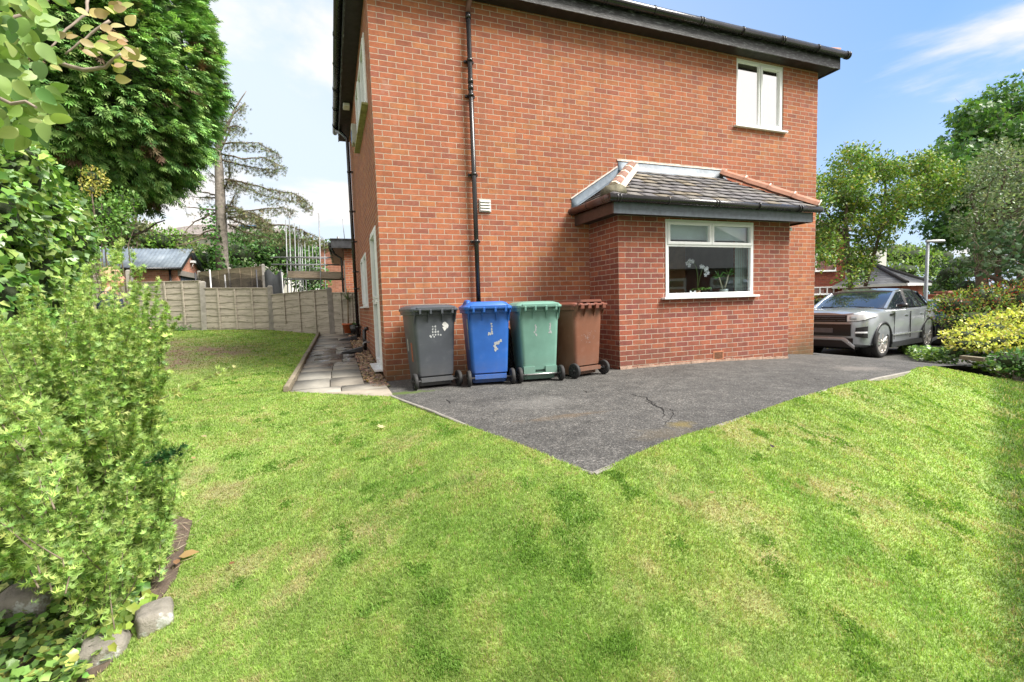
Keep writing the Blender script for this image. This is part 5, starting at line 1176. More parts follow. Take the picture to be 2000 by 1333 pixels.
# local x: along gable away from viewer, local y: along eave leftwards
gw, gl = 3.1, 6.5; eh = c0[2]-gzz-.06; rh = .92
mb = MB(); mb.box((.02, .02, -.5), (gw-.02, gl, eh))
mb.add([(.02, .02, eh), (gw-.02, .02, eh), (gw/2, .02, eh+rh-.06), (.02, gl, eh), (gw-.02, gl, eh), (gw/2, gl, eh+rh-.06)], [(0, 1, 2), (3, 5, 4), (0, 2, 5, 3), (1, 4, 5, 2)]); mb.build('wall', BRICKP, g)
V = []; F_ = []; n = int((gl+.5)/.0375)
for side in (0, 1):
    b = len(V)
    for i in range(n+1):
        yy = -.16+i*.0375; zc = .016*math.sin(i*PI/2)
        xa, xb = (-.16, gw/2) if side == 0 else (gw+.16, gw/2); za = eh-.05
        for f in (0, 1): V.append((xa+(xb-xa)*f, yy, (za+(eh+rh-za)*f)+zc+.03))
    for i in range(n): k = b+i*2; F_.append((k, k+1, k+3, k+2))
t = NT('corrugated_sheet'); o = t.obj(); c = t.ramp(t.noise(2.2, 7, o, .7), [(.3, (.13, .165, .21)), (.55, (.24, .29, .34)), (.75, (.34, .39, .44))]); c = t.mix(t.mr(t.noise(9, 5, o), .68, .74), c, (.09, .10, .09)); t.pr(color=c, rough=.5)
V = [tuple(v) for v in V]; r_ = mesh_np('roof', V, F_, t.m, g, smooth=True); r_.modifiers.new('t', 'SOLIDIFY').thickness = .008
mb = MB(); mb.tube([(-.20, -.16, eh-.06), (-.20, gl+.1, eh-.06)], .055, 8); mb.tube([(-.05, .28, -.3), (-.05, .28, eh-.1)], .045, 8); mb.build('gutter', BLK, g)
mb = MB()
for x0, x1 in ((-.16, gw/2), (gw+.16, gw/2)): mb.bar((x0, -.14, eh-.10), (x1, -.14, eh+rh-.05), .03, .15)
mb.build('barge_board', P('dark_barge', (.02, .022, .025), .5), g)
mb = MB(); mb.box((-.0, -.10, eh-.34), (gw, .02, eh-.12)); mb.build('door_canopy', P('weathered_board', (.22, .20, .18)), g)
mb = MB(); mb.box((.25, -.01, -.4), (gw-.2, .015, eh-.34))
for k in range(13): mb.box((.3+k*.2, -.03, -.4), (.34+k*.2, -.01, eh-.36))
mb.build('garage_door', P('blue_grey_door', (.04, .055, .075), .6), g)
mb = MB(); mb.box((gw/2+.05, -.16, eh+.35), (gw/2+.35, .0, eh+.45)); mb.tube([(gw/2+.1, -.02, eh+.1), (gw/2+.1, -.14, eh+.38)], .012, 6); mb.build('flood_light', UPVC, g)
# pale fence beyond, low bits of wall
f2 = empty('back_fence', (0, 0, 0), 0, 'pale newer timber fence behind the trampoline', 'fence')
A = at(392, 575, 19.0); Bm = at(452, 575, 18.0); B_ = at(518, 575, 17.2); zt = at(450, 527, 18.0)[2]
fence_panel(f2, A, Bm, zt-1.8, zt-1.8, 1.8, 14, 2, m=FENCE2); fence_panel(f2, Bm, B_, zt-1.8, zt-1.82, 1.8, 14, 2, m=FENCE2)
for p in (A, Bm, B_): post(f2, p[0], p[1], zt-2.4, zt+.08)
# trampoline enclosure
tp = at(470, 560, 16.0); tz = .55; tr = empty('trampoline', (tp[0], tp[1], tz), 0, 'garden trampoline with sagging black safety net behind the fence', 'trampoline')
mb = MB(); RT = 1.25
for k in range(24):
    a, b = k*2*PI/24, (k+1)*2*PI/24; mb.bar((RT*math.cos(a), RT*math.sin(a), .75), (RT*math.cos(b), RT*math.sin(b), .75), .06, .06)
mb.build('frame', GALV, tr)
mb = MB(); mb.add([(RT*.92*math.cos(a), RT*.92*math.sin(a), .74) for a in np.linspace(0, 2*PI, 24, endpoint=False)], [tuple(range(24))]); mb.build('mat', BLK, tr)
t = NT('safety_net'); o = t.obj(); vx = t.n('ShaderNodeTexNoise', {'Scale': 5}).outputs['Fac']; tb = t.n('ShaderNodeBsdfTransparent'); df = t.n('ShaderNodeBsdfDiffuse', {'Color': (.012, .012, .015, 1)}); ms = t.n('ShaderNodeMixShader', {0: t.mr(t.noise(2, 5, o), .3, .7, .25, .6)}); t.t.links.new(tb.outputs[0], ms.inputs[1]); t.t.links.new(df.outputs[0], ms.inputs[2]); t.t.links.new(ms.outputs[0], t.out.inputs[0])
R = []
for k in range(49):
    a = k*2*PI/48; s_ = abs(math.sin(a*3)); R.append([(RT*math.cos(a)*q, RT*math.sin(a)*q, z) for q, z in ((1, .75), (.97-.03*s_, 1.2), (1-.05*s_, 1.74-.12*(1-s_)))])
mb = MB(); mb.loft(R, cap=False, closed=False); mb.build('net', t.m, tr)
for k in range(6):
    a = k*PI/3; mb = MB(); mb.tube([(RT*1.03*math.cos(a), RT*1.03*math.sin(a), 0), (RT*1.03*math.cos(a), RT*1.03*math.sin(a), 1.85)], .022, 8); mb.build('pole', P('pole_sleeve', (.03, .03, .035) if k % 2 else (.5, .5, .5), .6), tr)
# black mesh panel standing right of it
pa = at(520, 575, 14.8); pb = at(553, 575, 14.5); mb = MB(); L0 = Vector((pa[0], pa[1], 0)); L1 = Vector((pb[0], pb[1], 0)); R = []
for i in range(9):
    q = L0.lerp(L1, i/8); zt_ = at(520+33*i/8, 532-3*math.sin(i*.9)*2, 14.6)[2]; R.append([(q.x+.05*math.sin(i*1.3), q.y, .4), (q.x+.03*math.sin(i*2), q.y+.05, 1.2), (q.x, q.y, zt_)])
mb.loft(R, cap=False, closed=False); o = mb.build('screen_sheet', P('dark_shade_sheet', (.05, .055, .06), .7, .5, 2)); o.modifiers.new('t', 'SOLIDIFY').thickness = .02; tag(o, 'dark green black mesh sheet hung upright beside the trampoline', 'mesh sheet')
# scaffold
sc = empty('scaffold', (0, 0, 0), 0, 'galvanised scaffold of tall tubes and a boarded deck behind the fence', 'scaffolding')
def sct(p, q, name='tube', r=.021): mb = MB(); mb.tube([p, q], r, 7); return mb.build(name, GALV, sc)
for px, ytop, D in ((559, 430, 18), (566, 428, 20), (576, 436, 21), (583, 452, 22), (590, 462, 23), (596, 470, 24), (604, 480, 24.5), (611, 478, 25), (618, 474, 25.5), (624, 418, 17.6), (634, 465, 22), (586, 440, 24)):
    a = at(px, 575, D); b = at(px-1, ytop, D); sct((a[0], a[1], 0), tuple(b), 'standard')
for y0, x0, x1, D in ((503, 528, 658, 18), (517, 530, 662, 18), (546, 550, 668, 17.8)): sct(tuple(at(x0, y0, D)), tuple(at(x1, y0+.5, D)), 'ledger', .026)
for y0, x0, x1, D, D2 in ((503, 559, 640, 18, 24), (517, 559, 612, 18, 26), (522, 600, 632, 24, 24)): sct(tuple(at(x0, y0, D)), tuple(at(x1, y0+3, D2)), 'ledger')
sct(tuple(at(562, 505, 18)), tuple(at(592, 545, 21)), 'brace'); sct(tuple(at(624, 545, 18)), tuple(at(592, 575, 20)), 'brace'); sct(tuple(at(559, 548, 18)), tuple(at(551, 570, 18)), 'brace')
mb = MB(); a = at(563, 542, 18); b = at(668, 544, 17.6); 
for k in range(5): o_ = horiz(0, .24*k); mb.bar(tuple(a+o_), tuple(b+o_), .22, .04)
mb.bar(tuple(a+np.array([0, 0, .13])), tuple(b+np.array([0, 0, .13])), .04, .22); mb.build('board', PLANK, sc)
# brick building under repair behind the scaffold, and the flat roofed annexe
hb = house_frame(-8.6, 26, .12, .3, 'plain pinkish brick wall of a building behind the scaffold', 'building', 'brick_building'); z1 = at(645, 484, 26)[2]-.3
mb = MB(); mb.box((-2.6+.95, 0, -1), (6, 6, z1)); mb.build('wall', BRICKP, hb)
mb = MB(); mb.box((-1.75, -.15, z1), (6.1, 6.1, z1+.08)); mb.build('roof', TILEB, hb)
D1 = 15.5; an = empty('flat_roofed_annexe', (0, 0, 0), 0, 'low red brick annexe with a black flat roof edge beyond the garden fence', 'building')
a = at(678, 600, D1); an.location = (a[0], a[1], 0); an.rotation_euler = (0, 0, -.02)
zt = at(690, 487, D1)[2]; zr = at(690, 471, D1)[2]
mb = MB(); mb.box((0, 0, -.5), (4.5, 6, zt+.02)); mb.build('wall', BRICK, an)
mb = MB(); mb.box((-.38, -.22, zt), (4.6, 6.2, zr)); mb.box((-.40, -.24, zr), (4.62, 6.22, zr+.03)); mb.build('fascia', BLKW, an)
mb = MB(); mb.tube([(-.42, -.2, zt+.12), (-.42, 6, zt+.12)], .055, 8).tube([(-.42, .0, zt+.1), (-.30, .1, zt-.15), (-.09, .1, zt-.3), (-.09, .1, .2)], .035, 8); mb.build('gutter', BLK, an)
mb = MB(); mb.box((-.02, .3, .5), (.0, 1.1, zt-.35)); mb.build('window', UPVC, an)
mb = MB(); mb.tube([(.05, .3, zr), (.02, .3, zr+.75)], .012, 5).tube([(-.15, .2, zr), (-.15, .2, zr+.15)], .05, 6); mb.build('roof_pipe', GALV, an)
# big roof far behind the trees
fh = house_frame(-31.5, 54, .1, 1.0, 'far house with a wide brown grey tiled hip roof above the garage', 'house'); z1 = at(400, 474, 54)[2]-1.0; z2 = at(400, 443, 54)[2]-1.0
mb = MB(); mb.box((-7.3, -4, -2), (7.3, 4, z1)); mb.build('wall', P('cream_render', (.55, .53, .48)), fh)
mb = MB(); hip(mb, -8.2, 8.2, -4.8, 4.8, z1, z2-z1); mb.build('roof', TILEB, fh)
mb = MB(); u = Vector((0, -4.8, z1)).lerp(Vector((0, 0, z2)), .55); mb.bar((2.3, -2.45, z1+(z2-z1)*.49+.1), (4.0, -2.45, z1+(z2-z1)*.49+.1), .9, .06, up=(0, .45, 1)); mb.build('roof_light', P('roof_light_glass', (.15, .30, .50), .15), fh)
for k in range(4): mb = MB(); mb.box((-6+k*3.2, -4.03, z1-1.5), (-4.8+k*3.2, -4.0, z1-.4)); mb.build('window', P('far_window', (.12, .14, .16), .2), fh)

# ------------------------------------------------------------------ right hand background
gR = -1.35
rb = house_frame(15.8, 23.5, .12, gR, 'red brick house with white windows beyond the silver car', 'house')
def loc(px, py, D, e):   # pixel at depth -> local coords of frame e
    p = Vector(at(px, py, D)); return Matrix.Rotation(-e.rotation_euler[2], 3, 'Z') @ (p-Vector(e.location))
l0 = loc(1585, 500, 23.5, rb); l1 = loc(1648, 500, 23.5, rb); zt = loc(1600, 455, 23.5, rb).z
mb = MB(); x1 = l1.x; mb.box((x1-7, 0, -1), (x1, 7, zt)); mb.build('wall', BRICKF, rb)
mb = MB(); hip(mb, x1-7.4, x1+.4, -.4, 7.4, zt, 2.4); mb.build('roof', TILE, rb)
wl = loc(1594, 531, 23.5, rb); wr = loc(1627, 493, 23.5, rb); w_ = wr.x-wl.x+.25; h_ = wr.z-wl.z
window(rb, (wl.x-.25, 0, wl.z), (1, 0, 0), (0, -1, 0), w_, h_, [(.06, w_*.5-.04, .06, h_*.70, False), (w_*.5+.04, w_-.06, .06, h_*.70, False), (.06, w_*.5-.04, h_*.70+.06, h_-.06, True), (w_*.5+.04, w_-.06, h_*.70+.06, h_-.06, True)], rec=-.03, label='upper window of the far red house')
wl = loc(1592, 576, 23.5, rb); wr = loc(1627, 560, 23.5, rb); w_ = wr.x-wl.x+.3; h_ = wr.z-wl.z
window(rb, (wl.x-.3, 0, wl.z), (1, 0, 0), (0, -1, 0), w_, h_, [(.06, w_*.33, .06, h_-.06, False), (w_*.33+.06, w_*.66, .06, h_-.06, False), (w_*.66+.06, w_-.06, .06, h_-.06, False)], rec=-.03, label='low window strip of the far red house')
wb = house_frame(26, 36, .05, -1.8, 'white rendered block seen behind the trees on the right', 'building', 'white_building'); l0 = loc(1665, 520, 36, wb); l1 = loc(1727, 485, 36, wb)
mb = MB(); mb.box((l0.x-1, 0, -1), (l1.x, 7, l1.z)); mb.build('wall', P('white_render', (.80, .80, .78), .9, .05), wb)
mb = MB(); mb.box((l0.x-1.1, -.1, l1.z), (l1.x+.1, 7.1, l1.z+.12)); mb.build('roof', LEAD, wb)
gg_ = empty('slate_roofed_garage', (0, 0, 0), 0, 'low brick garage with a dark slate hipped roof and white fascia near the street lamp', 'garage'); D = 21
cnr = at(1772, 553, D); gg_.location = (cnr[0], cnr[1], gR); gg_.rotation_euler = (0, 0, -YAW-.96)
ll = loc(1684, 553, 20.3, gg_); ez_ = cnr[2]-gR; rz_ = at(1750, 518, D+2.2)[2]-gR
mb = MB(); mb.box((-6.2, .25, -1), (-.25, 3.25, ez_)); mb.build('wall', P('sunlit_orange_brick', (.40, .15, .09)), gg_)
gg_.children[0].data.materials.clear(); gg_.children[0].data.materials.append(BRICKF)
mb = MB(); b_, a_ = hip(mb, -6.5, .0, 0, 3.5, ez_, rz_-ez_); mb.build('roof', TILEG, gg_)
mb = MB(); mb.box((-6.5, -.02, ez_-.12), (.02, 0, ez_)); mb.box((0, -.02, ez_-.12), (.02, 3.5, ez_)); mb.build('fascia', UPVC, gg_)
mb = MB(); mb.tube([(.0, .0, ez_+.03), (a_[0], a_[1], a_[2]+.05)], .09, 6); mb.tube([(0, 3.5, ez_+.03), (a_[0], a_[1], a_[2]+.05)], .09, 6); mb.build('hip_ridge', P('dark_ridge', (.05, .05, .055), .8), gg_)
mb = MB(); mb.tube([(a_[0], a_[1], a_[2]), (a_[0], a_[1], a_[2]+.45)], .12, 8).tube([(a_[0], a_[1], a_[2]+.4), (a_[0], a_[1], a_[2]+.55)], .20, 8); mb.build('flue_cowl', P('pale_cowl', (.55, .56, .58)), gg_)
mb = MB(); mb.box((-2.6, .19, ez_-.55), (-1.5, .25, ez_-.16)); mb.build('window', UPVC, gg_)
# street lamp
lp = at(1806, 600, 17.0); lz = float(T(lp[0], lp[1])); ztop = at(1812, 473, 17)[2]
e = empty('street_lamp', (lp[0], lp[1], lz), 0, 'tall pale grey street lamp column leaning slightly with a flat lantern', 'street lamp'); e.rotation_euler = (0, .012, 0)
mb = MB(); hh = ztop-lz; mb.tube([(0, 0, 0), (0, 0, 1.2), (0, 0, 1.25), (.02, 0, hh)], [.072, .072, .060, .050], 12); mb.build('column', P('pale_galvanised_column', (.36, .40, .46), .5, .1), e)
mb = MB(); hd = horiz(1, 0); mb.loft([[(hd[0]*x-hd[1]*y*-1*0+(-hd[1])*y, hd[1]*x+hd[0]*y, hh+z) for y, z in ((-w, 0), (-w*.7, .05), (w*.7, .05), (w, 0), (w*.8, -.03), (-w*.8, -.03))] for x, w in ((-.06, .05), (.1, .09), (.35, .13), (.56, .08))], smooth=False); mb.build('lantern', P('lantern_grey', (.6, .62, .65), .4), e)
# red fences and gate posts
e = empty('red_timber_fence', (0, 0, 0), 0, 'red stained timber fence with brick gate piers beside the lamp column', 'fence')
a = at(1818, 575, 21); b = at(1866, 578, 20); zt = at(1840, 576, 20.5)[2]
fence_panel(e, a, b, zt-1.6, zt-1.6, 1.6, 9, 3, m=REDW)
for px, py, D in ((1822, 578, 20.6), (1845, 572, 20.4), (1812, 586, 20.4)):
    p = at(px, py, D); mb = MB(); mb.box((p[0]-.2, p[1]-.2, p[2]-2), (p[0]+.2, p[1]+.2, p[2])); mb.box((p[0]-.26, p[1]-.26, p[2]), (p[0]+.26, p[1]+.26, p[2]+.07)); mb.build('pier', BRICKP, e)
# the house across the road, seen only in the glass
nb = empty('neighbour_house', (12.5, -13.5, -1.3), .25, 'brick house across the lawn seen only as a reflection in the window glass', 'house')
mb = MB(); mb.box((-7, -8, -.5), (7, 0, 3.7)); mb.build('wall', BRICKF, nb)
mb = MB(); hip(mb, -7.6, 7.6, -8.6, .6, 3.7, 4.2); mb.build('roof', tile_mat('dark_slate', (.045, .045, .05)), nb)
for k in range(4):
    window(nb, (6-3.4*k, 0, 1.8), (-1, 0, 0), (0, 1, 0), 2.2, 1.5, [(.08, .9, .08, 1.0, False), (.96, 2.12, .08, 1.0, False), (.08, .9, 1.06, 1.42, True), (.96, 2.12, 1.06, 1.42, True)], rec=-.03, fw=.08, glass=GLASSB)
# ------------------------------------------------------------------ vegetation tools
def nrm(a): return a/np.maximum(np.linalg.norm(a, axis=-1, keepdims=True), 1e-9)
def tri_tpl(parts):
    "list of (verts, tris) -> one template"
    V = []; F = []; b = 0
    for v, f in parts: V += list(v); F += [[i+b for i in t] for t in f]; b += len(v)
    return np.array(V, float), np.array(F, int)
def blade(x0, y0, ang, l, w, z=0, curl=0):
    "narrow leaflet from (x0, y0) in direction ang from +y"
    c, s = math.cos(ang), math.sin(ang); R = lambda a, b_: (x0+a*c+b_*s, y0-a*s+b_*c)
    return [(*R(0, 0), z), (*R(-w, l*.45), z+.004), (*R(w, l*.45), z-.004), (*R(0, l), z+curl)], [(0, 2, 1), (1, 2, 3)]
OVAL = tri_tpl([([(0,0,0),(-.28,.30,.05),(.28,.30,.05),(-.26,.62,.04),(.26,.62,.04),(0,1,-.08),(0,.45,-.02)], [(0,6,1),(0,2,6),(1,6,3),(2,4,6),(3,6,5),(4,5,6)])])
IVY = tri_tpl([([(0,0,0),(-.40,-.06,.05),(-.44,.22,.05),(-.50,.50,.08),(-.27,.66,.03),(0,1,-.06),(.27,.66,.03),(.50,.50,.08),(.44,.22,.05),(.40,-.06,.05),(0,.4,-.04)], [(0,10,1),(1,10,2),(2,10,3),(3,10,4),(4,10,5),(5,10,6),(6,10,7),(7,10,8),(8,10,9),(9,10,0)])])
def ovalh(n=9, w=.34):
    L = []; 
    for k in range(n+1): t_ = k/n; ww = w*math.sin(PI*min(1, t_**.85))**.8*(1-.15*t_); L.append((t_, ww))
    v = []; f = []
    for t_, ww in L: dr = -.22*t_*t_; v += [(-ww, t_, .10*ww+dr), (0, t_, dr-.03*math.sin(PI*t_)), (ww, t_, .10*ww+dr)]
    for k in range(n): a = 3*k; f += [(a, a+1, a+3), (a+1, a+4, a+3), (a+1, a+2, a+4), (a+2, a+5, a+4)]
    return tri_tpl([(v, f)])
OVALH = ovalh()
QUAD = tri_tpl([([(0,0,0),(-.3,.5,.06),(.3,.5,.06),(0,1,-.05)], [(0,2,1),(1,2,3)])])
MAPLE = tri_tpl([([(0,0,0),(-.55,.12,.05),(-.25,.35,0),(-.6,.62,.06),(-.16,.62,0),(0,1,-.06),(.16,.62,0),(.6,.62,.06),(.25,.35,0),(.55,.12,.05),(0,.35,-.03)], [(0,10,1),(1,10,2),(2,10,3),(3,10,4),(4,10,5),(5,10,6),(6,10,7),(7,10,8),(8,10,9),(9,10,0)])])
def fan(n=5, spread=.9, lw=.075, droop=-.15):
    P_ = [blade(0, 0, 0, 1, lw*1.1, 0, droop)]
    for k in range(n):
        y = .12+.72*k/n; l = .52*(1-.6*k/n)
        for s in (-1, 1): P_.append(blade(0, y, s*spread*.72, l, lw, 0, droop*.5))
    return tri_tpl(P_)
FAN = fan(3, 1.0, .062, -.2); FAN2 = fan(4, 1.0, .075, -.15)
def feather(n=7, lw=.026):
    P_ = [blade(0, 0, 0, 1, .03)]
    for k in range(n):
        y = .06+.86*k/n; l = .40*(1-.35*k/n)
        for s in (-1, 1): P_.append(blade(0, y, s*(.95-.25*k/n), l, lw, 0, .06)); 
    P_.append(blade(0, .7, .25, .3, lw)); P_.append(blade(0, .7, -.25, .3, lw)); return tri_tpl(P_)
FEATH = feather()
STAR = tri_tpl([blade(0, 0, a, l, .060, z, c) for a, l, z, c in ((0, 1, 0, .1), (.5, .9, .03, .25), (-.5, .9, -.03, -.2), (1.05, .75, .0, -.25), (-1.05, .75, 0, .3), (.25, .95, 0, -.35), (-.25, .95, 0, .4), (.8, .85, .02, .35), (-.8, .85, -.02, -.35))])
def px_of(P_):
    v = np.asarray(P_)-CAM; d = v@Fv; return 1000+FPX*(v@Rv)/d, 666.5-FPX*(v@Uv)/d
def gap(P_):
    a, b = px_of(P_); return ~((a > 186)&(a < 242)&(b > 516)&(b < 606)&(rng.random(len(P_)) < .72))
PINNATE = tri_tpl([q for k in range(5) for q in ((lambda y: [blade(0, y, 1.0, .30, .085, 0, -.04), blade(0, y, -1.0, .30, .085, 0, -.04)])(.15+k*.17))]+[blade(0, .88, 0, .3, .085)])
TUFT = tri_tpl([blade(0, 0, a, 1, .06, 0, z) for a, z in ((-1.1,.2),(-.6,-.3),(-.2,.3),(.15,-.2),(.55,.25),(1.0,-.25))])
class Fol:
    "collects leaves of one plant"
    def __init__(s): s.V = []; s.F = []; s.C = []; s.n = 0
    def add(s, tpl, P_, D, N, size, col):
        tv, tf = tpl; P_ = np.asarray(P_, float); n = len(P_)
        if n == 0: return
        D = nrm(D); X = nrm(np.cross(D, N)); N2 = np.cross(X, D); size = np.broadcast_to(np.asarray(size, float), (n,))[:, None, None]
        V = P_[:, None, :]+size*(tv[None, :, 0:1]*X[:, None]+tv[None, :, 1:2]*D[:, None]+tv[None, :, 2:3]*N2[:, None])
        s.V.append(V.reshape(-1, 3)); s.F.append((tf[None]+np.arange(n)[:, None, None]*len(tv)).reshape(-1, 3)+s.n); s.C.append(np.repeat(col, len(tv), 0)); s.n += n*len(tv)
    def build(s, name, m, parent=None): return mesh_np(name, np.concatenate(s.V), np.concatenate(s.F), m, parent, col=np.concatenate(s.C))
def pal(n, cols, jit=.22, w=None):
    c = np.array(cols, float); k = rng.choice(len(c), n, p=w); return c[k]*np.exp(rng.normal(0, jit, (n, 1)))*(1+rng.normal(0, .06, (n, 3)))
def sph(n):
    v = rng.normal(size=(n, 3)); return nrm(v)
def blob(f, c, r, n, tpl, size, cols, jit=.22, up=.2, out=.8, shell=.72, face=None, w=None, rough=.25, clump=None):
    "leaves in the outer shell of an ellipsoid centred c with radii r"
    d = sph(int(n*(1.9 if face is not None else 1)))
    if face is not None: d = d[(d@face) > -.25][:n]
    n = len(d); q = (shell+(1.05-shell)*rng.random(n)**.6)*(1+rough*(fbm(d[:, 0]*3+c[0]*2+50, d[:, 2]*3+d[:, 1]*2+c[2]+50, 3)-.5)*2)
    P_ = np.asarray(c)+d*np.asarray(r)*q[:, None]
    dirs = nrm(d*out+rng.normal(0, .55, (n, 3))+np.array([0, 0, up])); N = nrm(d+rng.normal(0, .45, (n, 3))+np.array([0, 0, .5]))
    ct = np.exp(rng.normal(0, .10)); f.add(tpl, P_, dirs, N, size*rng.uniform(.65, 1.25, n), pal(n, cols, jit, w)*ct)
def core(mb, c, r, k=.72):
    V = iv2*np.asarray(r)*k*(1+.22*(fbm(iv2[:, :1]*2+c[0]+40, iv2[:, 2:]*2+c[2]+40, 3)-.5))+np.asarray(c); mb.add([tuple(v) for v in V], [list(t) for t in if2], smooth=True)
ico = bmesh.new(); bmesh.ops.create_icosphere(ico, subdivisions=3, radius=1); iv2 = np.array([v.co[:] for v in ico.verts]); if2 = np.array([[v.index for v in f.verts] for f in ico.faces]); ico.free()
CORE_SHADE = P('shade_core', (.030, .045, .018), 1, .4, 12, bump=.8)  # solid core balls; their dark colour stands for shade inside the foliage
def pxb(px, py, D, rx, ry=None): c = at(px, py, D); ry = ry or rx; k = D/FPX; return c, (rx*k, rx*k, ry*k)
def tocam(c): return nrm(CAM-np.asarray(c))
def limb(mb, pts, r0, r1, n=6, wob=.02):
    P_ = [np.array(p, float) for p in pts]; L = []
    for a, b in zip(P_[:-1], P_[1:]):
        for k in range(4): L.append(a*(1-k/4)+b*k/4+rng.normal(0, wob, 3)*np.linalg.norm(b-a))
    L.append(P_[-1]); rs = list(np.linspace(r0, r1, len(L))); mb.tube([tuple(p) for p in L], rs, n)
def plant(name, label, cat, base, group=None): return empty(name, tuple(base), 0, label, cat, group)
def rel(o, e):
    "children were built in world space: keep them there under the moved parent"
    o.matrix_parent_inverse = Matrix.Translation(-Vector(e.location)); return o

# ------------------------------------------------------------------ tall conifer, left
c0, r0 = pxb(118, 90, 14, 258, 325); r0 = (r0[0], r0[0], r0[2]); fz_ = T(c0[0], c0[1])
e = plant('conifer_tree', 'huge dense dark green conifer rising out of the top left of the picture', 'tree', (c0[0], c0[1], float(fz_)))
mb = MB(); limb(mb, [(c0[0], c0[1], float(fz_)-.2), (c0[0]+.1, c0[1], 3), (c0[0], c0[1], 10)], .38, .2, 10, .005)
for k in range(26):
    a = rng.random()*6.28; z = rng.uniform(3, 9); l = rng.uniform(1.8, 3.6); p = np.array([c0[0], c0[1], z]); limb(mb, [p, p+np.array([math.cos(a)*l*.6, math.sin(a)*l*.6, .2]), p+np.array([math.cos(a)*l, math.sin(a)*l, .8])], .06, .02, 5)
rel(mb.build('trunk', BARK, e), e)
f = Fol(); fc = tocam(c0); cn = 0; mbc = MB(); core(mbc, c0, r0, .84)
NCL = 1700
dd = sph(NCL*3); dd = dd[(dd@fc) > -.35][:NCL]
for d in dd:
    q = 1+.16*(fbm(d[0:1]*3.2+9, d[2:3]*3.2+d[1:2]*2+9, 3)[0]-.5)*2
    cc = c0+d*np.array(r0)*q*(.86+.14*rng.random()); n = 30; cr = .34
    o = sph(n)*cr*rng.random((n, 1))**.5*np.array([1, 1, .6]); P_ = cc+o+d*.05
    dirs = nrm(d*.9+rng.normal(0, .30, (n, 3))+np.array([0, 0, -.05])+np.array([.25, -.1, 0])); N = nrm(np.array([0, 0, 1.])+rng.normal(0, .35, (n, 3))+d*.3)
    br = rng.random() < .06
    cols = [(.19,.36,.10),(.25,.44,.12),(.12,.26,.075),(.32,.50,.16)] if not br else [(.13,.085,.045),(.07,.13,.04),(.16,.11,.06)]
    f.add(FAN, P_, dirs, N, rng.uniform(.22, .42, n), pal(n, cols, .28)*math.exp(rng.normal(0, .13)))
rel(f.build('crown', NEEDLE, e), e); rel(mbc.build('crown_shade_core', CORE_SHADE, e), e)  # second mesh is a solid core, inner shade put into its colour

# ------------------------------------------------------------------ half bare larch
DL = 22
L = lambda pts, dd=0: [at(x, y, DL+dd*i) for i, (x, y) in enumerate(pts)]
lb = at(438, 600, DL); lb[2] = float(T(lb[0], lb[1]))
e = plant('larch_tree', 'half bare conifer with a straight grey trunk and drooping brownish branches', 'tree', lb)
mb = MB(); tr_ = [lb]+L([(433,480),(431,400),(428,330),(425,292)]); P0 = [np.array(p) for p in tr_]; limb(mb, P0, .30, .15, 10, .004)
limb(mb, L([(425,296),(434,262),(448,238),(463,205),(481,178)]), .11, .015, 6, .01); limb(mb, L([(425,292),(418,262),(424,250)]), .08, .02, 5); limb(mb, L([(428,300),(442,272),(450,255)]), .07, .02, 5)
BR = [[(430,282),(470,279),(505,280),(545,302)],[(430,300),(470,310),(515,308),(535,318),(556,328)],[(432,312),(470,322),(510,330),(540,332)],[(440,350),(480,358),(525,370),(575,378),(606,401)],[(440,350),(470,362),(520,385),(560,392)],[(438,414),(480,413),(520,408),(548,406),(576,412)],[(442,400),(470,410),(500,420),(525,440)],[(445,424),(490,427),(530,430)],[(445,426),(480,440),(520,448),(560,462),(595,470)],[(500,436),(560,440),(590,450),(620,464),(640,480)],[(445,440),(500,462),(560,470),(610,466)],[(438,368),(448,350),(449,330),(440,300)],[(440,415),(453,395),(462,368)],
      [(428,384),(405,377),(382,374),(345,372)],[(428,386),(400,386),(370,384)],[(429,412),(390,407),(350,403)],[(430,413),(405,422),(380,434),(365,448),(348,478)],[(429,368),(418,345),(405,332)],[(432,445),(405,452),(385,462),(350,466)],[(432,463),(400,466),(370,475),(345,480)],[(430,430),(412,424),(400,415)],[(428,305),(410,300),(395,292)],[(447,240),(430,236),(415,238)],[(455,222),(470,212),(478,200)],[(445,250),(462,246),(475,252)]]
f = Fol(); LC = [(.15,.19,.07),(.19,.20,.09),(.11,.16,.05),(.22,.19,.10),(.12,.10,.06)]
mb2 = MB()
for bi, b in enumerate(BR):
    pts = L(b, rng.normal(0, .45)); limb(mb2, pts, .045, .010, 5, .015); right = b[-1][0] > b[0][0]
    n = int(sum(np.linalg.norm(pts[i+1]-pts[i]) for i in range(len(pts)-1))*(115 if right else 24)); ii = rng.random(n)**.8*(len(pts)-1); k = ii.astype(int); fr = (ii-k)[:, None]; A = np.array(pts); p = A[k]*(1-fr)+A[np.minimum(k+1, len(pts)-1)]*fr
    hang = rng.random(n)**1.5*.42; p = p+np.column_stack([rng.normal(0, .10, n), rng.normal(0, .12, n), -hang+.03]); D_ = np.column_stack([rng.normal(0, .5, n)+(.5 if right else -.5), rng.normal(0, .5, n), -rng.random(n)*1.2])
    f.add(TUFT, p, D_, sph(n), rng.uniform(.07, .14, n), pal(n, LC, .25))
    for _ in range(n//9):
        j = rng.integers(n); mb2.tube([tuple(p[j]+np.array([0, 0, hang[j]])), tuple(p[j]-np.array([0, 0, .12]))], .006, 3, False)
n = 420; P_ = at(438, 255, DL)+np.column_stack([rng.normal(.1, .32, n), rng.normal(0, .3, n), rng.normal(.2, .55, n)]); f.add(TUFT, P_, sph(n)-np.array([0, 0, .4]), sph(n), rng.uniform(.07, .13, n), pal(n, LC))
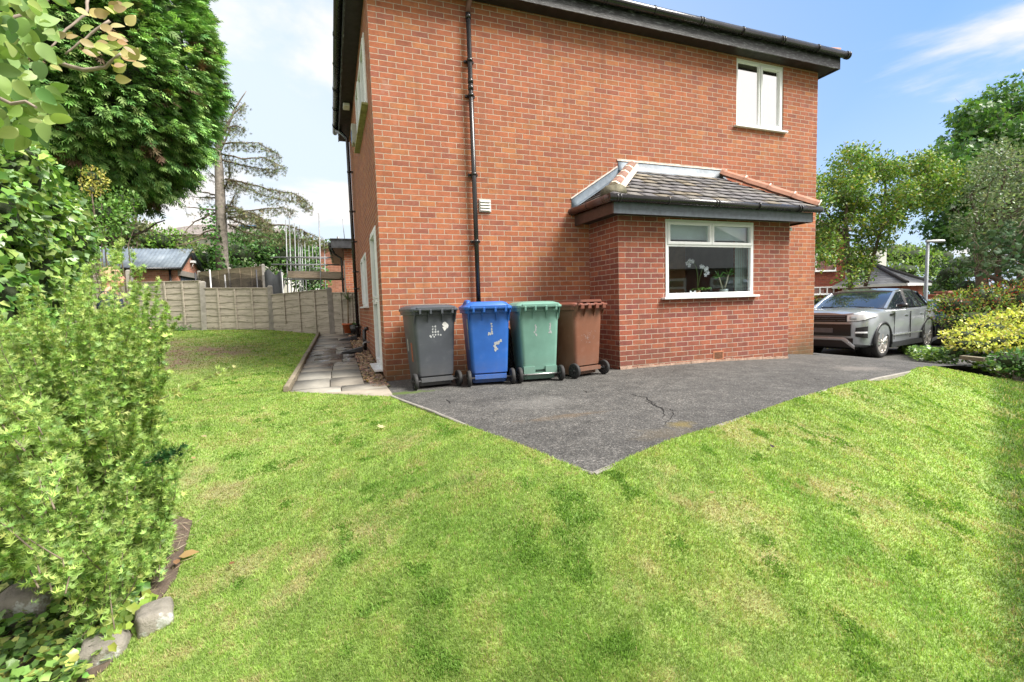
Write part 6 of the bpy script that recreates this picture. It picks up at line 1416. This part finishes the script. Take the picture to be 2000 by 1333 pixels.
rel(mb.build('trunk', BARKP, e), e); rel(mb2.build('branch', BARK, e), e); rel(f.build('crown', NEEDLE, e), e)
iv_ = Fol(); n = 1500; zz_ = rng.random(n)**1.2; a = rng.random(n)*6.28; tz_ = at(430, 400, DL)[2]; P_ = np.column_stack([lb[0]+np.cos(a)*(.34-.05*zz_)+zz_*-.35, lb[1]+np.sin(a)*.34, lb[2]+.6+zz_*(tz_-lb[2]-.6)]); ok = rng.random(n) < 1.2-zz_
iv_.add(IVY, P_[ok], np.column_stack([np.cos(a), np.sin(a), -np.ones(n)])[ok], np.column_stack([np.cos(a), np.sin(a), np.zeros(n)+.2])[ok], .12, pal(ok.sum(), [(.07,.19,.04),(.11,.25,.05),(.05,.13,.03)]))
rel(iv_.build('climbing_ivy', LEAFG, e), e)

def bush(name, label, cat, blobs, tpl, size, cols, dens=1., m=LEAF, stems=True, jit=.22, up=.2, shell=.6, rough=.3, group=None, corek=.62, cm=None, face=True, w=None, leafname='foliage', smin=0):
    "blobs: (px, py, D, rx, ry)"
    bs = [pxb(*b) for b in blobs]; c = np.mean([b[0] for b in bs], 0); gz_ = float(T(c[0], c[1])); e = plant(name, label, cat, (c[0], c[1], gz_), group); f = Fol(); mc = MB(); ms = MB()
    for cc, r in bs:
        n = int(dens*4*math.pi*(r[0]*r[2])/(size*size)*.55)
        blob(f, cc, r, n, tpl, size, cols, jit, up, .8, shell, tocam(cc) if face else None, w, rough)
        if corek: mc = MB(); core(mc, cc, r, corek); rel(mc.build('shade_core', cm or CORE_SHADE, e), e)
        if stems: limb(ms, [(c[0]+rng.normal(0, .1), c[1]+rng.normal(0, .1), gz_-.1), tuple((c*.4+cc*.6)[:2])+((gz_*.5+cc[2]*.5),), tuple(cc)], max(.012, r[0]*.06), max(.006, r[0]*.02), 5)
    rel(f.build(leafname, m, e), e)
    if stems: rel(ms.build('stem', BARK, e), e)
    return e
# hedges and trees behind the back fences
bush('background_tree', 'bright green bushy tree behind the garage roof', 'tree', [(300,470,30,45,28),(345,475,31,30,22),(262,468,29,40,24),(380,490,30,22,14)], QUAD, .22, [(.16,.30,.04),(.11,.24,.04),(.20,.32,.07)], 2.4)
bush('background_tree', 'olive green and pinkish tree top under the big conifer', 'tree', [(240,450,25,40,30),(215,470,25,40,26),(270,445,27,26,18)], QUAD, .20, [(.17,.19,.08),(.12,.18,.05),(.22,.20,.12)], 2.2)
bush('background_hedge', 'lime green clipped hedge right of the garage gable', 'hedge', [(400,510,23,38,26),(425,500,23.5,22,20)], QUAD, .15, [(.13,.28,.03),(.17,.34,.05),(.09,.21,.03)], 2.4)
bush('background_tree', 'leafy mid green trees spreading behind the larch trunk and trampoline', 'tree', [(470,500,25,42,38),(520,495,26,45,42),(490,470,27,40,24),(560,505,26,40,46),(455,530,24,40,20),(595,520,27,35,50),(540,470,27,28,24),(610,545,25,32,34),(515,545,24,40,18)], OVAL, .17, [(.10,.23,.06),(.14,.28,.07),(.07,.18,.05),(.18,.28,.11)], 2.2)
bush('background_tree', 'darker green trees behind the scaffold tubes', 'tree', [(600,490,30,22,30),(628,510,30,22,42),(645,500,31,20,30),(578,478,31,16,22)], QUAD, .17, [(.06,.15,.03),(.10,.20,.05)], 2.0)
# ------------------------------------------------------------------ left border
IV = [(.20,.36,.07),(.14,.29,.06),(.26,.43,.10),(.09,.20,.045),(.33,.45,.13),(.22,.36,.17)]
bush('ivy_hedge', 'tall sunlit ivy covered hedge with large pale green leaves at the left edge', 'hedge',
     [(10,330,4.0,75,85),(-70,420,3.6,110,170),(60,420,4.4,65,80),(110,470,5.0,60,75),(30,520,4.0,75,90),(95,400,5.2,45,60),(70,560,4.6,70,80),(-60,600,3.4,110,120),(130,430,5.4,40,60),(40,300,4.6,40,45),(120,560,5.2,45,60)], IVY, .066, IV, 2.6, LEAFG, False, up=-.5, shell=.70, rough=.35, corek=.70)
bush('privet_shrub', 'mid green small leaved shrub beneath the conifer', 'shrub', [(200,420,6.6,45,50),(165,455,6.2,40,45),(235,425,6.8,26,32),(150,400,6.4,30,40),(235,390,6.9,14,26),(258,395,6.9,10,20)], OVAL, .05, [(.13,.27,.05),(.09,.20,.04),(.19,.33,.09)], 1.7, shell=.3, up=.5, corek=.4)
bush('golden_euonymus', 'small clump of yellow leaves in front of the conifer', 'shrub', [(180,345,6.4,20,22),(195,358,6.5,17,18),(178,372,6.3,13,15)], OVAL, .035, [(.50,.46,.10),(.40,.42,.10),(.55,.50,.18)], 1.3, shell=.4, up=.5, corek=.4)
bush('variegated_shrub', 'pale white edged shrub between the ivy hedge and garage roof', 'shrub', [(150,510,5.6,28,42),(168,470,5.8,22,26),(135,560,5.4,28,30)], OVAL, .045, [(.55,.58,.45),(.22,.33,.12),(.62,.64,.52)], 1.0, shell=.5, corek=.6)
# feathery foreground shrub
SH = [(.32,.48,.12),(.25,.40,.10),(.40,.56,.15),(.18,.31,.08),(.42,.53,.16)]
sb = gi(200, 1000); e = plant('feathery_shrub', 'big loose pale green shrub with feathery leaves filling the left foreground', 'shrub', sb)
f = Fol(); ms = MB()
def sprig(base, tip, bend, n, size, cols=SH, r=.0030, spread=.8, start=.0, tpl=STAR):
    D0_ = 2.5
    base = np.array(base); tip = np.array(tip); mid = (base+tip)/2+bend; t_ = np.linspace(0, 1, 9)[:, None]; C_ = (1-t_)**2*base+2*t_*(1-t_)*mid+t_**2*tip
    ms.tube([tuple(p) for p in C_], list(np.linspace(r, r*.3, 9)), 5)
    u = start+(1-start)*rng.random(n)**.85; P_ = (1-u[:, None])**2*base+2*(u*(1-u))[:, None]*mid+u[:, None]**2*tip; ax = nrm(tip-base)
    D_ = ax*.75+sph(n)*spread; P_ = P_+sph(n)*rng.random((n, 1))*.055*(1-.6*u[:, None]); sz = size*rng.uniform(.55, 1.15, n)*(1-.45*u); k = gap(P_); f.add(tpl, P_[k], D_[k], (sph(n)+np.array([0, 0, 1.2]))[k], sz[k], pal(n, cols, .2)[k])
TIPS = [(300,545,3.1),(272,560,3.0),(247,488,3.1),(212,512,3.0),(225,470,3.4),(185,500,2.9),(150,520,2.8),(110,545,2.6),(70,560,2.5),(30,600,2.3),(262,625,2.9),(295,640,3.0),(305,590,3.2),(235,600,2.8),(270,700,2.8),(255,660,2.7),(285,720,2.8),(320,840,2.7),(300,770,2.7),(200,580,2.7),(165,600,2.6),(120,620,2.5),(80,640,2.4),(40,680,2.3),(10,640,2.2),(-30,600,2.1),(-60,680,2.0),(335,905,2.6),(330,960,2.5),(310,1000,2.4),(250,1010,2.2),(190,1040,2.1),(290,930,2.5),(240,900,2.3),(150,960,2.1),(90,1000,2.0),(40,980,1.9),(0,900,1.9),(-40,950,1.8),(120,840,2.1),(60,800,2.1),(0,760,2.1),(200,800,2.4),(160,720,2.4),(100,740,2.3),(210,690,2.6),(250,800,2.6),(280,860,2.6)]
for px, py, D in TIPS:
    for k in range(6 if py > 590 else 4):
        bx = px*.62+60+rng.normal(0, 30); b = at(bx, max(py+150, 900)+rng.normal(0, 40), D+rng.normal(0, .12)-.05); b[2] = max(b[2], float(T(b[0], b[1]))-.05) if py < 850 else b[2]
        t_ = at(px+rng.normal(4, 22 if k else 6), py+abs(rng.normal(0, 38)) if k else py, D+rng.normal(0, .14)); Ln = np.linalg.norm(t_-b); sprig(b, t_, np.array([rng.normal(0, .05), rng.normal(0, .05), .08]), int(80+Ln*140), .0165*D+.002)
n = 17000; pxs = rng.uniform(-80, 300, n); pys = rng.uniform(640, 1130, n); Dd = 1.95+(1080-pys)/440*.75+pxs/600+rng.normal(0, .14, n)+.12; lim = 285-(np.clip(750-pys, 0, 200)*.35)+rng.normal(0, 14, n); ok = ~((pxs > 188)&(pxs < 244)&(pys < 640)&(rng.random(n) < .8))&(pxs < lim)&(pys > 620+rng.normal(0, 30, n)+pxs*.12)
P_ = np.array([at(a, b, c) for a, b, c in zip(pxs[ok], pys[ok], Dd[ok])]); n = len(P_)
f.add(STAR, P_, nrm(sph(n)*.8+np.array([.25, -.25, .75])), sph(n)+np.array([0, -.4, 1.]), rng.uniform(.028, .052, n)*(Dd[ok]/2.5), pal(n, SH, .26))
sprig(at(245,805,2.6), at(456,713,2.75), np.array([0, 0, -.03]), 90, .05, [(.40,.50,.16),(.30,.42,.11),(.48,.5,.2)], spread=.55, start=.0)
sprig(at(270,905,2.3), at(360,868,2.3), np.array([0, 0, -.05]), 90, .05, [(.035,.11,.035),(.05,.15,.045)], spread=.5, start=.2)
rel(f.build('foliage', LEAF, e), e); rel(ms.build('stem', P('woody_stem', (.16, .13, .09), .9), e), e)
mc = MB()
for q in ((60,860,2.75,110,150),(200,900,3.0,70,110),(40,980,2.5,110,90),(-40,740,2.7,100,140)): cc, r = pxb(*q); mc = MB(); core(mc, cc, r, .8); rel(mc.build('shade_core', CORE_SHADE, e), e)
# soil of the bed
BED = [(-1.62,-4.25),(-1.50,-3.75),(-1.55,-3.2),(-1.82,-2.9),(-2.1,-2.3),(-2.35,-1.4),(-2.7,-.3),(-3.4,.9),(-4.6,2.6),(-6,4.5),(-7,8.7),(-11,8),(-9,-2),(-6,-6),(-2.6,-5.4),(-1.95,-4.6)]
def soilc(x, y):
    n = fbm(x*7, y*7, 4); return np.array([.115, .085, .065])[None]*(.5+n)[:, None]
tag(sheet('flower_bed', BED, .16, lambda x, y: T(x, y)+.012+.03*fbm(x*5, y*5, 3)-.02, vcol_mat('bed_soil', 1, 1, 40), soilc), kind='structure')
# ground ivy
def groundleaf(f, poly, n, tpl, size, cols, h0=.01, h1=.10, wfun=None):
    xs = [p[0] for p in poly]; ys = [p[1] for p in poly]; x = rng.uniform(min(xs), max(xs), n*3); y = rng.uniform(min(ys), max(ys), n*3); k = inpoly(poly, x, y)
    if wfun is not None: k &= wfun(x, y)
    x = x[k][:n]; y = y[k][:n]; n = len(x); z = T(x, y)+h0+(h1-h0)*rng.random(n)*(.5+fbm(x*3, y*3, 3)); az = rng.random(n)*6.28
    f.add(tpl, np.column_stack([x, y, z]), np.column_stack([np.cos(az), np.sin(az), rng.normal(-.1, .35, n)]), np.column_stack([rng.normal(0, .4, n), rng.normal(-.3, .4, n), np.ones(n)]), size*rng.uniform(.6, 1.25, n), pal(n, cols, .22))
GI = [(.19,.34,.08),(.14,.27,.06),(.26,.42,.11),(.10,.20,.06),(.38,.46,.12)]
f = Fol(); PG = [(-1.66,-4.3),(-1.60,-3.75),(-1.70,-3.25),(-2.0,-2.95),(-2.6,-2.6),(-3.4,-3.4),(-2.9,-4.6),(-2.2,-4.8)]
groundleaf(f, PG, 9000, IVY, .036, GI, .01, .12)
e = plant('ground_ivy', 'low carpet of ivy leaves spilling over the rocks at bottom left', 'ivy', gi(180, 1150)); 
cc = gi(250, 1215); n = 120; P_ = cc+np.column_stack([rng.normal(0, .05, n), rng.normal(-.04, .07, n), .10-np.abs(rng.normal(0, .05, n))]); f.add(IVY, P_, np.column_stack([rng.normal(0, .5, n), -np.ones(n)*.4, -np.ones(n)]), np.column_stack([rng.normal(0, .4, n), -np.ones(n), .6*np.ones(n)]), .038*rng.uniform(.7, 1.2, n), pal(n, [(.24,.36,.07),(.18,.30,.06),(.32,.42,.08)], .15))
rel(f.build('foliage', LEAFG, e), e)
f = Fol(); groundleaf(f, [(-2.15,-2.25),(-2.42,-1.4),(-2.75,-.3),(-3.4,.85),(-4.3,.9),(-3.4,-1),(-2.9,-2.4)], 4200, IVY, .055, [(.06,.15,.035),(.09,.20,.04),(.14,.26,.06)], .02, .34)
e = plant('ground_ivy', 'darker knee high ivy between the feathery shrub and the lawn', 'ivy', gi(300, 790)); rel(f.build('foliage', LEAFG, e), e)
f = Fol(); groundleaf(f, [(-4.1,7.75),(-6.4,8.3),(-6.4,8.0),(-4.1,7.5)], 800, OVAL, .06, [(.10,.22,.05),(.07,.17,.04)], .0, .14)
e = plant('low_weeds', 'thin line of green weeds at the foot of the left fence panels', 'weeds', (-5, 7.9, .6)); rel(f.build('foliage', LEAF, e), e)
# dead grass stalks on the bed edge
f = Fol(); groundleaf(f, [(-1.52,-3.8),(-1.50,-3.3),(-1.75,-3.05),(-1.95,-3.3),(-1.75,-3.9)], 420, tri_tpl([blade(0, 0, 0, 1, .012, 0, .15)]), .11, [(.50,.43,.30),(.40,.34,.22)], .005, .03)
e = tag(f.build('dead_grass', LEAF), 'tangle of pale dead grass stalks on the bare soil at the bed edge', 'dead grass', kind='stuff')
# rocks
def rock(c, r, rz, label, seed):
    v = iv2.copy(); v = np.sign(v)*np.abs(v)**.45; v = v/np.abs(v).max(); n = fbm(v[:, 0]*1.6+seed, v[:, 1]*1.6+v[:, 2]*1.3+seed, 4); v = v*(.80+.40*n)[:, None]*np.array(r)
    o = mesh_np('rock', v, if2, ROCKM, smooth=True); o.location = c; o.rotation_euler = (rng.normal(0, .1), rng.normal(0, .1), rz); return tag(o, label, 'rock', 'rocks edging the bed')
t = NT('lichened_rock'); o_ = t.obj(); c = t.ramp(t.noise(5, 9, o_, .7), [(.3, (.13, .12, .10)), (.5, (.26, .24, .205)), (.7, (.34, .31, .27))]); c = t.mix(t.mr(t.noise(7, 6, o_, .6), .58, .62), c, (.50, .52, .50)); c = t.mix(t.mr(t.noise(4, 6, o_), .60, .70, 0, .7), c, (.13, .13, .06)); t.pr(color=c, rough=.95, normal=t.bump(t.noise(16, 9, o_, .75), .9, .02)); ROCKM = t.m
g1 = gi(300, 1225); rock(g1+np.array([0, .03, .02]), (.072, .08, .065), .3, 'flat grey rock with white lichen nearest the lawn', 3); g2 = gi(205, 1290); rock(g2+np.array([-.02, .04, .0]), (.085, .07, .08), .1, 'brownish rock half wrapped in ivy and roots', 8); g3 = gi(50, 1215); rock(g3+np.array([0, .05, .05]), (.12, .10, .10), -.3, 'larger pale grey rock at the left edge', 14)
g4 = gi(1995, 742); o = rock(g4+np.array([0, 0, .05]), (.16, .13, .11), .5, 'rough grey stone at the right edge of the lawn beside the low ivy', 21)
# branch hanging in from the left
e = plant('overhanging_tree', 'close leafy branch with oval leaves reaching in at the top left corner', 'tree', (at(-560, 900, 2.2)[0], at(-560, 900, 2.2)[1], -.3))
mb = MB(); q = at(-560, 700, 2.2); limb(mb, [(q[0], q[1], -.4), (q[0]+.03, q[1], 1.0), tuple(at(-520, 60, 2.1))], .07, .05, 8, .01); limb(mb, [at(-520, 60, 2.1), at(-250, 20, 1.8), at(-60, 60, 1.7), at(32, 98, 1.65)], .03, .010, 6, .008); limb(mb, [at(32, 98, 1.65), at(100, 117, 1.63), at(165, 138, 1.6), at(205, 132, 1.6), at(235, 106, 1.58)], .0095, .004, 6, .012)
limb(mb, [at(-60, 60, 1.7), at(40, 30, 1.75), at(120, -20, 1.8), at(170, -40, 1.8)], .008, .004, 5); limb(mb, [at(172, -10, 1.8), at(168, 28, 1.78), at(130, 58, 1.75), at(96, 96, 1.72)], .006, .003, 5); limb(mb, [at(215, 40, 1.7), at(165, 78, 1.68), at(128, 106, 1.66)], .005, .003, 5); limb(mb, [at(-250, 20, 1.8), at(-120, 160, 1.5), at(-20, 190, 1.4), at(70, 210, 1.35)], .012, .004, 5)
rel(mb.build('branch', P('pale_brown_twig', (.30, .24, .20), .8, .2, 20), e), e)
f = Fol(); pts = [(rng.uniform(-60, 115), rng.uniform(-30, 265)) for _ in range(200)]; pts = [p for p in pts if (p[0] < 95 or p[1] < 60 or (60 < p[0] < 125 and 170 < p[1] < 225)) and (p[0] < 70 or p[1] < 120 or p[1] > 165)]
P_ = np.array([at(x, y, 1.45+rng.normal(0, .09)) for x, y in pts]); n = len(P_); cd_ = tocam(at(50, 100, 1.4)); f.add(OVALH, P_, sph(n)*.7+np.array([.3, 0, -.6]), sph(n)*.55+cd_, rng.uniform(.045, .068, n), pal(n, [(.20,.32,.09),(.28,.42,.12),(.13,.24,.08),(.34,.46,.16)], .15))
pts = [(205,12),(215,28),(232,14),(240,25),(215,50),(190,85),(200,95),(170,95),(160,72),(150,85),(248,100),(262,120),(250,132),(238,118),(226,128),(225,142),(235,92),(212,105),(190,75),(180,30),(196,58),(215,75),(140,20),(120,75),(165,85),(240,110),(205,38),(255,108),(110,120)]
P_ = np.array([at(x, y, 1.62+rng.normal(0, .04)) for x, y in pts for _ in (0, 1)])+rng.normal(0, .012, (len(pts)*2, 3)); n = len(P_); f.add(OVALH, P_, sph(n)*.5+np.array([.8, -.2, .1]), sph(n)*.6+cd_+np.array([0, 0, .4]), rng.uniform(.030, .048, n), pal(n, [(.42,.50,.16),(.52,.46,.20),(.48,.36,.20),(.34,.44,.12)], .12))
rel(f.build('foliage', LEAF, e), e)
# fallen leaves on the lawn
for i, (px, py, s, lb_, c) in enumerate(((350,1100,.085,'large curled tan leaf lying at the edge of the bare soil',(.42,.28,.13)),(742,843,.06,'pale lobed leaf lying on the lawn before the patio corner',(.55,.50,.28)),(380,905,.05,None,(.45,.30,.16)),(405,860,.045,None,(.42,.33,.2)),(459,1110,.03,None,(.2,.1,.05)),(450,760,.022,None,(.5,.4,.25)),(1385,975,.03,None,(.3,.2,.1)),(1508,884,.05,'dark curled leaf lying alone on the right hand lawn',(.05,.035,.03)),(345,1115,.05,None,(.30,.17,.09)))):
    g_ = gi(px, py); f = Fol(); f.add(MAPLE if i in (1,) else OVAL, np.zeros((1, 3)), np.array([[math.cos(i), math.sin(i), .15]]), np.array([[.2, -.3, 1.]]), s*1.15, np.array([c])); o = f.build('fallen_leaf', LEAF); o.location = (g_[0], g_[1], g_[2]+.035); tag(o, lb_ or 'small dry brown leaf fallen on the lawn', 'fallen leaf', 'fallen leaves on the lawn')

# ------------------------------------------------------------------ right hand trees
def tree(name, label, D, trunks, region, nb, rpx, tpl, size, cols, dens, m=LEAF, jit=.2, flat=.8, bcol=BARK, shell=.3, tr=.14, seedpts=None, group=None, bark_r=None):
    "region: polygon in photo pixels filled with leafy clumps spread in depth"
    base = np.array(at(trunks[0][0][0], trunks[0][0][1], D)); bz_ = float(T(base[0], base[1])); e = plant(name, label, 'tree', (base[0], base[1], bz_), group)
    xs = [p[0] for p in region]; ys = [p[1] for p in region]; C_ = []
    while len(C_) < nb:
        x = rng.uniform(min(xs), max(xs)); y = rng.uniform(min(ys), max(ys))
        if inpoly(region, np.array([x]), np.array([y]))[0]: C_.append((x, y, D+rng.normal(0, D*.055)))
    mb = MB(); tops = []
    for i, t_ in enumerate(trunks):
        pts = [at(x, y, D+(rng.normal(0, .3) if j else 0)) for j, (x, y) in enumerate(t_)]
        if i == 0: pts[0][2] = bz_-.2
        limb(mb, pts, tr*(1 if i == 0 else .7), tr*.3, 8, .006); tops += pts[1:]
    tops = np.array(tops); f = Fol()
    for (x, y, d) in C_:
        c = at(x, y, d); r = rpx*rng.uniform(.6, 1.25)*D/FPX; j = np.argmin(((tops-c)**2).sum(1)); a = tops[j]; mid = (a+c)/2+np.array([0, 0, -.1*np.linalg.norm(c-a)]); limb(mb, [a, mid, c], tr*.13, .007, 4, .02)
        n = int(dens*r*r/(size*size)*6); blob(f, c, (r, r, r*flat), n, tpl, size, cols, jit, .0, .5, shell, None, None, .4)
        for _ in range(3): q = c+sph(1)[0]*r; mb.tube([tuple(c), tuple(q)], .005, 3, False)
    rel(mb.build('trunk', bcol, e), e); rel(f.build('crown', m, e), e); return e
tree('maple_tree', 'tall dark green broadleaved tree at the right edge', 24, [[(1925,600),(1915,500),(1930,420),(1955,330),(1960,250)],[(1915,500),(1870,440),(1850,380)],[(1930,420),(1990,350),(2040,300)]],
     [(1830,480),(1790,400),(1795,350),(1850,300),(1878,250),(1870,215),(1905,190),(1960,180),(2010,170),(2200,170),(2250,350),(2150,520),(1960,470)], 300, 34, MAPLE, .20, [(.07,.17,.04),(.10,.22,.05),(.14,.28,.06),(.05,.13,.04)], 1.25, flat=.6, tr=.3, shell=.2)
tree('rowan_tree', 'slender open tree with yellow green leaves beside the house corner', 16, [[(1668,600),(1658,520),(1652,440),(1655,380),(1660,330)],[(1690,560),(1706,500),(1722,445),(1760,400),(1800,370)],[(1655,470),(1625,430),(1605,400)],[(1722,445),(1730,380),(1725,320)]],
     [(1560,420),(1570,350),(1620,320),(1660,285),(1700,300),(1735,320),(1790,305),(1840,320),(1875,350),(1868,390),(1820,415),(1770,425),(1740,470),(1700,490),(1690,540),(1655,555),(1620,520),(1590,470)], 170, 24, OVAL, .10, [(.16,.29,.05),(.11,.23,.045),(.22,.33,.06),(.08,.18,.035),(.30,.34,.06)], 1.5, shell=.1, tr=.085)
tree('silver_tree', 'soft grey green drooping tree in front of the tall dark one', 14.5, [[(1955,600),(1950,500),(1955,400),(1965,320)],[(1950,500),(1910,440),(1895,380)]],
     [(1880,430),(1890,350),(1930,300),(1980,290),(2100,300),(2120,520),(1990,520),(1900,500)], 110, 27, OVAL, .085, [(.20,.27,.15),(.15,.22,.11),(.25,.31,.19),(.10,.17,.08)], .95, flat=1.1, shell=.1, tr=.10)
tree('spruce_tree', 'dense blue green conifer branches low at the right edge', 12.5, [[(1985,640),(1990,560),(2000,470),(2010,420)],[(1990,560),(1930,540),(1905,530)]],
     [(1890,500),(1900,450),(1960,440),(2100,420),(2120,600),(1990,590),(1920,585),(1890,560)], 95, 28, FAN2, .17, [(.05,.11,.045),(.07,.14,.06),(.10,.17,.08),(.035,.085,.035)], .8, NEEDLE, shell=.15, tr=.10)
bush('background_tree', 'sunlit lime green tree behind the slate garage roof', 'tree', [(1785,505,48,38,24),(1745,500,50,28,20),(1815,520,46,26,30),(1760,530,44,40,20),(1830,560,40,24,24)], QUAD, .35, [(.19,.31,.055),(.14,.25,.045),(.23,.34,.09)], 2.4)
bush('background_tree', 'hazy distant wooded hillside beyond the white block', 'woodland', [(1740,492,110,36,16),(1775,496,105,30,18),(1700,498,120,36,14),(1820,505,100,40,22),(1900,520,90,60,26)], QUAD, .8, [(.12,.18,.09),(.10,.15,.07)], 1.0, corek=.8)
bush('background_tree', 'dark rounded greenery right of the lamp column', 'tree', [(1855,545,30,32,38),(1890,565,28,30,26),(1835,575,32,24,22)], QUAD, .2, [(.05,.12,.03),(.08,.17,.045),(.13,.22,.06)], 2.2)
e = bush('berried_shrub', 'tangled shrub with reddish berries above the yellow bush', 'shrub', [(1870,600,11.5,42,30),(1920,590,11.5,45,34),(1975,585,11.5,45,36),(2040,590,11.5,50,40),(1850,592,12.2,26,16),(1900,625,11,50,24)], OVAL, .06, [(.22,.34,.06),(.16,.28,.055),(.32,.40,.09),(.26,.20,.08),(.12,.21,.05)], 1.5, shell=.35, corek=.6, up=.5)
f = Fol()
for q in ((1900,568),(1925,560),(1955,556),(1985,562),(1870,585),(1950,590),(1975,572),(2000,556),(1890,590),(1935,600),(1842,612),(1995,600)):
    c = at(q[0], q[1], 11.0); n = 26; f.add(QUAD, c+rng.normal(0, .10, (n, 3)), sph(n), sph(n), .04, pal(n, [(.38,.03,.02),(.50,.08,.04),(.30,.05,.04)], .2))
tag(rel(f.build('berries', LEAFG, e), e), kind='stuff')
bush('low_autumn_hedge', 'low yellowish clipped plants in front of the far red house', 'hedge', [(1605,590,19,26,12),(1640,590,19.5,26,10)], QUAD, .10, [(.26,.25,.06),(.18,.20,.05)], 1.1, stems=False)
YL = [(.66,.68,.14),(.58,.64,.12),(.72,.72,.24),(.44,.55,.09)]
e = bush('golden_shrub', 'broad bright yellow leaved shrub at the right edge of the lawn', 'shrub', [(1885,655,8.8,38,14),(1925,640,9.0,48,18),(1975,625,9.2,50,18),(2030,625,9.0,60,30),(1900,672,8.5,44,12),(1950,668,8.4,50,18),(2000,665,8.3,55,28),(2060,670,8.2,60,36)], OVAL, .06, YL, 2.6, shell=.5, corek=.55, up=.1, rough=.35)
bush('dark_shrub', 'dark green shrub under the yellow shrub', 'shrub', [(1975,705,7.7,34,22),(2020,710,7.6,45,30),(1868,690,8.7,22,14),(1915,697,8.6,28,10)], OVAL, .06, [(.06,.16,.045),(.09,.22,.06),(.16,.30,.10)], 1.8, shell=.5, corek=.6)
bush('rough_saplings', 'thin leafy stems in front of the dark blue car', 'shrub', [(1838,640,12.5,10,22),(1842,612,12.8,12,14),(1850,665,12.0,12,14)], OVAL, .06, [(.15,.24,.06),(.24,.28,.09)], .8, shell=.2, corek=0)
f = Fol(); st = [gi(x, y) for x, y in ((1790,694),(1815,700),(1850,711),(1890,722),(1930,731),(1970,738),(2010,748),(2060,760))]; PGl = [(p[0], p[1]-.10) for p in st]+[(p[0]+.25, p[1]+.65) for p in st[::-1]]
groundleaf(f, PGl, 5200, IVY, .07, [(.17,.30,.05),(.12,.23,.045),(.24,.38,.07),(.08,.17,.04)], .02, .26)
e = plant('low_ivy_edging', 'low bright ivy strip bordering the right hand end of the lawn', 'ivy', st[2]); rel(f.build('foliage', LEAFG, e), e)
pq = at(1882, 697, 8.2); mb = MB(); a = at(1878, 698, 8.2); b = at(1925, 703, 7.9); mb.bar(tuple(a), tuple(b), .12, .06); o = mb.build('timber_sleeper', LOGT); tag(o, 'short pale timber sleeper between the yellow shrub and the ivy strip', 'sleeper')
# yellow ground cover seen beneath the car
f = Fol(); groundleaf(f, [(12.4,2.2),(16,2.4),(16,3.4),(12.4,3.2)], 1500, OVAL, .07, [(.40,.36,.05),(.28,.32,.06)], .0, .22); e = plant('low_yellow_plants', 'low yellow green plants glimpsed under and behind the silver car', 'plants', (14, 2.8, -.6)); rel(f.build('foliage', LEAF, e), e)
